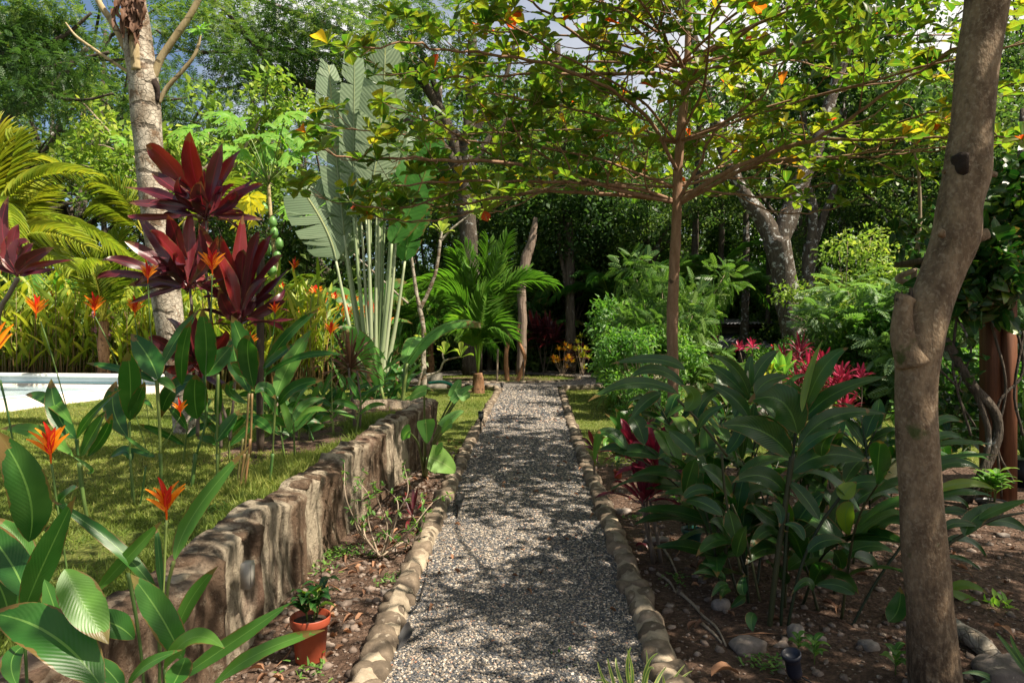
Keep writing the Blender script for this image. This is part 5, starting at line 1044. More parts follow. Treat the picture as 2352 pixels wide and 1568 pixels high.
shoot('heliconia clump whose tall upright leaf stands before the purple cordyline', 4.9, 'd', [('d', (1385, 1010, 1400, 1300, 1330, 1556), 22), ('g', (1330, 0, 1270, 470), 30), ('d', (1480, 1000, 1475, 1300, 1470, 1560), 22), ('g', (1475, 0, 1475, 490), 22)], [(1385, 1015, 1400, 800, 1370, 555, 130), (1395, 1015, 1480, 910, 1575, 800, 115), (1385, 1040, 1180, 1100, 1095, 1295, 120), (1340, 1305, 1320, 1150, 1330, 1000, 150), (1235, 1080, 1240, 850, 1300, 630, 85), (1095, 960, 1200, 760, 1355, 560, 75), (1465, 1460, 1530, 1370, 1628, 1240, 90), (1480, 1010, 1480, 1180, 1470, 1300, 50), (1250, 1250, 1350, 1210, 1440, 1170, 90)])
shoot('brown-stemmed heliconia clump with bluish leaves left of the wooden post', 4.85, 'd', [('d', (1690, 1130, 1660, 1556), 18), ('g', (1660, 0, 1620, 300), 22), ('d', (1710, 1130, 1700, 1556), 18), ('g', (1690, 0, 1600, 305), 22), ('g', (1700, -100, 1655, 290), 20), ('g', (1650, -100, 1595, 300), 18)], [(1735, 1015, 1660, 830, 1570, 600, 140), (1745, 1010, 1660, 980, 1560, 920, 115), (1700, 1130, 1600, 900, 1590, 740, 120), (1720, 1100, 1680, 860, 1700, 740, 130), (1730, 1130, 1800, 1090, 1870, 1170, 80), (1840, 1405, 1760, 1320, 1620, 1265, 70), (1680, 1200, 1560, 1120, 1600, 1040, 70)], stemmat='stembr')
shoot('heliconia with long arching leaves reaching right past the papaya trunk', 5.0, 'd', [('d', (1870, 1150, 1850, 1556), 18), ('g', (1850, 0, 1830, 210), 24)], [(1790, 1000, 1930, 760, 2170, 555, 72), (1870, 1160, 1960, 940, 2110, 700, 125), (1780, 1020, 2050, 880, 2352, 872, 48), (1890, 1215, 2000, 1090, 2205, 1040, 85), (1780, 960, 1880, 880, 2000, 790, 70), (1990, 1330, 2060, 1210, 2210, 1160, 60), (1880, 1100, 1950, 1300, 1960, 1400, 50)])
shoot('heliconia shoot with upright pointed leaves at the left before the cream pool wall', 3.9, 'd', [('d', (520, 1440, 530, 1556), 26), ('g', (540, 60, 560, 260, 600, 480), 34)], [(520, 1440, 390, 1270, 348, 1030, 120), (490, 1340, 340, 1180, 170, 1140, 85), (520, 1440, 620, 1280, 820, 1100, 58), (545, 1556, 620, 1420, 720, 1245, 100), (590, 1560, 700, 1420, 762, 1265, 65), (500, 1560, 270, 1400, 0, 1370, 90), (500, 20, 620, 110, 570, 130, 30, 'g'), (450, 420, 440, 300, 530, 230, 110, 'g')])
shoot('slim heliconia shoot beside the curved dark leaf in the lawn', 4.4, 'd', [('g', (885, 60, 910, 300, 915, 500), 16), ('g', (990, 90, 960, 300, 925, 500), 14)], [(890, 60, 850, -20, 740, 30, 70, 'g'), (1040, 1550, 930, 1480, 830, 1405, 24), (1040, 1240, 960, 1180, 900, 1240, 40)])
# random smaller shoots in the bed behind the wall (right half)
random.seed(77)
for i, (k, x, y, hh) in enumerate([('j', 380, 1567, 470), ('j', 520, 1560, 420), ('j', 720, 1540, 380), ('j', 900, 1500, 400), ('j', 1000, 1567, 430), ('j', 1160, 1480, 360), ('j', 1300, 1540, 600), ('j', 1380, 1520, 640), ('j', 1480, 1480, 560), ('j', 1560, 1460, 520), ('j', 1620, 1450, 620), ('j', 1700, 1420, 560), ('j', 1780, 1380, 480), ('j', 620, 1620, 300), ('j', 820, 1620, 260), ('j', 1230, 1600, 500), ('j', 1660, 1400, 640), ('d', 1540, 1600, 300), ('d', 1960, 1580, 330), ('d', 1230, 1620, 360)]):
    g0 = G(k, x, y); Y = g0[1]; t = thing('heliconia', 'thin-leaved heliconia shoot growing in the soil bed behind the wall', 'heliconia', g0, 'heliconia shoots in the bed behind the wall'); ms = MB(); ml = MB(); hm = SZ(k, hh, Y) * 1.3
    for j in range(random.choice([1, 2, 2])):
        a0 = random.uniform(-.25, .25); b0 = g0 + [random.uniform(-.05, .05), random.uniform(-.05, .05), 0]; tp = b0 + [a0 * hm, random.uniform(-.1, .1) * hm, hm * random.uniform(.55, .8)]; tube(ms, [b0, (b0 + tp) / 2, tp], [.010, .008, .006], 6, 8, tint=random.random())
        nl_ = random.choice([4, 5, 6])
        for i2 in range(nl_):
            f = .45 + .55 * i2 / (nl_ - 1); q = b0 + (tp - b0) * f; sg = 1 if (i2 + j) % 2 else -1; el = random.uniform(.4, 1.25); d = np.array([sg * math.cos(el), random.uniform(-.5, .5), math.sin(el)]); l_ = random.uniform(.26, .46) * min(1.35, hm + .35)
            m_ = q + d * l_ * .5; e = q + d * l_ - [0, 0, random.uniform(.0, .35) * l_]; leafsurf(ml, q, m_, e, random.uniform(.05, .085), 'hel', None, random.uniform(-.8, .8), .2, 10, .012, random.random())
    ms.build('stem', M['stem'], t); ml.build('foliage', M['hel'], t)
# tall flower stalks
FL = [('left-edge orange heliconia flower on a thin bending stalk before the hedge', 4.3, 'd', (245, 590), 170, [('d', (275, 640, 360, 900, 480, 1330, 540, 1556), 9)]), ('orange-red heliconia flower left of the pink-leaved shrub top', 5.4, 'd', (640, 570), 160, [('d', (645, 610, 740, 800, 860, 1100, 1010, 1556), 8)]), ('orange heliconia flower just left of the pale trunk', 5.6, 'd', (915, 580), 150, [('d', (915, 620, 930, 720, 980, 1100, 1040, 1556), 7)]), ('heliconia flower in front of the lowest left purple leaves', 4.8, 'd', (1003, 350), 150, [('d', (1005, 390, 1015, 600, 1040, 900, 1075, 1300), 9)]), ('large bright orange heliconia flower amid the purple cordyline leaves', 4.8, 'd', (1440, 300), 200, [('d', (1440, 330, 1430, 600, 1400, 900, 1390, 1300), 10)]), ('small red heliconia flower bud right of the purple cordyline', 5.6, 'd', (1868, 575), 100, [('d', (1868, 590, 1850, 750, 1800, 1000, 1780, 1400), 7)]), ('lone red-orange heliconia flower before the travellers palm stalks', 5.6, 'd', (2243, 720), 120, [('d', (2245, 730, 2250, 1000, 2255, 1400), 6)]), ('small orange-red heliconia flower low among the middle leaves', 4.2, 'd', (1225, 1255), 125, [('d', (1220, 1290, 1130, 1450, 1000, 1556), 6)]), ('red heliconia flower bracts beside the wooden post', 5.2, 'd', (1690, 800), 120, [('d', (1690, 810, 1700, 1000, 1700, 1300), 7)])]
for lab, Y, k, (x, y), s_, st_ in FL: shoot(lab, Y, k, st_, (), [(k, x, y + 20, s_)], name='heliconia_flower_stalk')
YF = 2.15
shoot('big vivid orange and red heliconia flower on a long stalk before the wall', YF, 'g', [('g', (1130, 450, 1115, 800, 1095, 1200, 1075, 1560, 1060, 1900), 18)], (), [('g', 1130, 430, 300)], name='heliconia_flower_stalk')
shoot('big orange heliconia flower with dark tips at the left before the lawn', 2.35, 'g', [('g', (350, 70, 395, 400, 450, 760, 520, 1300, 560, 1900), 15)], (), [('d', 345, 1580, 290)], name='heliconia_flower_stalk')
shoot('thin dark stalk with a red heliconia flower cut by the left frame edge', 2.5, 'd', [('d', (0, 1040, 50, 1250, 105, 1556), 16), ('g', (100, 0, 160, 300, 220, 900), 16)], (), [('d', -35, 900, 300)], name='heliconia_flower_stalk')
# foreground leaves bottom left
fgL = [(0, 1.75, (195, 600, 190, 250, -30, -160, 240), .1), (0, 1.7, (170, 980, 60, 720, -190, 420, 230), .0), (0, 1.85, (225, 800, 140, 600, -40, 430, 130), .7), (0, 1.65, (150, 1100, 290, 760, 512, 290, 180), .6), (1, 1.55, (440, 780, 560, 1010, 735, 1290, 250), .9), (1, 1.5, (700, 1600, 350, 1230, -80, 1080, 330), .45), (1, 1.85, (910, 1260, 760, 1150, 560, 1130, 170), .3), (2, 1.9, (1065, 960, 800, 640, 325, 300, 95), .2), (2, 1.9, (630, 960, 870, 700, 1095, 460, 95), .8), (3, 1.9, (1100, 970, 1078, 700, 1062, 500, 52), .6), (3, 1.85, (1185, 725, 1330, 390, 1690, -50, 110), .75), (2, 1.75, (1240, 1400, 1090, 1100, 888, 820, 190), .5), (3, 1.9, (1190, 1230, 1300, 980, 1478, 765, 95), .75), (4, 1.7, (1110, 1465, 1300, 1250, 1522, 1320, 120), .95), (4, 1.65, (870, 1570, 1000, 1430, 1235, 1330, 80), .7), (5, 1.75, (1140, 1575, 1560, 1290, 1980, 1005, 105), .7), (5, 1.65, (1440, 1580, 1760, 1350, 2205, 1195, 105), .85), (1, 1.7, (120, 1580, 80, 1400, 185, 1290, 130), .2), (2, 1.7, (640, 1380, 760, 1500, 830, 1600, 120), .15), (0, 1.9, (250, 1080, 330, 1130, 450, 1200, 60), .3), (4, 1.75, (1260, 1380, 1210, 1500, 1150, 1600, 150), .35), (0, 1.8, (60, 1100, 20, 950, -60, 800, 200), .1), (0, 2.0, (140, 1000, 60, 940, -60, 900, 90), .1), (1, 1.6, (300, 850, 380, 1080, 420, 1250, 120), .6)]
labs = ['dark broad-leaved heliconia filling the bottom left corner', 'heliconia with a creased hanging leaf and huge flat leaf at the bottom left', 'heliconia shoot with crossing leaves before the pale wall stones', 'narrow upright heliconia leaves rising beside the big flower', 'low heliconia with a brown-edged curled leaf at the bottom', 'heliconia with two long leaves stretching right towards the terracotta pot']
sts = [[(150, 1000, 170, 1300, 200, 1900)], [(650, 1556, 640, 1900)], [(870, 810, 930, 1150, 970, 1480, 1000, 1900), (1065, 950, 1080, 1300, 1090, 1900)], [(1180, 730, 1140, 900, 1130, 1150, 1120, 1900)], [(1120, 1460, 1130, 1900)], [(1150, 1560, 1130, 1900), (1450, 1570, 1380, 1900)]]
for j in range(6):
    t = thing('heliconia', labs[j], 'heliconia', (-1.05 + .12 * j, 1.8, 0)); ms = MB(); ml = MB()
    for s in sts[j]: stemline(ms, 'g', s, 26, 1.8)
    for gj, Y, q, tn in fgL:
        if gj == j: hero(ml, 'g', q[:6], q[6] * 1.0, Y, random.uniform(-.2, .2), random.uniform(-.15, .15), 'hel', tn, fold=.2, nl=20, wave=.012, nc=7)
    ms.build('stem', M['stem'], t); ml.build('foliage', M['hel'], t)
# ------------------------------------------------------------ shell ginger, right
def cane(par, b0, tp, n, L_, w_, seed, tn=(0, .8), bend=.12, mat='ginger', f0=.35, up0=.3):
    rs = np.random.RandomState(abs(int(seed))); b0 = np.array(b0, float); tp = np.array(tp, float); m_ = (b0 + tp) / 2 + [0, 0, bend * np.linalg.norm(tp - b0)] - (tp - b0) * [.15, .15, 0]; ms = MB(); ml = MB()
    q, _ = resample([b0, m_, tp], [1, 1, 1], 24); tube(ms, q, np.linspace(.009, .004, 24), 7, tint=rs.rand()); T = nrm(np.gradient(q, axis=0)); a = rs.rand() * 3.1; pl = np.array([math.cos(a), math.sin(a) * .6, 0])
    for i in range(n):
        f = f0 + (1 - f0) * i / (n - 1); j = min(int(f * 23), 23); sg = 1 if i % 2 else -1; el = up0 + .75 * f * f + rs.uniform(-.2, .2); d = nrm(T[j] * math.sin(el) + pl * sg * math.cos(el) + rs.normal(0, .12, 3)); l_ = L_ * (.6 + .5 * math.sin(PI * min(f, .95))) * rs.uniform(.85, 1.1)
        e = q[j] + d * l_ - [0, 0, l_ * rs.uniform(.15, .4)]; leafsurf(ml, q[j], q[j] + d * l_ * .52, e, w_ * rs.uniform(.85, 1.15), 'lan', (rs.uniform(-.2, .2), -.3, 1), rs.uniform(-.3, .3), .22, 12, .012, rs.uniform(*tn))
    s = ms.build('cane', M['stemdk'], par); ml.build('foliage', M[mat], s)
gb = G('i', 640, 1220); GY = 3.75
t = thing('shell_ginger', 'large clump of dark glossy shell ginger leaves in front of the big trunk', 'ginger plant', (1.5, 4.0, 0))
ms = MB()
for p, w_ in ((('i', 620, 1220, 680, 700, 740, 300, 780, 0), 40), (('i', 700, 1190, 730, 700, 750, 400), 24), (('i', 560, 1000, 470, 600, 370, 340), 18), (('i', 730, 1270, 830, 800, 960, 500, 1110, 290), 22), (('i', 1170, 1200, 1330, 900, 1530, 610), 18), (('f', 780, 1556, 820, 1300, 850, 1180), 22), (('f', 340, 1556, 200, 1380, 90, 1260, 0, 1170), 18), (('i', 430, 800, 330, 300, 300, 0), 18)):
    q = p[1:]; pp = [P(p[0], q[i], q[i + 1], GY) for i in range(0, len(q), 2)]; tube(ms, pp, SZ('i', w_, GY) / 2, 8, 24, tint=random.random())
ms.build('cane', M['stemdk'], t)
GL = [('f', 845, 1260, 890, 1010, 985, 768, 48, 1), ('f', 850, 1260, 790, 1150, 765, 1030, 150, .75), ('f', 870, 1230, 990, 960, 1160, 820, 115, .72), ('f', 850, 1290, 940, 1080, 1078, 968, 90, .7), ('f', 830, 1340, 1070, 1130, 1420, 1018, 125, .4), ('f', 815, 1405, 700, 1180, 478, 1188, 240, .55), ('f', 820, 1500, 1050, 1290, 1412, 1268, 115, .3), ('f', 770, 1556, 560, 1380, 275, 1352, 175, .2), ('f', 770, 1510, 640, 1350, 478, 1295, 95, .5), ('f', 810, 1560, 950, 1430, 1120, 1388, 75, .6),
 ('f', 490, 1155, 390, 960, 218, 868, 75, .3), ('f', 490, 1170, 340, 1020, 205, 932, 85, .35), ('f', 500, 1095, 490, 960, 510, 852, 65, .4), ('f', 500, 1090, 580, 930, 692, 838, 85, .4), ('f', 530, 1140, 610, 1050, 765, 1010, 95, .3), ('f', 490, 1300, 370, 1150, 198, 1062, 95, .35), ('f', 50, 1250, 110, 1150, 25, 1075, 110, .8), ('f', 130, 1340, 180, 1180, 335, 1085, 75, .2), ('f', 145, 1370, 210, 1270, 335, 1210, 60, .4),
 ('e', 2352, 1090, 2150, 970, 1955, 1042, 80, .3), ('e', 2300, 1130, 2000, 1060, 1690, 1185, 85, .3), ('e', 2190, 1130, 2080, 1190, 1980, 1310, 85, .3), ('e', 2352, 970, 2150, 900, 1850, 930, 80, .3), ('f', -60, 1380, 60, 1480, 130, 1560, 90, .3), ('f', 330, 1540, 430, 1400, 470, 1230, 90, .3), ('f', 560, 1480, 520, 1300, 530, 1190, 70, .3), ('f', 980, 1556, 1000, 1450, 1110, 1370, 110, .3),
 ('i', 775, 135, 1000, 10, 1312, 55, 145, .25), ('i', 725, 260, 570, 150, 375, 195, 130, .15), ('i', 120, 40, 80, 160, 48, 290, 105, .3), ('i', 170, 90, 290, 180, 375, 300, 130, .2), ('i', 310, 420, 160, 330, 35, 320, 95, .15), ('i', 965, 450, 850, 280, 735, 178, 95, .1), ('i', 1200, 350, 1340, 250, 1525, 270, 95, .35), ('i', 1105, 305, 1150, 250, 1215, 190, 110, 1), ('i', 1190, 330, 1140, 430, 1170, 565, 115, 1), ('i', 885, 670, 1000, 590, 1150, 600, 90, .2), ('i', 860, 590, 810, 500, 725, 480, 62, .2), ('i', 400, 700, 430, 580, 470, 490, 95, .1), ('i', 1205, 955, 1080, 890, 935, 895, 85, .25), ('i', 385, 585, 300, 480, 215, 465, 95, .1), ('i', 330, 860, 220, 800, 95, 820, 42, .3), ('i', 330, 850, 250, 780, 160, 742, 42, .3), ('i', 345, 890, 290, 900, 230, 975, 55, .2), ('i', 360, 920, 320, 930, 290, 995, 55, .2), ('i', 460, 960, 440, 900, 460, 810, 70, .2), ('i', 465, 970, 420, 1000, 355, 1050, 55, .3), ('i', 520, 1080, 500, 1130, 515, 1210, 75, .6), ('i', 920, 930, 870, 870, 770, 960, 60, .2), ('i', 1430, 1140, 1500, 1050, 1510, 900, 125, .55), ('i', 1310, 590, 1390, 470, 1525, 415, 85, .3), ('i', 1150, 240, 1300, 190, 1530, 240, 90, .3), ('i', 700, 480, 600, 420, 500, 330, 70, .1), ('i', 640, 330, 700, 400, 690, 500, 60, .1), ('i', 1060, 660, 1100, 720, 1110, 790, 100, .1), ('i', 1200, 700, 1300, 720, 1360, 790, 100, .15), ('i', 350, 380, 380, 500, 400, 600, 110, .1), ('i', 250, 260, 120, 250, 20, 330, 80, .15),
 ('i', 1700, 275, 1950, 200, 2165, 250, 60, 1.), ('i', 1700, 300, 1950, 262, 2135, 290, 50, .5), ('i', 1700, 320, 1880, 300, 1980, 375, 50, .7), ('i', 1700, 120, 1900, 60, 2070, 115, 60, .4), ('i', 1700, 90, 1880, 20, 2180, 12, 40, .7), ('i', 1950, 560, 2040, 420, 2262, 343, 115, .3), ('i', 2080, 480, 2230, 460, 2400, 545, 85, .4), ('i', 2040, 450, 2200, 370, 2400, 310, 60, .75), ('i', 1780, 400, 1920, 395, 2060, 455, 65, .2), ('i', 1820, 590, 1980, 590, 2100, 705, 60, .3), ('i', 1800, 700, 1940, 715, 2065, 795, 30, .3), ('i', 1820, 935, 1960, 890, 2110, 955, 60, .9), ('i', 1835, 945, 1940, 1080, 1985, 1312, 115, .85), ('i', 1840, 940, 1990, 1000, 2175, 1145, 60, .9), ('i', 2050, 1040, 2160, 1220, 2232, 1475, 80, .9), ('f', 1700, 1380, 1820, 1300, 1940, 1330, 55, .7), ('f', 1700, 1460, 1830, 1410, 1945, 1440, 55, .6), ('f', 1700, 1500, 1900, 1460, 2160, 1480, 40, .6), ('i', 1800, 520, 1900, 470, 2060, 500, 60, .2)]
ml = MB(); mr = MB()
for q in GL:
    right = q[0] == 'i' and q[1] >= 1690 or q[0] == 'f' and q[1] >= 1690; Yq = GY + random.uniform(-.12, .12) + (.35 if right else 0)
    hero(mr if right else ml, q[0], q[1:7], q[7] * 1.06, Yq, random.uniform(-.1, .1), random.uniform(-.25, .3), 'lan', q[8], fold=.22, nl=14, wave=.014, nc=7)
ml.build('foliage', M['ginger'], t)
rng = np.random.default_rng(99)
for i in range(17):
    a = rng.random() * 6.28; rr_ = rng.random() ** .5 * .50; b0 = np.array([1.66 + rr_ * math.cos(a), 4.15 + rr_ * math.sin(a) * .7, 0]); l_ = rng.uniform(.45, 1.15)
    tp = b0 + [math.cos(a) * .42 * rr_ / .42 + rng.normal(0, .1), math.sin(a) * .35 + rng.normal(0, .1) + .1, l_]; tp[2] = min(tp[2], .88); tp[0] += rng.normal(0, .22); cane(t, b0, tp, 7, .46, .12, i + 10, f0=.25)
for (x, y, s_) in ((('f'), 0, 0),) and [(('f', 478, 1080), ('f', 478, 930), 22), (('i', 75, 0), ('f', 45, 1440), 40)]:
    mb = MB(); a = P(*x, GY); b_ = P(*y, GY); tube(mb, [a, (a + b_) / 2, b_], [SZ('f', s_, GY) * .35, SZ('f', s_, GY) * .6, .002], 8, 10, tint=.5); mb.build('flower_bud', M['cream'], t)
def bract(mb, c, up, s, n, seed):
    rs = np.random.RandomState(abs(int(seed))); up = nrm(up); x = nrm(np.cross(up, [0, 1, .2])); y = np.cross(up, x)
    for i in range(n):
        f = i / n; a = i * 2.4; d = nrm(up * .9 + (x * math.cos(a) + y * math.sin(a)) * .75); q = c + up * s * f; e = q + d * s * .30; leafsurf(mb, q, (q + e) / 2 + (x * math.cos(a) + y * math.sin(a)) * s * .07, e, s * .26 * math.sin(PI * (.25 + .65 * f)), 'lan', x * math.cos(a) + y * math.sin(a), 0, .4, 5, 0, rs.rand(), 3)
mb = MB(); bract(mb, P('i', 1330, 150, 4.2), (1, 0, .35), .24, 26, 3); mb.build('flower_spike', M['cream'], t)
t = thing('shell_ginger', 'ginger leaves sticking out to the right behind the big trunk', 'ginger plant', (2.3, 4.4, 0)); mr.build('foliage', M['ginger'], t); mb = MB()
for q in ((1600, 1200, 1700, 900, 1820, 640, 1960, 540, 2150, 440, 2352, 400), (1620, 1100, 1760, 960, 1830, 940, 2050, 1040, 2170, 1140)): p = [P('i', q[i], q[i + 1], GY + .35) for i in range(0, len(q), 2)]; tube(mb, p, [.011] * (len(p) - 1) + [.006], 7, 30)
mb.build('cane', M['stemdk'], t); mb = MB(); cloud(mb, [P('i', 2180, 1080, 4.0)], (.07, .07, .1), 60, leaf_t(3, 3, 'lan', .4), .06, .6, .5); mb.build('young_shoot', M['papaya'], t)
for i in range(6):
    a = rng.random() * 6.28; b0 = np.array([2.25 + .25 * math.cos(a), 4.5 + .25 * math.sin(a), 0]); cane(t, b0, b0 + [rng.uniform(-.3, .3), rng.uniform(-.1, .3), rng.uniform(.6, 1.15)], 8, .42, .10, i + 70)
# torch ginger behind, with cream cones
t = thing('shell_ginger', 'second ginger clump with a cream flower cone left of the slender trunk', 'ginger plant', (1.55, 5.6, 0))
for i in range(10):
    a = rng.random() * 6.28; b0 = np.array([1.7 + .28 * math.cos(a), 5.9 + .3 * math.sin(a), 0]); tp = b0 + [math.cos(a) * .35, math.sin(a) * .3, rng.uniform(.75, 1.15)]; cane(t, b0, tp, 8, .46, .10, i + 120)
mb = MB(); bract(mb, P('e', 2165, 1040, 5.2), (-.02, 0, 1), .14, 16, 8); mb.build('flower_spike', M['cream'], t)
t = thing('shell_ginger', 'third ginger clump on the lawn between the stump and the big trunk', 'ginger plant', (3.2, 7.2, 0))
for i in range(5):
    a = rng.random() * 6.28; b0 = np.array([3.4 + .5 * math.cos(a), 6.7 + .4 * math.sin(a), 0]); cane(t, b0, b0 + [math.cos(a) * .4, math.sin(a) * .3, rng.uniform(.4, .85)], 7, .46, .11, i + 170, (.2, .8))
mb = MB(); bract(mb, P('f', 1010, 1260, 6.4), (.3, 0, 1), .16, 16, 9); mb.build('flower_spike', M['cream'], t)
# palm-grass / canna left of ginger: pleated broad leaves
t = thing('palm_grass', 'low plant with pleated arching green leaves behind the right kerb', 'plant', (.98, 5.4, 0)); ml = MB()
for q in ((560, 300, 620, 200, 515, 95, 70), (570, 290, 480, 255, 440, 490, 75), (600, 330, 560, 330, 590, 400, 60), (620, 300, 680, 160, 700, 60, 90), (650, 310, 740, 200, 770, 90, 90), (600, 300, 520, 300, 560, 420, 50), (680, 330, 620, 380, 590, 450, 35), (640, 280, 640, 160, 590, 60, 80), (700, 330, 790, 300, 900, 350, 50), (610, 390, 700, 380, 770, 400, 30)):
    hero(ml, 'k', q[:6], q[6], 5.6, random.uniform(-.2, .2), None, 'lan', random.uniform(.5, 1), fold=.3, nl=14, wave=.006)
ml.build('foliage', M['hel'], t)
# ------------------------------------------------------------ taro, frangipani, stems, small plants
random.seed(11); rng = np.random.default_rng(11)
t = thing('taro', 'taro plant with large heart-shaped leaves beside the end of the wall', 'taro', G('h', 545, 240)); ms = MB(); ml = MB(); Yt = 5.7
def heart(mb, k, x0, y0, x1, y1, w_, Y, tn, roll=.2):
    b = P(k, x0, y0, Y); e = P(k, x1, y1, Y + .05); d = e - b; leafsurf(mb, b - d * .18, (b + e) / 2 + [0, 0, .02], e, SZ(k, w_, Y), 'hrt', None, roll, .2, 12, .012, tn, 7)
tb = G('h', 560, 200) + [0, .3, 0]
for (x0, y0, x1, y1, w_, kk, tn, yy_) in ((640, 40, 790, 130, 230, 'h', 1., 5.7), (590, 1330, 600, 1470, 150, 'e', .3, 5.8), (480, 1390, 430, 1450, 110, 'e', .3, 5.6), (720, 1340, 850, 1250, 90, 'e', .4, 5.8), (790, 1170, 915, 1080, 70, 'e', .3, 6.0), (820, 1150, 890, 1160, 130, 'e', .5, 6.), (780, 1140, 830, 1040, 90, 'e', .3, 6.1), (580, 1120, 480, 1180, 100, 'e', .5, 5.8), (700, 1500, 660, 1556, 80, 'e', .6, 5.6), (760, 1340, 700, 1400, 80, 'e', .5, 5.7)):
    q = P(kk, x0, y0, yy_); tube(ms, [tb, (tb + q) / 2 + [0, 0, .12], q], [.018, .012, .007], 7, 14, tint=.5); heart(ml, kk, x0, y0, x1, y1, w_, yy_, tn, random.uniform(-.3, .3))
tube(ms, [tb, tb + [0, 0, .22]], [.035, .03], 9, 4, tint=.1); ms.build('stem', M['stem'], t); ml.build('foliage', M['taro'], t)
t = thing('bare_shrub', 'straggly shrub of thin pale twigs with few leaves in the left soil bed', 'shrub', G('h', 290, 700)); ms = MB(); ml = MB(); Yb = G('h', 290, 700)[1]
T6 = leaf_t(3, 3, 'lan', .3)
for pts in ((280, 700, 150, 520, 50, 300, 40, 60), (270, 690, 200, 450, 210, 300, 130, 180), (290, 700, 330, 500, 260, 300, 240, 200), (300, 690, 420, 590, 560, 420, 560, 300), (300, 690, 400, 600, 500, 500, 640, 330, 740, 280), (280, 700, 180, 560, 190, 430, 330, 430), (290, 700, 370, 520, 400, 330, 300, 220), (300, 700, 250, 620, 300, 540, 400, 600), (260, 730, 200, 690, 340, 700), (300, 690, 380, 440, 470, 260, 440, 60), (280, 690, 120, 500, 110, 300, 160, 120), (300, 690, 440, 600, 520, 620, 600, 400)):
    p = [P('h', pts[i], pts[i + 1], Yb + random.uniform(-.15, .15)) for i in range(0, len(pts), 2)]; tube(ms, p, np.linspace(.007, .0025, len(p)), 5, 20, tint=.5); q, _ = resample(p, [1] * len(p), 12)
    for z in q[5:]:
        if random.random() < .8: n = 4; inst(ml, T6, np.repeat(z[None], n, 0), rdir(n) + [0, 0, .3], [0, 0, 1], .02, .035 + .03 * rng.random(n), rng.random(n))
ms.build('branches', M['bark_twig'], t); ml.build('foliage', M['mid'], t)
t = thing('frangipani', 'thin pale frangipani tree with bare forked branches and a tuft of yellow leaves', 'tree', P('e', 575, 1110, 17.5) * [1, 1, 0]); YG = 17.0; mb = MB(); ml = MB()
ptube(mb, 'e', [(578, 1135, 40), (575, 900, 36), (575, 700, 32), (550, 560, 30), (520, 400, 24), (490, 180, 20)], YG, 10, 50, wob=.08); ptube(mb, 'e', [(552, 560, 28), (600, 460, 26), (660, 300, 24), (690, 90, 22)], YG, 9, 30, wob=.08)
ptube(mb, 'e', [(690, 90, 22), (700, 30, 16)], YG, 7, 6); ptube(mb, 'b', [(690, 1640, 18), (760, 1560, 16), (900, 1450, 14)], YG, 7, 12); ptube(mb, 'e', [(470, 520, 14), (380, 440, 14), (250, 320, 14), (70, 160, 12)], YG, 7, 20)
ptube(mb, 'e', [(590, 1010, 14), (680, 980, 14), (720, 910, 14), (830, 880, 10)], YG + .5, 7, 20); ptube(mb, 'e', [(720, 920, 12), (705, 860, 12), (730, 810, 8)], YG + .5, 7, 12); ptube(mb, 'e', [(580, 850, 10), (545, 810, 10), (560, 790, 8), (600, 770, 7)], YG, 6, 12); ptube(mb, 'e', [(535, 1100, 22), (560, 1000, 16), (575, 950, 16)], YG - .1, 7, 10)
mb.build('trunk', M['bark_white'], t)
for (k, x, y, n) in (('b', 900, 1440, 12), ('b', 960, 1480, 10), ('e', 700, 40, 10), ('e', 720, 860, 6), ('e', 830, 880, 5), ('e', 570, 790, 5), ('b', 1000, 1400, 8)): rosette(ml, P(k, x, y, YG), (.1, 0, 1), n, .42, .12, int(x), (.4, 1), .8, 'obo')
ml.build('foliage', M['light'], t)
for lab, pts, pts2 in (('orange-brown bare stem with a cut forked top left of its pair', [(1145, 1065, 34), (1135, 900, 30), (1150, 760, 28), (1150, 690, 26), (1143, 640, 22)], [[(1150, 720, 18), (1125, 650, 12)], [(1155, 720, 16), (1175, 680, 10)]]), ('crooked orange-brown bare stem with an elbow right of its pair', [(1200, 1070, 32), (1240, 980, 28), (1262, 880, 26), (1230, 800, 20), (1215, 720, 18), (1225, 660, 14)], [[(1225, 700, 12), (1180, 690, 10)]])):
    t = thing('pruned_tree', lab, 'tree', P('e', pts[0][0], pts[0][1], 23.6) * [1, 1, 0]); mb = MB(); ptube(mb, 'e', pts, 23.4, 9, 40, wob=.12); mb.build('trunk', M['bark_orange'], t)
    for b in pts2: mb = MB(); ptube(mb, 'e', b, 23.4, 7, 8); mb.build('branch', M['bark_orange'], t)
# spider plants: bottom + border at the back
def spider(t, base, n, L_, w_, mat, rs, hspread=1.):
    ml = MB()
    for i in range(n):
        a = i * 2.4 + rs.rand(); el = rs.uniform(.5, 1.4); d = np.array([math.cos(a) * math.cos(el) * hspread, math.sin(a) * math.cos(el), math.sin(el)]); l_ = L_ * rs.uniform(.7, 1.1); m_ = base + d * l_ * .55; e = base + d * l_ * .9 + np.array([math.cos(a), math.sin(a), 0]) * l_ * .2 - [0, 0, l_ * .35 * math.cos(el)]
        leafsurf(ml, base + rs.normal(0, .01, 3) * [1, 1, 0], m_, e, w_, 'nar', (math.cos(a) * -.3, -.4, 1), 0, .35, 8, 0, rs.rand(), 3)
    return ml
rs = np.random.RandomState(4); c = G('h', 2040, 1720); t = thing('spider_plant', 'yellow-edged spider plant at the bottom edge of the gravel path', 'spider plant', c); ml = MB()
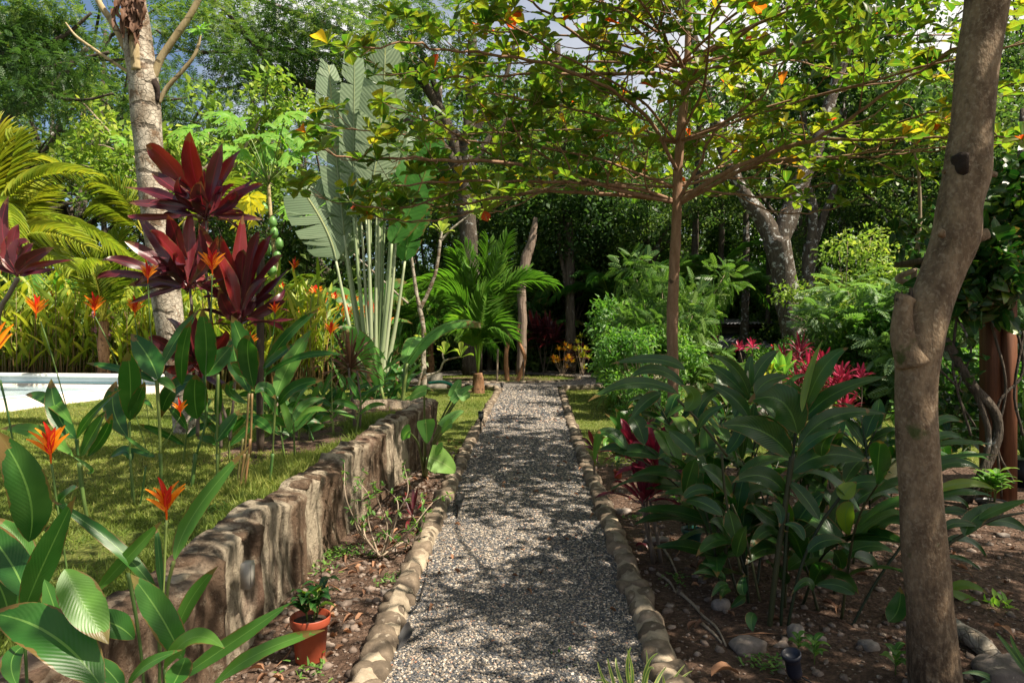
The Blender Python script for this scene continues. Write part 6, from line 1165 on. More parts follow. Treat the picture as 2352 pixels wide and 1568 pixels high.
for q in ((1880, 1660, 1800, 1540, 1757, 1410), (1900, 1660, 1850, 1500, 1823, 1385), (1960, 1660, 1900, 1500, 1880, 1385), (1980, 1650, 1990, 1480, 1955, 1320), (1990, 1650, 1960, 1450, 1985, 1310), (2040, 1650, 2090, 1500, 2085, 1330), (2060, 1650, 2090, 1450, 2165, 1352), (2120, 1660, 2160, 1540, 2222, 1445), (2240, 1660, 2260, 1560, 2350, 1430), (2290, 1660, 2300, 1560, 2400, 1470), (2060, 1660, 2100, 1480, 2140, 1460), (1900, 1680, 1830, 1560, 1740, 1540), (2200, 1680, 2150, 1600, 2080, 1560), (2260, 1680, 2220, 1600, 2200, 1500)):
    hero(ml, 'h', q, 26, 2.95, random.uniform(-.1, .1), random.uniform(-.5, .5), 'nar', None, fold=.35, wave=0)
ml.build('foliage', M['varieg'], t)
t0 = thing('spider_plant', 'small striped grey-green plant in the border beyond the ring path', 'spider plant', (0, 0, 0), 'small striped plants edging the back border'); spider(t0, np.zeros(3), 34, .55, .035, 'grey', rs).build('foliage', M['grey'], t0)
t1 = None
for i in range(34):
    a = math.radians(18 + 150 * (i / 33)); r_ = random.uniform(.6, 1.7); x = ICX + (IRX + 2.0 + r_) * math.cos(a); y = ICY + (IRY + 2.0 + r_) * math.sin(a)
    place(t0, (x, y, 0), random.random() * 6, random.uniform(.8, 1.3))
for i in range(10): place(t0, (3.0 + i * .9 + random.uniform(-.3, .3), 23.2 + random.uniform(-.3, .6), 0), random.random() * 6, random.uniform(.8, 1.3))
# small tufts of seedlings
for k, x, y, lab in (('h', 1500, 1240, ''),): pass
for (k, x, y, s_, lab) in (('h', 755, 170, .10, 'small leafy seedling under the taro leaf'), ('h', 655, 170, .12, 'green seedling beside the cordyline seedling by the wall'), ('i', 820, 1360, .10, 'seedling with three pale leaves behind the spotlight'), ('i', 1480, 1500, .13, 'low plant with round green leaves at the bottom left of the big trunk'), ('k', 1150, 800, .22, 'small green seedling in front of the ginger canes'), ('i', 930, 1430, .13, 'pale weed with drooping blades right of the spotlight'), ('h', 920, 1400, .03, 'tiny weed sprouting from the gravel')):
    g0 = G(k, x, y); t = thing('seedling', lab, 'plant', g0); ml = MB(); ms = MB()
    for i in range(9):
        a = i * 2.4; d = np.array([math.cos(a), math.sin(a), .5]); q = g0 + [0, 0, s_ * (.3 + .6 * i / 9)]; e = q + d * s_ * .55; leafsurf(ml, q, (q + e) / 2 + [0, 0, s_ * .1], e - [0, 0, s_ * .1], s_ * .3, 'lan', (0, 0, 1), 0, .2, 5, 0, random.random(), 3)
    tube(ms, [g0, g0 + [0, 0, s_]], [.003, .002], 5, 3); ms.build('stem', M['stem'], t); ml.build('foliage', M['mid'], t)
t = thing('striped_agave', 'striped strap-leaved plant cut by the bottom right corner', 'plant', G('i', 2300, 1700)); ml = MB()
for q in ((2420, 1560, 2280, 1360, 2160, 1210), (2450, 1540, 2330, 1390, 2260, 1230), (2200, 1600, 2080, 1500, 1925, 1490), (2350, 1640, 2200, 1540, 2050, 1560)): hero(ml, 'i', q, 42, 3.1, 0, .2, 'nar', .4, fold=.4, wave=0)
ml.build('foliage', M['grey'], t)
t = thing('spiky_plant', 'dark spiky rosette in a black tub at the right edge beyond the pergola post', 'plant', P('f', 2340, 1600, 7.2) * [1, 1, 0]); bq = P('f', 2350, 1560, 7.2); bq[2] = .3; spider(t, bq, 36, .9, .045, 'grey', rs).build('foliage', M['grey'], t); mb = MB(); lathe(mb, bq * [1, 1, 0], [(0, 0), (.15, 0), (.2, .3), (.18, .3), (0, .28)], 20); mb.build('tub', M['black'], t)
# stump with bromeliads
ys = 11.2; t = thing('tree_stump', 'sawn tree stump with plants growing on top among the red cordylines', 'stump', P('f', 640, 1280, ys) * [1, 1, 0]); mb = MB(); tube(mb, [P('f', 650, 1330, ys), P('f', 640, 1200, ys), P('f', 636, 1000, ys)], [SZ('f', 95, ys), SZ('f', 75, ys), SZ('f', 72, ys)], 20, 20, wob=.09); mb.build('stump_body', M['bark_stump'], t)
t = thing('log_pile', 'dark lichen-covered logs lying at the foot of the stump', 'logs', P('f', 620, 1300, ys - .6) * [1, 1, 0]); mb = MB(); ptube(mb, 'f', [(560, 1130, 90), (640, 1180, 100), (760, 1250, 80)], ys - .5, 12, 12, wob=.1); ptube(mb, 'f', [(530, 1270, 80), (640, 1240, 90), (780, 1300, 70)], ys - .8, 12, 12, wob=.1); mb.build('log', M['bark_lichen'], t)
t = thing('bromeliad', 'yellow bromeliad growing on top of the tree stump', 'bromeliad', P('f', 640, 1000, ys)); ml = MB(); rosette(ml, P('f', 630, 1000, ys), (0, 0, 1), 20, .34, .06, 5, (0, 1)); ml.build('foliage', M['orange'] if False else M['cocoy'], t)
t = thing('bird_nest_fern', 'upright glossy green leaves standing at the right edge of the stump', 'fern', P('f', 720, 1000, ys)); ml = MB(); rosette(ml, P('f', 715, 1010, ys), (0, 0, 1), 9, .60, .11, 6, (.5, 1), .4, 'lan'); ml.build('foliage', M['taro'], t)
t = thing('hibiscus_flower', 'single red flower in front of the roof edge', 'flower', P('f', 655, 810, 16)); mb = MB(); mf = P('f', 655, 812, 16); inst(mb, leaf_t(3, 3, 'obo', .3), np.repeat(mf[None], 7, 0), rdir(7), rdir(7), .07, .09, 0.); mb.build('petals', M['flower'], t)
# crotons at the back
for (k, x, y, Y, mat, lab) in (('e', 1520, 900, 26, 'orange', 'orange croton shrub left of the tall dark trunk'), ('e', 1650, 880, 26, 'cocoy', 'yellow croton shrub right of the tall dark trunk'), ('d', 700, 730, 13.5, 'pinkleaf', 'pink-leaved shrub growing before the sunny heliconia hedge')):
    c = P(k, x, y, Y); t = thing('croton', lab, 'shrub', (c[0], Y, float(H(c[0], Y)))); ml = MB(); ms = MB(); z0 = float(H(c[0], Y)); 
    cs = [c + rng.normal(0, .22, 3) * [1, 1, 1.4] for _ in range(11)]
    if mat == 'pinkleaf': cs = [P('d', xx, yy_, Y) for xx, yy_ in ((700, 650), (740, 740), (770, 620), (640, 620), (700, 800), (680, 890), (720, 560), (650, 720), (690, 700))]
    for q in cs: tube(ms, [(c[0] + random.uniform(-.1, .1), Y, z0), (q + [c[0], Y, z0]) / 2, q], [.012, .009, .006], 5, 6); rosette(ml, q, (0, 0, 1), 10, .24 if mat != 'pinkleaf' else .16, .06, abs(int(q[0] * 50)) % 97, (0, 1), .8, 'lan')
    ms.build('stem', M['bark_twig'], t); ml.build('foliage', M[mat], t)
t = thing('dry_dracaena', 'withered reddish spiky plant before the travellers palm base', 'plant', P('j', 1230, 1400, 7.5) * [1, 1, 0] + [0, 0, .4]); ml = MB(); rosette(ml, P('j', 1220, 800, 7.6), (0, 0, 1), 60, .50, .022, 5, (0, 1), 1.2, 'nar'); ml.build('foliage', M['dry'], t); mb = MB(); ptube(mb, 'j', [(1280, 1560, 40), (1250, 1300, 34), (1215, 1000, 30), (1200, 820, 26)], 7.4, 8, 20, wob=.1); ptube(mb, 'j', [(1320, 1500, 26), (1330, 1200, 22), (1290, 850, 20)], 7.4, 8, 20, wob=.1); mb.build('stem', M['cordstem'], t)
# ------------------------------------------------------------ heliconia hedges
def hedge_t(lab, mat, n, h, seed, fl, group, name='heliconia_clump', stem='stembr', lw=.09):
    random.seed(seed); rs = np.random.RandomState(abs(int(seed))); t = thing(name, lab, 'heliconia', (0, 0, 0), group); ms = MB(); ml = MB()
    for j in range(n):
        b0 = np.array([rs.uniform(-.45, .45), rs.uniform(-.3, .3), -.03]); tp = b0 + [rs.uniform(-.2, .2), rs.uniform(-.15, .15), h * rs.uniform(.5, .95)]; tube(ms, [b0, tp], [.010, .006], 5, 4, tint=rs.rand()); k = rs.randint(4, 6)
        for i in range(k):
            q = b0 + (tp - b0) * (.4 + .6 * i / (k - 1)); a = rs.rand() * 6.28; el = rs.uniform(.6, 1.3); d = np.array([math.cos(a) * math.cos(el), math.sin(a) * math.cos(el), math.sin(el)]); l_ = rs.uniform(.32, .6) * min(h, 1.5) / 1.1; leafsurf(ml, q, q + d * l_ * .5, q + d * l_ - [0, 0, l_ * rs.uniform(0, .25)], lw * rs.uniform(.7, 1.2), 'hel', None if rs.rand() < .5 else (0, -.4, 1), rs.uniform(-.5, .5), .25, 6, .01, rs.rand(), 3)
    ms.build('stem', M[stem], t); ml.build('foliage', M[mat], t)
    for j in range(fl):
        mf = MB(); hflower(mf, np.array([rs.uniform(-.4, .4), rs.uniform(-.3, .1), h * rs.uniform(.95, 1.15)]), .30, (rs.uniform(-.2, .2), 0, 1), 1, j); mf.build('flower', M['flower'], t)
    return t
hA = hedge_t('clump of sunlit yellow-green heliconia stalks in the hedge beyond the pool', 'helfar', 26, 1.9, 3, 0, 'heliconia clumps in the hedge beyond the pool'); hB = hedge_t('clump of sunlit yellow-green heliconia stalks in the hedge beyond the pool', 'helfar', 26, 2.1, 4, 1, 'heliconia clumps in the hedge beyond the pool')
random.seed(5)
for i in range(26):
    x = -13.5 + i * .36; 
    for r_ in range(2):
        yb = 13.9 + r_ * .8 + random.uniform(-.3, .3); xx = x + random.uniform(-.2, .2) + r_ * .2
        place(random.choice([hA, hB]), (xx * 1., yb, float(H(xx, yb))), random.uniform(-.6, .6), random.uniform(.75, 1.1) + .1 * r_)
hC = hedge_t('clump of green heliconia with orange flowers between the papaya and the travellers palm', 'hel', 24, 2.1, 8, 5, 'orange-flowered heliconia clumps behind the left lawn', lw=.12); hD = hedge_t('clump of green heliconia with orange flowers between the papaya and the travellers palm', 'hel', 24, 1.9, 9, 4, 'orange-flowered heliconia clumps behind the left lawn', lw=.12)
for i in range(26):
    xx = -8.2 + (i % 13) * .40 + random.uniform(-.15, .15); yb = 17.5 + (i // 13) * 1.2 + random.uniform(-.3, .3); place(random.choice([hC, hD]), (xx, yb, float(H(xx, yb)) - .05), random.random() * 6, random.uniform(.85, 1.15))
# ------------------------------------------------------------ shrubs
PIN = pinnate_t(8, .30, .10, .5); PIN2 = pinnate_t(11, .22, .06, .3); SPR = merge_t([(v * .0 + v, q, u) for v, q, u in [pinnate_t(5, .42, .2, .4)]])
D1 = diamond_t(); LF3 = leaf_t(2, 3, 'lan', .4, .25)
def shrub_t(name, lab, cat, blobs, rad, n, T, size, mat, nst=14, hgt=1.2, asp=1., group=None, seed=1, tint0=.5, tv=.6, smat='bark_twig', up=.6, out=.4):
    global rng
    rng = np.random.default_rng(seed); random.seed(seed); t = thing(name, lab, cat, (0, 0, 0), group); ml = MB(); ms = MB(); cs = np.array(blobs, float)
    for i in range(nst):
        e = cs[i % len(cs)] + rng.normal(0, .12, 3) * rad[0]; m_ = e * .5 + [rng.normal(0, .1), rng.normal(0, .1), .1]; tube(ms, [(rng.normal(0, .05), rng.normal(0, .05), -.1), m_, e], [.022, .014, .006], 5, 10, tint=.5)
    ms.build('stem', M[smat], t); cloud(ml, cs, rad, n, T, size, tint0, tv, up, out, asp, .2); ml.build('foliage', M[mat], t); return t
def blobs(n, w_, d_, h0, h1, seed): r = np.random.RandomState(abs(int(seed))); return [(r.uniform(-w_, w_), r.uniform(-d_, d_), r.uniform(h0, h1)) for _ in range(n)]
# pinnate light shrub right of centre
sP = shrub_t('pinnate_shrub', 'large light green shrub with arching pinnate leaves left of the corrugated roof', 'shrub', blobs(20, 1.7, 1.0, .5, 3.5, 3), (.55, .5, .50), 1350, PIN, .40, 'pin', 26, 2, 1., None, 3, .35, .7, up=.5, out=.7); place(sP, (3.35, 14.8, 0), 0, (.82, .9, .88))
s2 = place(sP, (4.6, 13.4, 0), 2.2, (.5, .5, .30), 'low arching pinnate shrub in front of the red cordylines')
sG = shrub_t('grey_shrub', 'dense grey-green pinnate shrub just left of the big forked trunk', 'shrub', blobs(26, 1.5, 1., .6, 3.4, 5), (.6, .5, .45), 1700, PIN, .36, 'grey', 22, 2, 1., None, 5, .5, .7, up=.5, out=.6); place(sG, (9.0, 16.0, 0), 0, (1.2, 1.1, .8))
place(sG, (9.4, 13.0, 0), 2, 1.1, 'dense grey-green pinnate shrub at the far right behind the pergola')
sL = shrub_t('yellow_shrub', 'twiggy shrub with small yellow-green leaves left of the big trunk at mid height', 'shrub', blobs(24, 1.3, 1., 1.4, 4.0, 7), (.6, .5, .35), 3600, LF3, .13, 'light', 34, 2, .5, None, 7, .5, .7); place(sL, (8.3, 17.0, 0), 0, 1.05)
sV = shrub_t('lantana_shrub', 'airy twiggy green shrub with tiny flowers right of the path end', 'shrub', blobs(20, .75, .6, .35, 1.5, 9), (.32, .32, .25), 4200, LF3, .10, 'mid', 44, 1.2, .5, None, 9, .4, .8); place(sV, (2.55, 13.2, 0), 0, 1.05)
place(sV, (3.0, 16.8, 0), 1.5, 1.5, 'taller airy green shrub behind the pinnate leaves right of the path'); place(sV, (2.1, 10.6, 0), 2.5, .55, 'low green shrub on the lawn edge right of the path')
sR = shrub_t('leafy_shrub', 'dark leafy shrub in the right border beyond the lawn', 'shrub', blobs(22, 1.1, .8, .25, 1.5, 12), (.45, .45, .32), 5200, LF3, .13, 'mid', 16, 1.2, .55, 'leafy shrubs closing the right border', 12, .35, .7)
for x, y, s_ in ((7.4, 15.5, .9), (9.2, 15.2, 1.3), (11.2, 15.2, 1.4), (6.2, 17.5, .75), (8.6, 20.5, .7), (10.8, 18.6, 1.5), (13.2, 16.6, 1.6), (7.2, 10.5, .8), (8.6, 10.9, .9), (6.3, 14.0, .6)): place(sR, (x, y, 0), random.random() * 6, s_)
# climbing vine on the pergola
t = thing('climbing_vine', 'dark heart-leaved vine smothering the pergola at the right edge', 'vine', P('o', 2300, 600, 6.3)); ms = MB(); ml = MB(); rng = np.random.default_rng(21); HR = leaf_t(4, 5, 'hrt', .6, .15)
cs = [P('o', x, y, Y) for x, y, Y in ((2240, 560, 6.2), (2300, 500, 6.3), (2350, 560, 6.2), (2200, 640, 6.3), (2260, 640, 6.1), (2330, 640, 6.1), (2190, 560, 6.5), (2230, 470, 6.6), (2340, 430, 6.3), (2390, 500, 6.1), (2290, 590, 6.0), (2210, 690, 6.2), (2400, 620, 6.1), (2380, 380, 6.5), (2270, 700, 6.4), (2200, 500, 7.0), (2300, 420, 7.0), (2160, 620, 6.9))]
cloud(ml, cs, (.24, .25, .22), 1500, HR, .14, .3, .8, .25, .5, .85, .2)
for (x, y, Y) in ((2120, 850, 7), (2170, 930, 7), (2200, 820, 6.4), (2350, 800, 7), (2250, 900, 6.9), (2330, 950, 7.2), (2200, 1000, 7)): cloud(ml, [P('o', x, y, Y)], (.25, .25, .25), 60, HR, .10, .3, .6, .3, .5, .85, .1)
for pts, w_ in (([(2170, 780), (2230, 880), (2290, 960), (2270, 1060), (2220, 1150)], 22), ([(2160, 770), (2220, 860), (2270, 990), (2250, 1090), (2215, 1160)], 14), ([(2200, 700), (2190, 850), (2230, 1000)], 6), ([(2270, 720), (2310, 880), (2290, 1020), (2330, 1110)], 6), ([(2320, 700), (2350, 850), (2290, 940), (2300, 1140)], 6), ([(2180, 700), (2230, 800), (2200, 900), (2240, 980)], 5), ([(2352, 760), (2330, 900), (2350, 1000)], 6), ([(2130, 820), (2180, 870), (2210, 900)], 5)):
    tube(ms, [P('o', a, b, 6.35) for a, b in pts], SZ('o', w_, 6.4) / 2, 7, 24, wob=.1)
ms.build('stem', M['bark_dark'], t); ml.build('foliage', M['mid'] if False else M['ginger'], t)
# thin sapling right of almond, in front of trunk
t = thing('sapling', 'thin bare sapling stem rising in front of the dark woods left of the big trunk', 'tree', P('o', 2100, 700, 7.5) * [1, 1, 0]); mb = MB(); ptube(mb, 'o', [(2085, 760, 14), (2098, 640, 12), (2112, 520, 9), (2110, 400, 7), (2100, 350, 5)], 7.5, 7, 30, wob=.1); ptube(mb, 'o', [(2100, 620, 12), (2060, 640, 14), (2095, 655, 14), (2120, 690, 14)], 7.5, 7, 14); mb.build('trunk', M['bark_twig'], t)
ml = MB(); cloud(ml, [P('o', x, y, 7.4) for x, y in ((2100, 540), (2080, 560), (2130, 570), (2060, 520))], (.16, .16, .12), 60, leaf_t(4, 3, 'lan', .5), .15, .3, .6, .5, .5, .5, .2); ml.build('foliage', M['ginger'], t)
# ------------------------------------------------------------ forest
def tree_t(lab, h, r0, crown, style, seed, group, mat='dark', bark='bark_dark', T=D1, size=.16, n=9000, asp=.55, up=.6, name='forest_tree', flat=.35, trunkpts=None, fork=.42, tint0=.5, nl=8, clr=1.0):
    global rng
    rng = np.random.default_rng(seed); random.seed(seed); t = thing(name, lab, 'tree', (0, 0, 0), group); mt = MB(); ml = MB(); tips = []
    lean = np.array([random.uniform(-.5, .5), random.uniform(-.4, .4), 0]); p = [np.array([0, 0, -.3])]
    for i in range(1, 6): p.append(np.array([lean[0] * i / 5 + random.uniform(-.15, .15), lean[1] * i / 5, h * fork * i / 5 * 1.25]))
    tube(mt, p, np.linspace(r0 * 1.15, r0 * .55, len(p)), 12, 26, wob=.10, seed=seed)
    for i in range(nl):
        a = i * 2.4 + random.uniform(-.3, .3); f = random.uniform(.65, 1.0); j = f * 5; b0 = p[int(j)] + (p[min(int(j) + 1, 5)] - p[int(j)]) * (j - int(j)); R = crown * random.uniform(.55, 1.0); zt = h * random.uniform(.72, 1.0)
        e = np.array([b0[0] + math.cos(a) * R, b0[1] + math.sin(a) * R, zt]); m_ = b0 * .45 + e * .55 + np.array([random.uniform(-.6, .6), random.uniform(-.6, .6), random.uniform(-.6, .8) - (.12 * h if style == 'rain' else 0)]); m_[2] = max(m_[2], b0[2] + .3)
        tube(mt, [b0, m_, e], [r0 * .42, r0 * .25, r0 * .10], 7, 16, wob=.12, seed=i); q, _ = resample([b0, m_, e], [1, 1, 1], 10)
        for k in range(5):
            s0 = q[random.randint(3, 9)]; a2 = a + random.uniform(-1.3, 1.3); l_ = crown * random.uniform(.25, .5); e2 = s0 + [math.cos(a2) * l_, math.sin(a2) * l_, l_ * random.uniform(-.25, .65)]; m2 = (s0 + e2) / 2 + rng.normal(0, .2, 3)
            tube(mt, [s0, m2, e2], [r0 * .16, r0 * .10, r0 * .04], 5, 8); tips += [e2, (m2 + e2) / 2, m2 + rng.normal(0, .5, 3)]
        tips += [e, q[7]]
    mt.build('trunk', M[bark], t); rc = crown * .19
    cs = np.array(tips); rad = np.stack([rc * (.7 + .6 * rng.random(len(cs))), rc * (.7 + .6 * rng.random(len(cs))), rc * flat * (.7 + .6 * rng.random(len(cs)))], 1)
    cloud(ml, cs, rad, int(n * clr), T, size, tint0, .8, up, .5, asp, .25); ml.build('crown', M[mat], t); return t
gF = 'dark forest trees standing in the wood behind the garden'
LBF = 'tall forest tree with a dark trunk and dense green crown behind the garden'
SPL = pinnate_t(6, .30, .10, .3)
fA = tree_t(LBF, 13, .26, 4.6, 'd', 101, gF, n=9500, size=.22, flat=.6); fB = tree_t(LBF, 15, .24, 4.4, 'd', 102, gF, n=9500, size=.22, fork=.35, flat=.75); fC = tree_t(LBF, 11, .2, 4.0, 'd', 103, gF, n=9000, size=.20, fork=.25, flat=.8)
gR = 'spreading feathery rain trees behind the left lawn'
LBR = 'wide spreading rain tree with flat feathery foliage layers behind the left lawn'
rA = tree_t(LBR, 14, .34, 7.0, 'rain', 111, gR, n=3900, size=.46, T=SPL, asp=1., up=.85, flat=.22, name='rain_tree', fork=.38, nl=10, tint0=.6); rB = tree_t(LBR, 12, .30, 6.5, 'rain', 112, gR, n=3900, size=.46, T=SPL, asp=1., up=.85, flat=.22, name='rain_tree', fork=.3, nl=10, tint0=.5)
random.seed(3)
for x, y, s_ in ((-19, 25, 1.0), (-21, 32, 1.15), (-9.5, 35, 1.1), (-15, 42, 1.2), (-27, 28, 1.1)): place(random.choice([rA, rB]), (x, y, 0), random.random() * 6, s_)
for i, (x, y, s_) in enumerate(((-1.0, 29.5, .72), (1.6, 31, .75), (4.6, 29.5, .7), (-3.6, 31.5, .85), (9.5, 37, .95), (12.5, 35, .95), (15, 31, .85), (-7.5, 30, .9), (17.5, 26, .85), (1.5, 34, 1.1), (4.5, 36, 1.05), (8, 34, 1.0), (3.5, 42, 1.35), (-3, 43, 1.3), (14, 38, 1.1), (15.5, 29, .95), (19, 33, 1.1), (18.5, 24, 1.0), (22, 40, 1.4), (25, 29, 1.2), (29, 36, 1.3), (-16.5, 35, .9), (11.2, 26.0, .85), (16.5, 19, .85), (13.5, 22.5, .75), (-30, 34, 1.2), (2.5, 29.5, .75), (33, 45, 1.5), (-32, 45, 1.5), (-11, 28, .75), (5.5, 28.5, .75))):
    place(fC if i < 9 else (fA, fB, fC)[i % 3], (x, y, -.1), random.random() * 6, s_)
fY = tree_t('pale yellow-green flowering tree catching the sun left of the travellers palm', 8.5, .2, 3.2, 'd', 121, None, n=6500, size=.20, mat='light', bark='bark_twig', flat=.5, fork=.6, tint0=.35, name='flowering_tree'); place(fY, (-9.5, 20.6, 0), 0, 1.05)
place(fC, (11.6, 24.0, 0), 1.2, .52, 'small bright green tree beside the corrugated roof', None)
def htree(lab, k, trunks, Y, mat, tips, n, lmat='dark', rad=(1.3, 1.3, .9), name='forest_tree', T=D1, size=.2, asp=.55, up=.6):
    global rng
    b0 = P(k, trunks[0][0][0], trunks[0][0][1], Y); rng = np.random.default_rng(int(abs(b0[0]) * 100)); t = thing(name, lab, 'tree', (b0[0], Y, 0)); mt = MB()
    for j, tr in enumerate(trunks): ptube(mt, k, tr, Y, 14 if j == 0 else 9, None, 0, .07, seed=j)
    mt.build('trunk', M[mat], t)
    if tips: ml = MB(); cs = [P(k, x, y, Y + rng.uniform(-2, 2)) for x, y in tips]; cloud(ml, cs, rad, n, T, size, .5, .8, up, .5, asp, .3); ml.build('crown', M[lmat], t)
    return t
htree('thick leaning lichen-spotted trunk forking into a V in front of the roof', 'o', [[(1835, 935, 74), (1832, 860, 66), (1822, 760, 60), (1812, 700, 56), (1798, 620, 54), (1782, 550, 58)], [(1790, 570, 50), (1750, 500, 38), (1700, 430, 30), (1650, 310, 26), (1610, 150, 22), (1560, -20, 18)], [(1785, 570, 46), (1808, 510, 44), (1838, 420, 40), (1870, 350, 34), (1920, 190, 26), (1960, 60, 22), (1980, -60, 16)]], 19.5, 'bark_lichen', [(1500, 0), (1600, -60), (1950, -40), (2000, 60), (2080, 0), (1700, 200), (2050, 220), (1880, -60), (1720, -80)], 6500)
htree('slimmer lichen-spotted trunk right behind the leaning V-forked trunk', 'o', [[(1862, 930, 34), (1866, 800, 30), (1858, 650, 28), (1862, 560, 30)], [(1862, 580, 24), (1868, 480, 20), (1850, 400, 16), (1846, 250, 14)], [(1866, 570, 22), (1890, 500, 16), (1925, 400, 13), (1940, 250, 12)]], 21.5, 'bark_lichen', [(1860, 200), (1940, 180), (1990, 300), (2060, 250), (1900, 80)], 5000)
htree('tall straight dark trunk with a split base beside the crotons', 'o', [[(1312, 850, 28), (1310, 740, 22), (1308, 600, 22), (1300, 450, 22), (1290, 300, 18), (1280, 100, 14)], [(1310, 700, 12), (1285, 560, 9), (1290, 430, 8)]], 27, 'bark_dark', [(1180, 360), (1260, 300), (1330, 420), (1220, 460), (1380, 330), (1300, 200), (1150, 250), (1400, 470), (1320, 530), (1230, 560), (1420, 560), (1180, 500)], 12000, rad=(1.6, 1.4, 1.3))
htree('knotted pale-topped trunk behind the young coconut palm', 'o', [[(1195, 860, 22), (1200, 740, 20), (1198, 650, 22), (1210, 590, 24), (1222, 550, 20), (1230, 500, 10)]], 25.5, 'bark_stump', None, 0)
htree('dark twisting limbs of a rain tree spreading left over the travellers palm', 'o', [[(1085, 860, 50), (1082, 700, 44), (1078, 560, 40), (1072, 450, 40), (1076, 330, 34), (1082, 230, 26), (1085, 80, 20)], [(1074, 420, 32), (1020, 340, 26), (940, 285, 22), (860, 270, 20), (735, 202, 20), (650, 178, 17), (605, 130, 13), (540, 50, 9), (480, -10, 7)], [(1070, 400, 28), (1010, 250, 22), (930, 150, 20), (790, 78, 18), (700, 40, 14), (600, 0, 10), (500, -40, 8)], [(860, 270, 16), (700, 125, 11), (560, 118, 9), (430, 118, 7), (360, 70, 5)], [(1076, 330, 22), (1020, 280, 18), (1000, 200, 14), (960, 100, 10)], [(1080, 380, 20), (1150, 290, 14), (1210, 250, 10)], [(800, 130, 10), (620, 110, 8), (530, 60, 6), (450, 30, 4)], [(1076, 340, 20), (1110, 270, 14), (1160, 180, 10), (1190, 60, 8)]], 24, 'bark_dark', [(560, 40), (640, 80), (700, 20), (600, 140), (520, 110), (780, 60), (850, 30), (740, 150), (930, 60), (660, 190), (450, 60), (1000, 30), (820, 160), (500, 20), (900, 160), (1030, 130), (690, 110), (560, 190)], 5200, T=SPL, size=.40, asp=1., rad=(1.6, 1.6, .40), up=.85, name='rain_tree')
htree('dark arching limbs of a rain tree entering from the left edge', 'o', [[(-40, 860, 60), (-30, 600, 50), (-10, 400, 40), (0, 256, 34)], [(-10, 270, 28), (60, 245, 22), (110, 215, 18), (150, 165, 14), (200, 110, 10)], [(-20, 330, 20), (60, 190, 12), (130, 150, 8), (250, 120, 6)], [(100, 220, 10), (190, 230, 7), (260, 215, 5)], [(-30, 120, 20), (60, 120, 14), (150, 80, 9), (210, 30, 6)]], 17, 'bark_dark', [(30, 40), (110, 20), (60, 110), (150, 90), (130, 150), (40, 180), (150, 190), (90, 70), (10, 130), (70, 230)], 3000, T=SPL, size=.30, asp=1., rad=(.95, 1.2, .28), up=.85, name='rain_tree')
for i, (x, y, w_, Y, tx) in enumerate(((1705, 860, 20, 27, 1715), (1760, 850, 12, 30, 1765), (1640, 860, 16, 30, 1660), (1950, 820, 24, 26, 1930), (1985, 800, 20, 27, 2000), (2330, 900, 24, 16, 2340), (1010, 840, 26, 30, 1000), (1580, 860, 20, 28, 1600), (2060, 820, 18, 30, 2080), (1440, 850, 14, 32, 1450), (700, 800, 18, 30, 690), (240, 720, 14, 30, 232), (110, 700, 12, 30, 120), (560, 780, 16, 33, 575))):
    t = htree('x', 'o', [[(x, y, w_), ((x + tx) / 2 + 3, y - 200, w_ * .85), (tx, y - 420, w_ * .7), (tx + 10, y - 650, w_ * .5)]], Y, 'bark_dark' if i % 3 else 'bark_lichen', None, 0, name='slim_tree'); t['label'] = 'slim dark trunk among the shaded woods at the back'; t['group'] = 'slim dark trunks in the shaded woods'
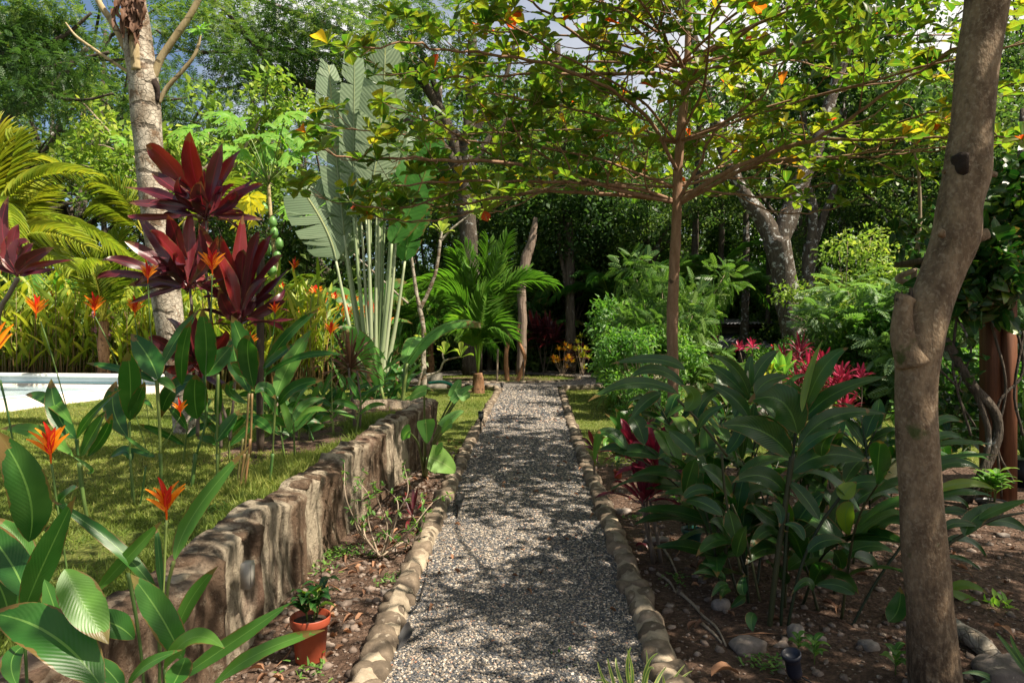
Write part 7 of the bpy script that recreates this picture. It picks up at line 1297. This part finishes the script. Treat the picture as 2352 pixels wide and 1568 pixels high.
# understory
uA = shrub_t('understory_bush', 'dark bush in the shaded understory at the forest edge', 'bush', blobs(30, 1.9, 1.2, .3, 3.0, 31), (.7, .6, .5), 6500, D1, .20, 'dark', 12, 1.2, .55, 'dark bushes along the forest edge', 31, .5, .9)
uB = shrub_t('understory_bush', 'dark bush in the shaded understory at the forest edge', 'bush', blobs(30, 2.0, 1.2, .3, 3.6, 32), (.7, .6, .5), 6000, LF3, .26, 'dark', 12, 1.2, .5, 'dark bushes along the forest edge', 32, .6, .8)
uC = shrub_t('forest_edge_shrub', 'tall sunlit green shrub filling the edge of the forest', 'shrub', blobs(34, 1.9, 1.1, .5, 4.6, 33), (.75, .6, .5), 8000, LF3, .24, 'mid', 14, 1.2, .5, 'tall green shrubs filling the forest edge', 33, .45, .9)
random.seed(19)
for x, y, s_ in ((-4.6, 30, 1.0), (-1.8, 31.5, 1.2), (1.2, 31, 1.1), (3.6, 32, 1.3), (5.4, 27.5, .8), (5.2, 31, 1.2), (7.2, 35, 1.3), (10.5, 36, 1.4), (13.5, 34, 1.4), (15.5, 27, 1.1), (13.2, 24.5, .9), (17.5, 28, 1.3), (12.2, 21.2, .75), (10.6, 20.0, .6), (20, 27, 1.3), (4.4, 24.2, .55), (15, 18.5, .9)): place(uC, (x, y, -.1), random.random() * 6, s_)
random.seed(9)
for i in range(62):
    x = -30 + 60 * random.random(); y = 28 + random.random() * 9 + (abs(x) < 4) * 2.0 + (i % 4 == 0) * 6
    if 6 < x < 15 and y < 33: y += 7
    if x > 12: y -= 4
    place(random.choice([uA, uB]), (x, y, -.1), random.random() * 6, random.uniform(.8, 1.5))
for x, y, s_ in ((-14, 21, 1.0), (-17, 20, 1.2), (-11.6, 22, 1.), (-20, 21, 1.2), (-8.6, 23, .9), (-6, 23.5, .8), (-4.6, 24.6, .8), (12.5, 20.8, 1.1), (15, 20, 1.2), (-24, 23, 1.4), (-3.9, 28.3, .8), (-2.2, 29.8, .8), (4.4, 26.5, .6), (6.0, 24.6, .7), (3.3, 30.2, .9)): place(random.choice([uA, uB]), (x, y, -.1), random.random() * 6, s_)
# far wood as one mass
rng = np.random.default_rng(55); mb = MB(); n = 420; cx = rng.uniform(-62, 62, n); cyy = 52 + rng.uniform(0, 12, n) + np.abs(cx) * -.12; czz = rng.uniform(.5, 13, n) * (.55 + .45 * rng.random(n)); cs = np.stack([cx, cyy, czz], 1)
cloud(mb, cs, (3.2, 2.4, 2.2), 90000, D1, .50, .4, .7, .6, .4, .6, .3); tag(mb.build('far_wood', M['dark']), 'distant solid mass of woodland closing the view behind all the trees', 'woodland', kind='stuff')
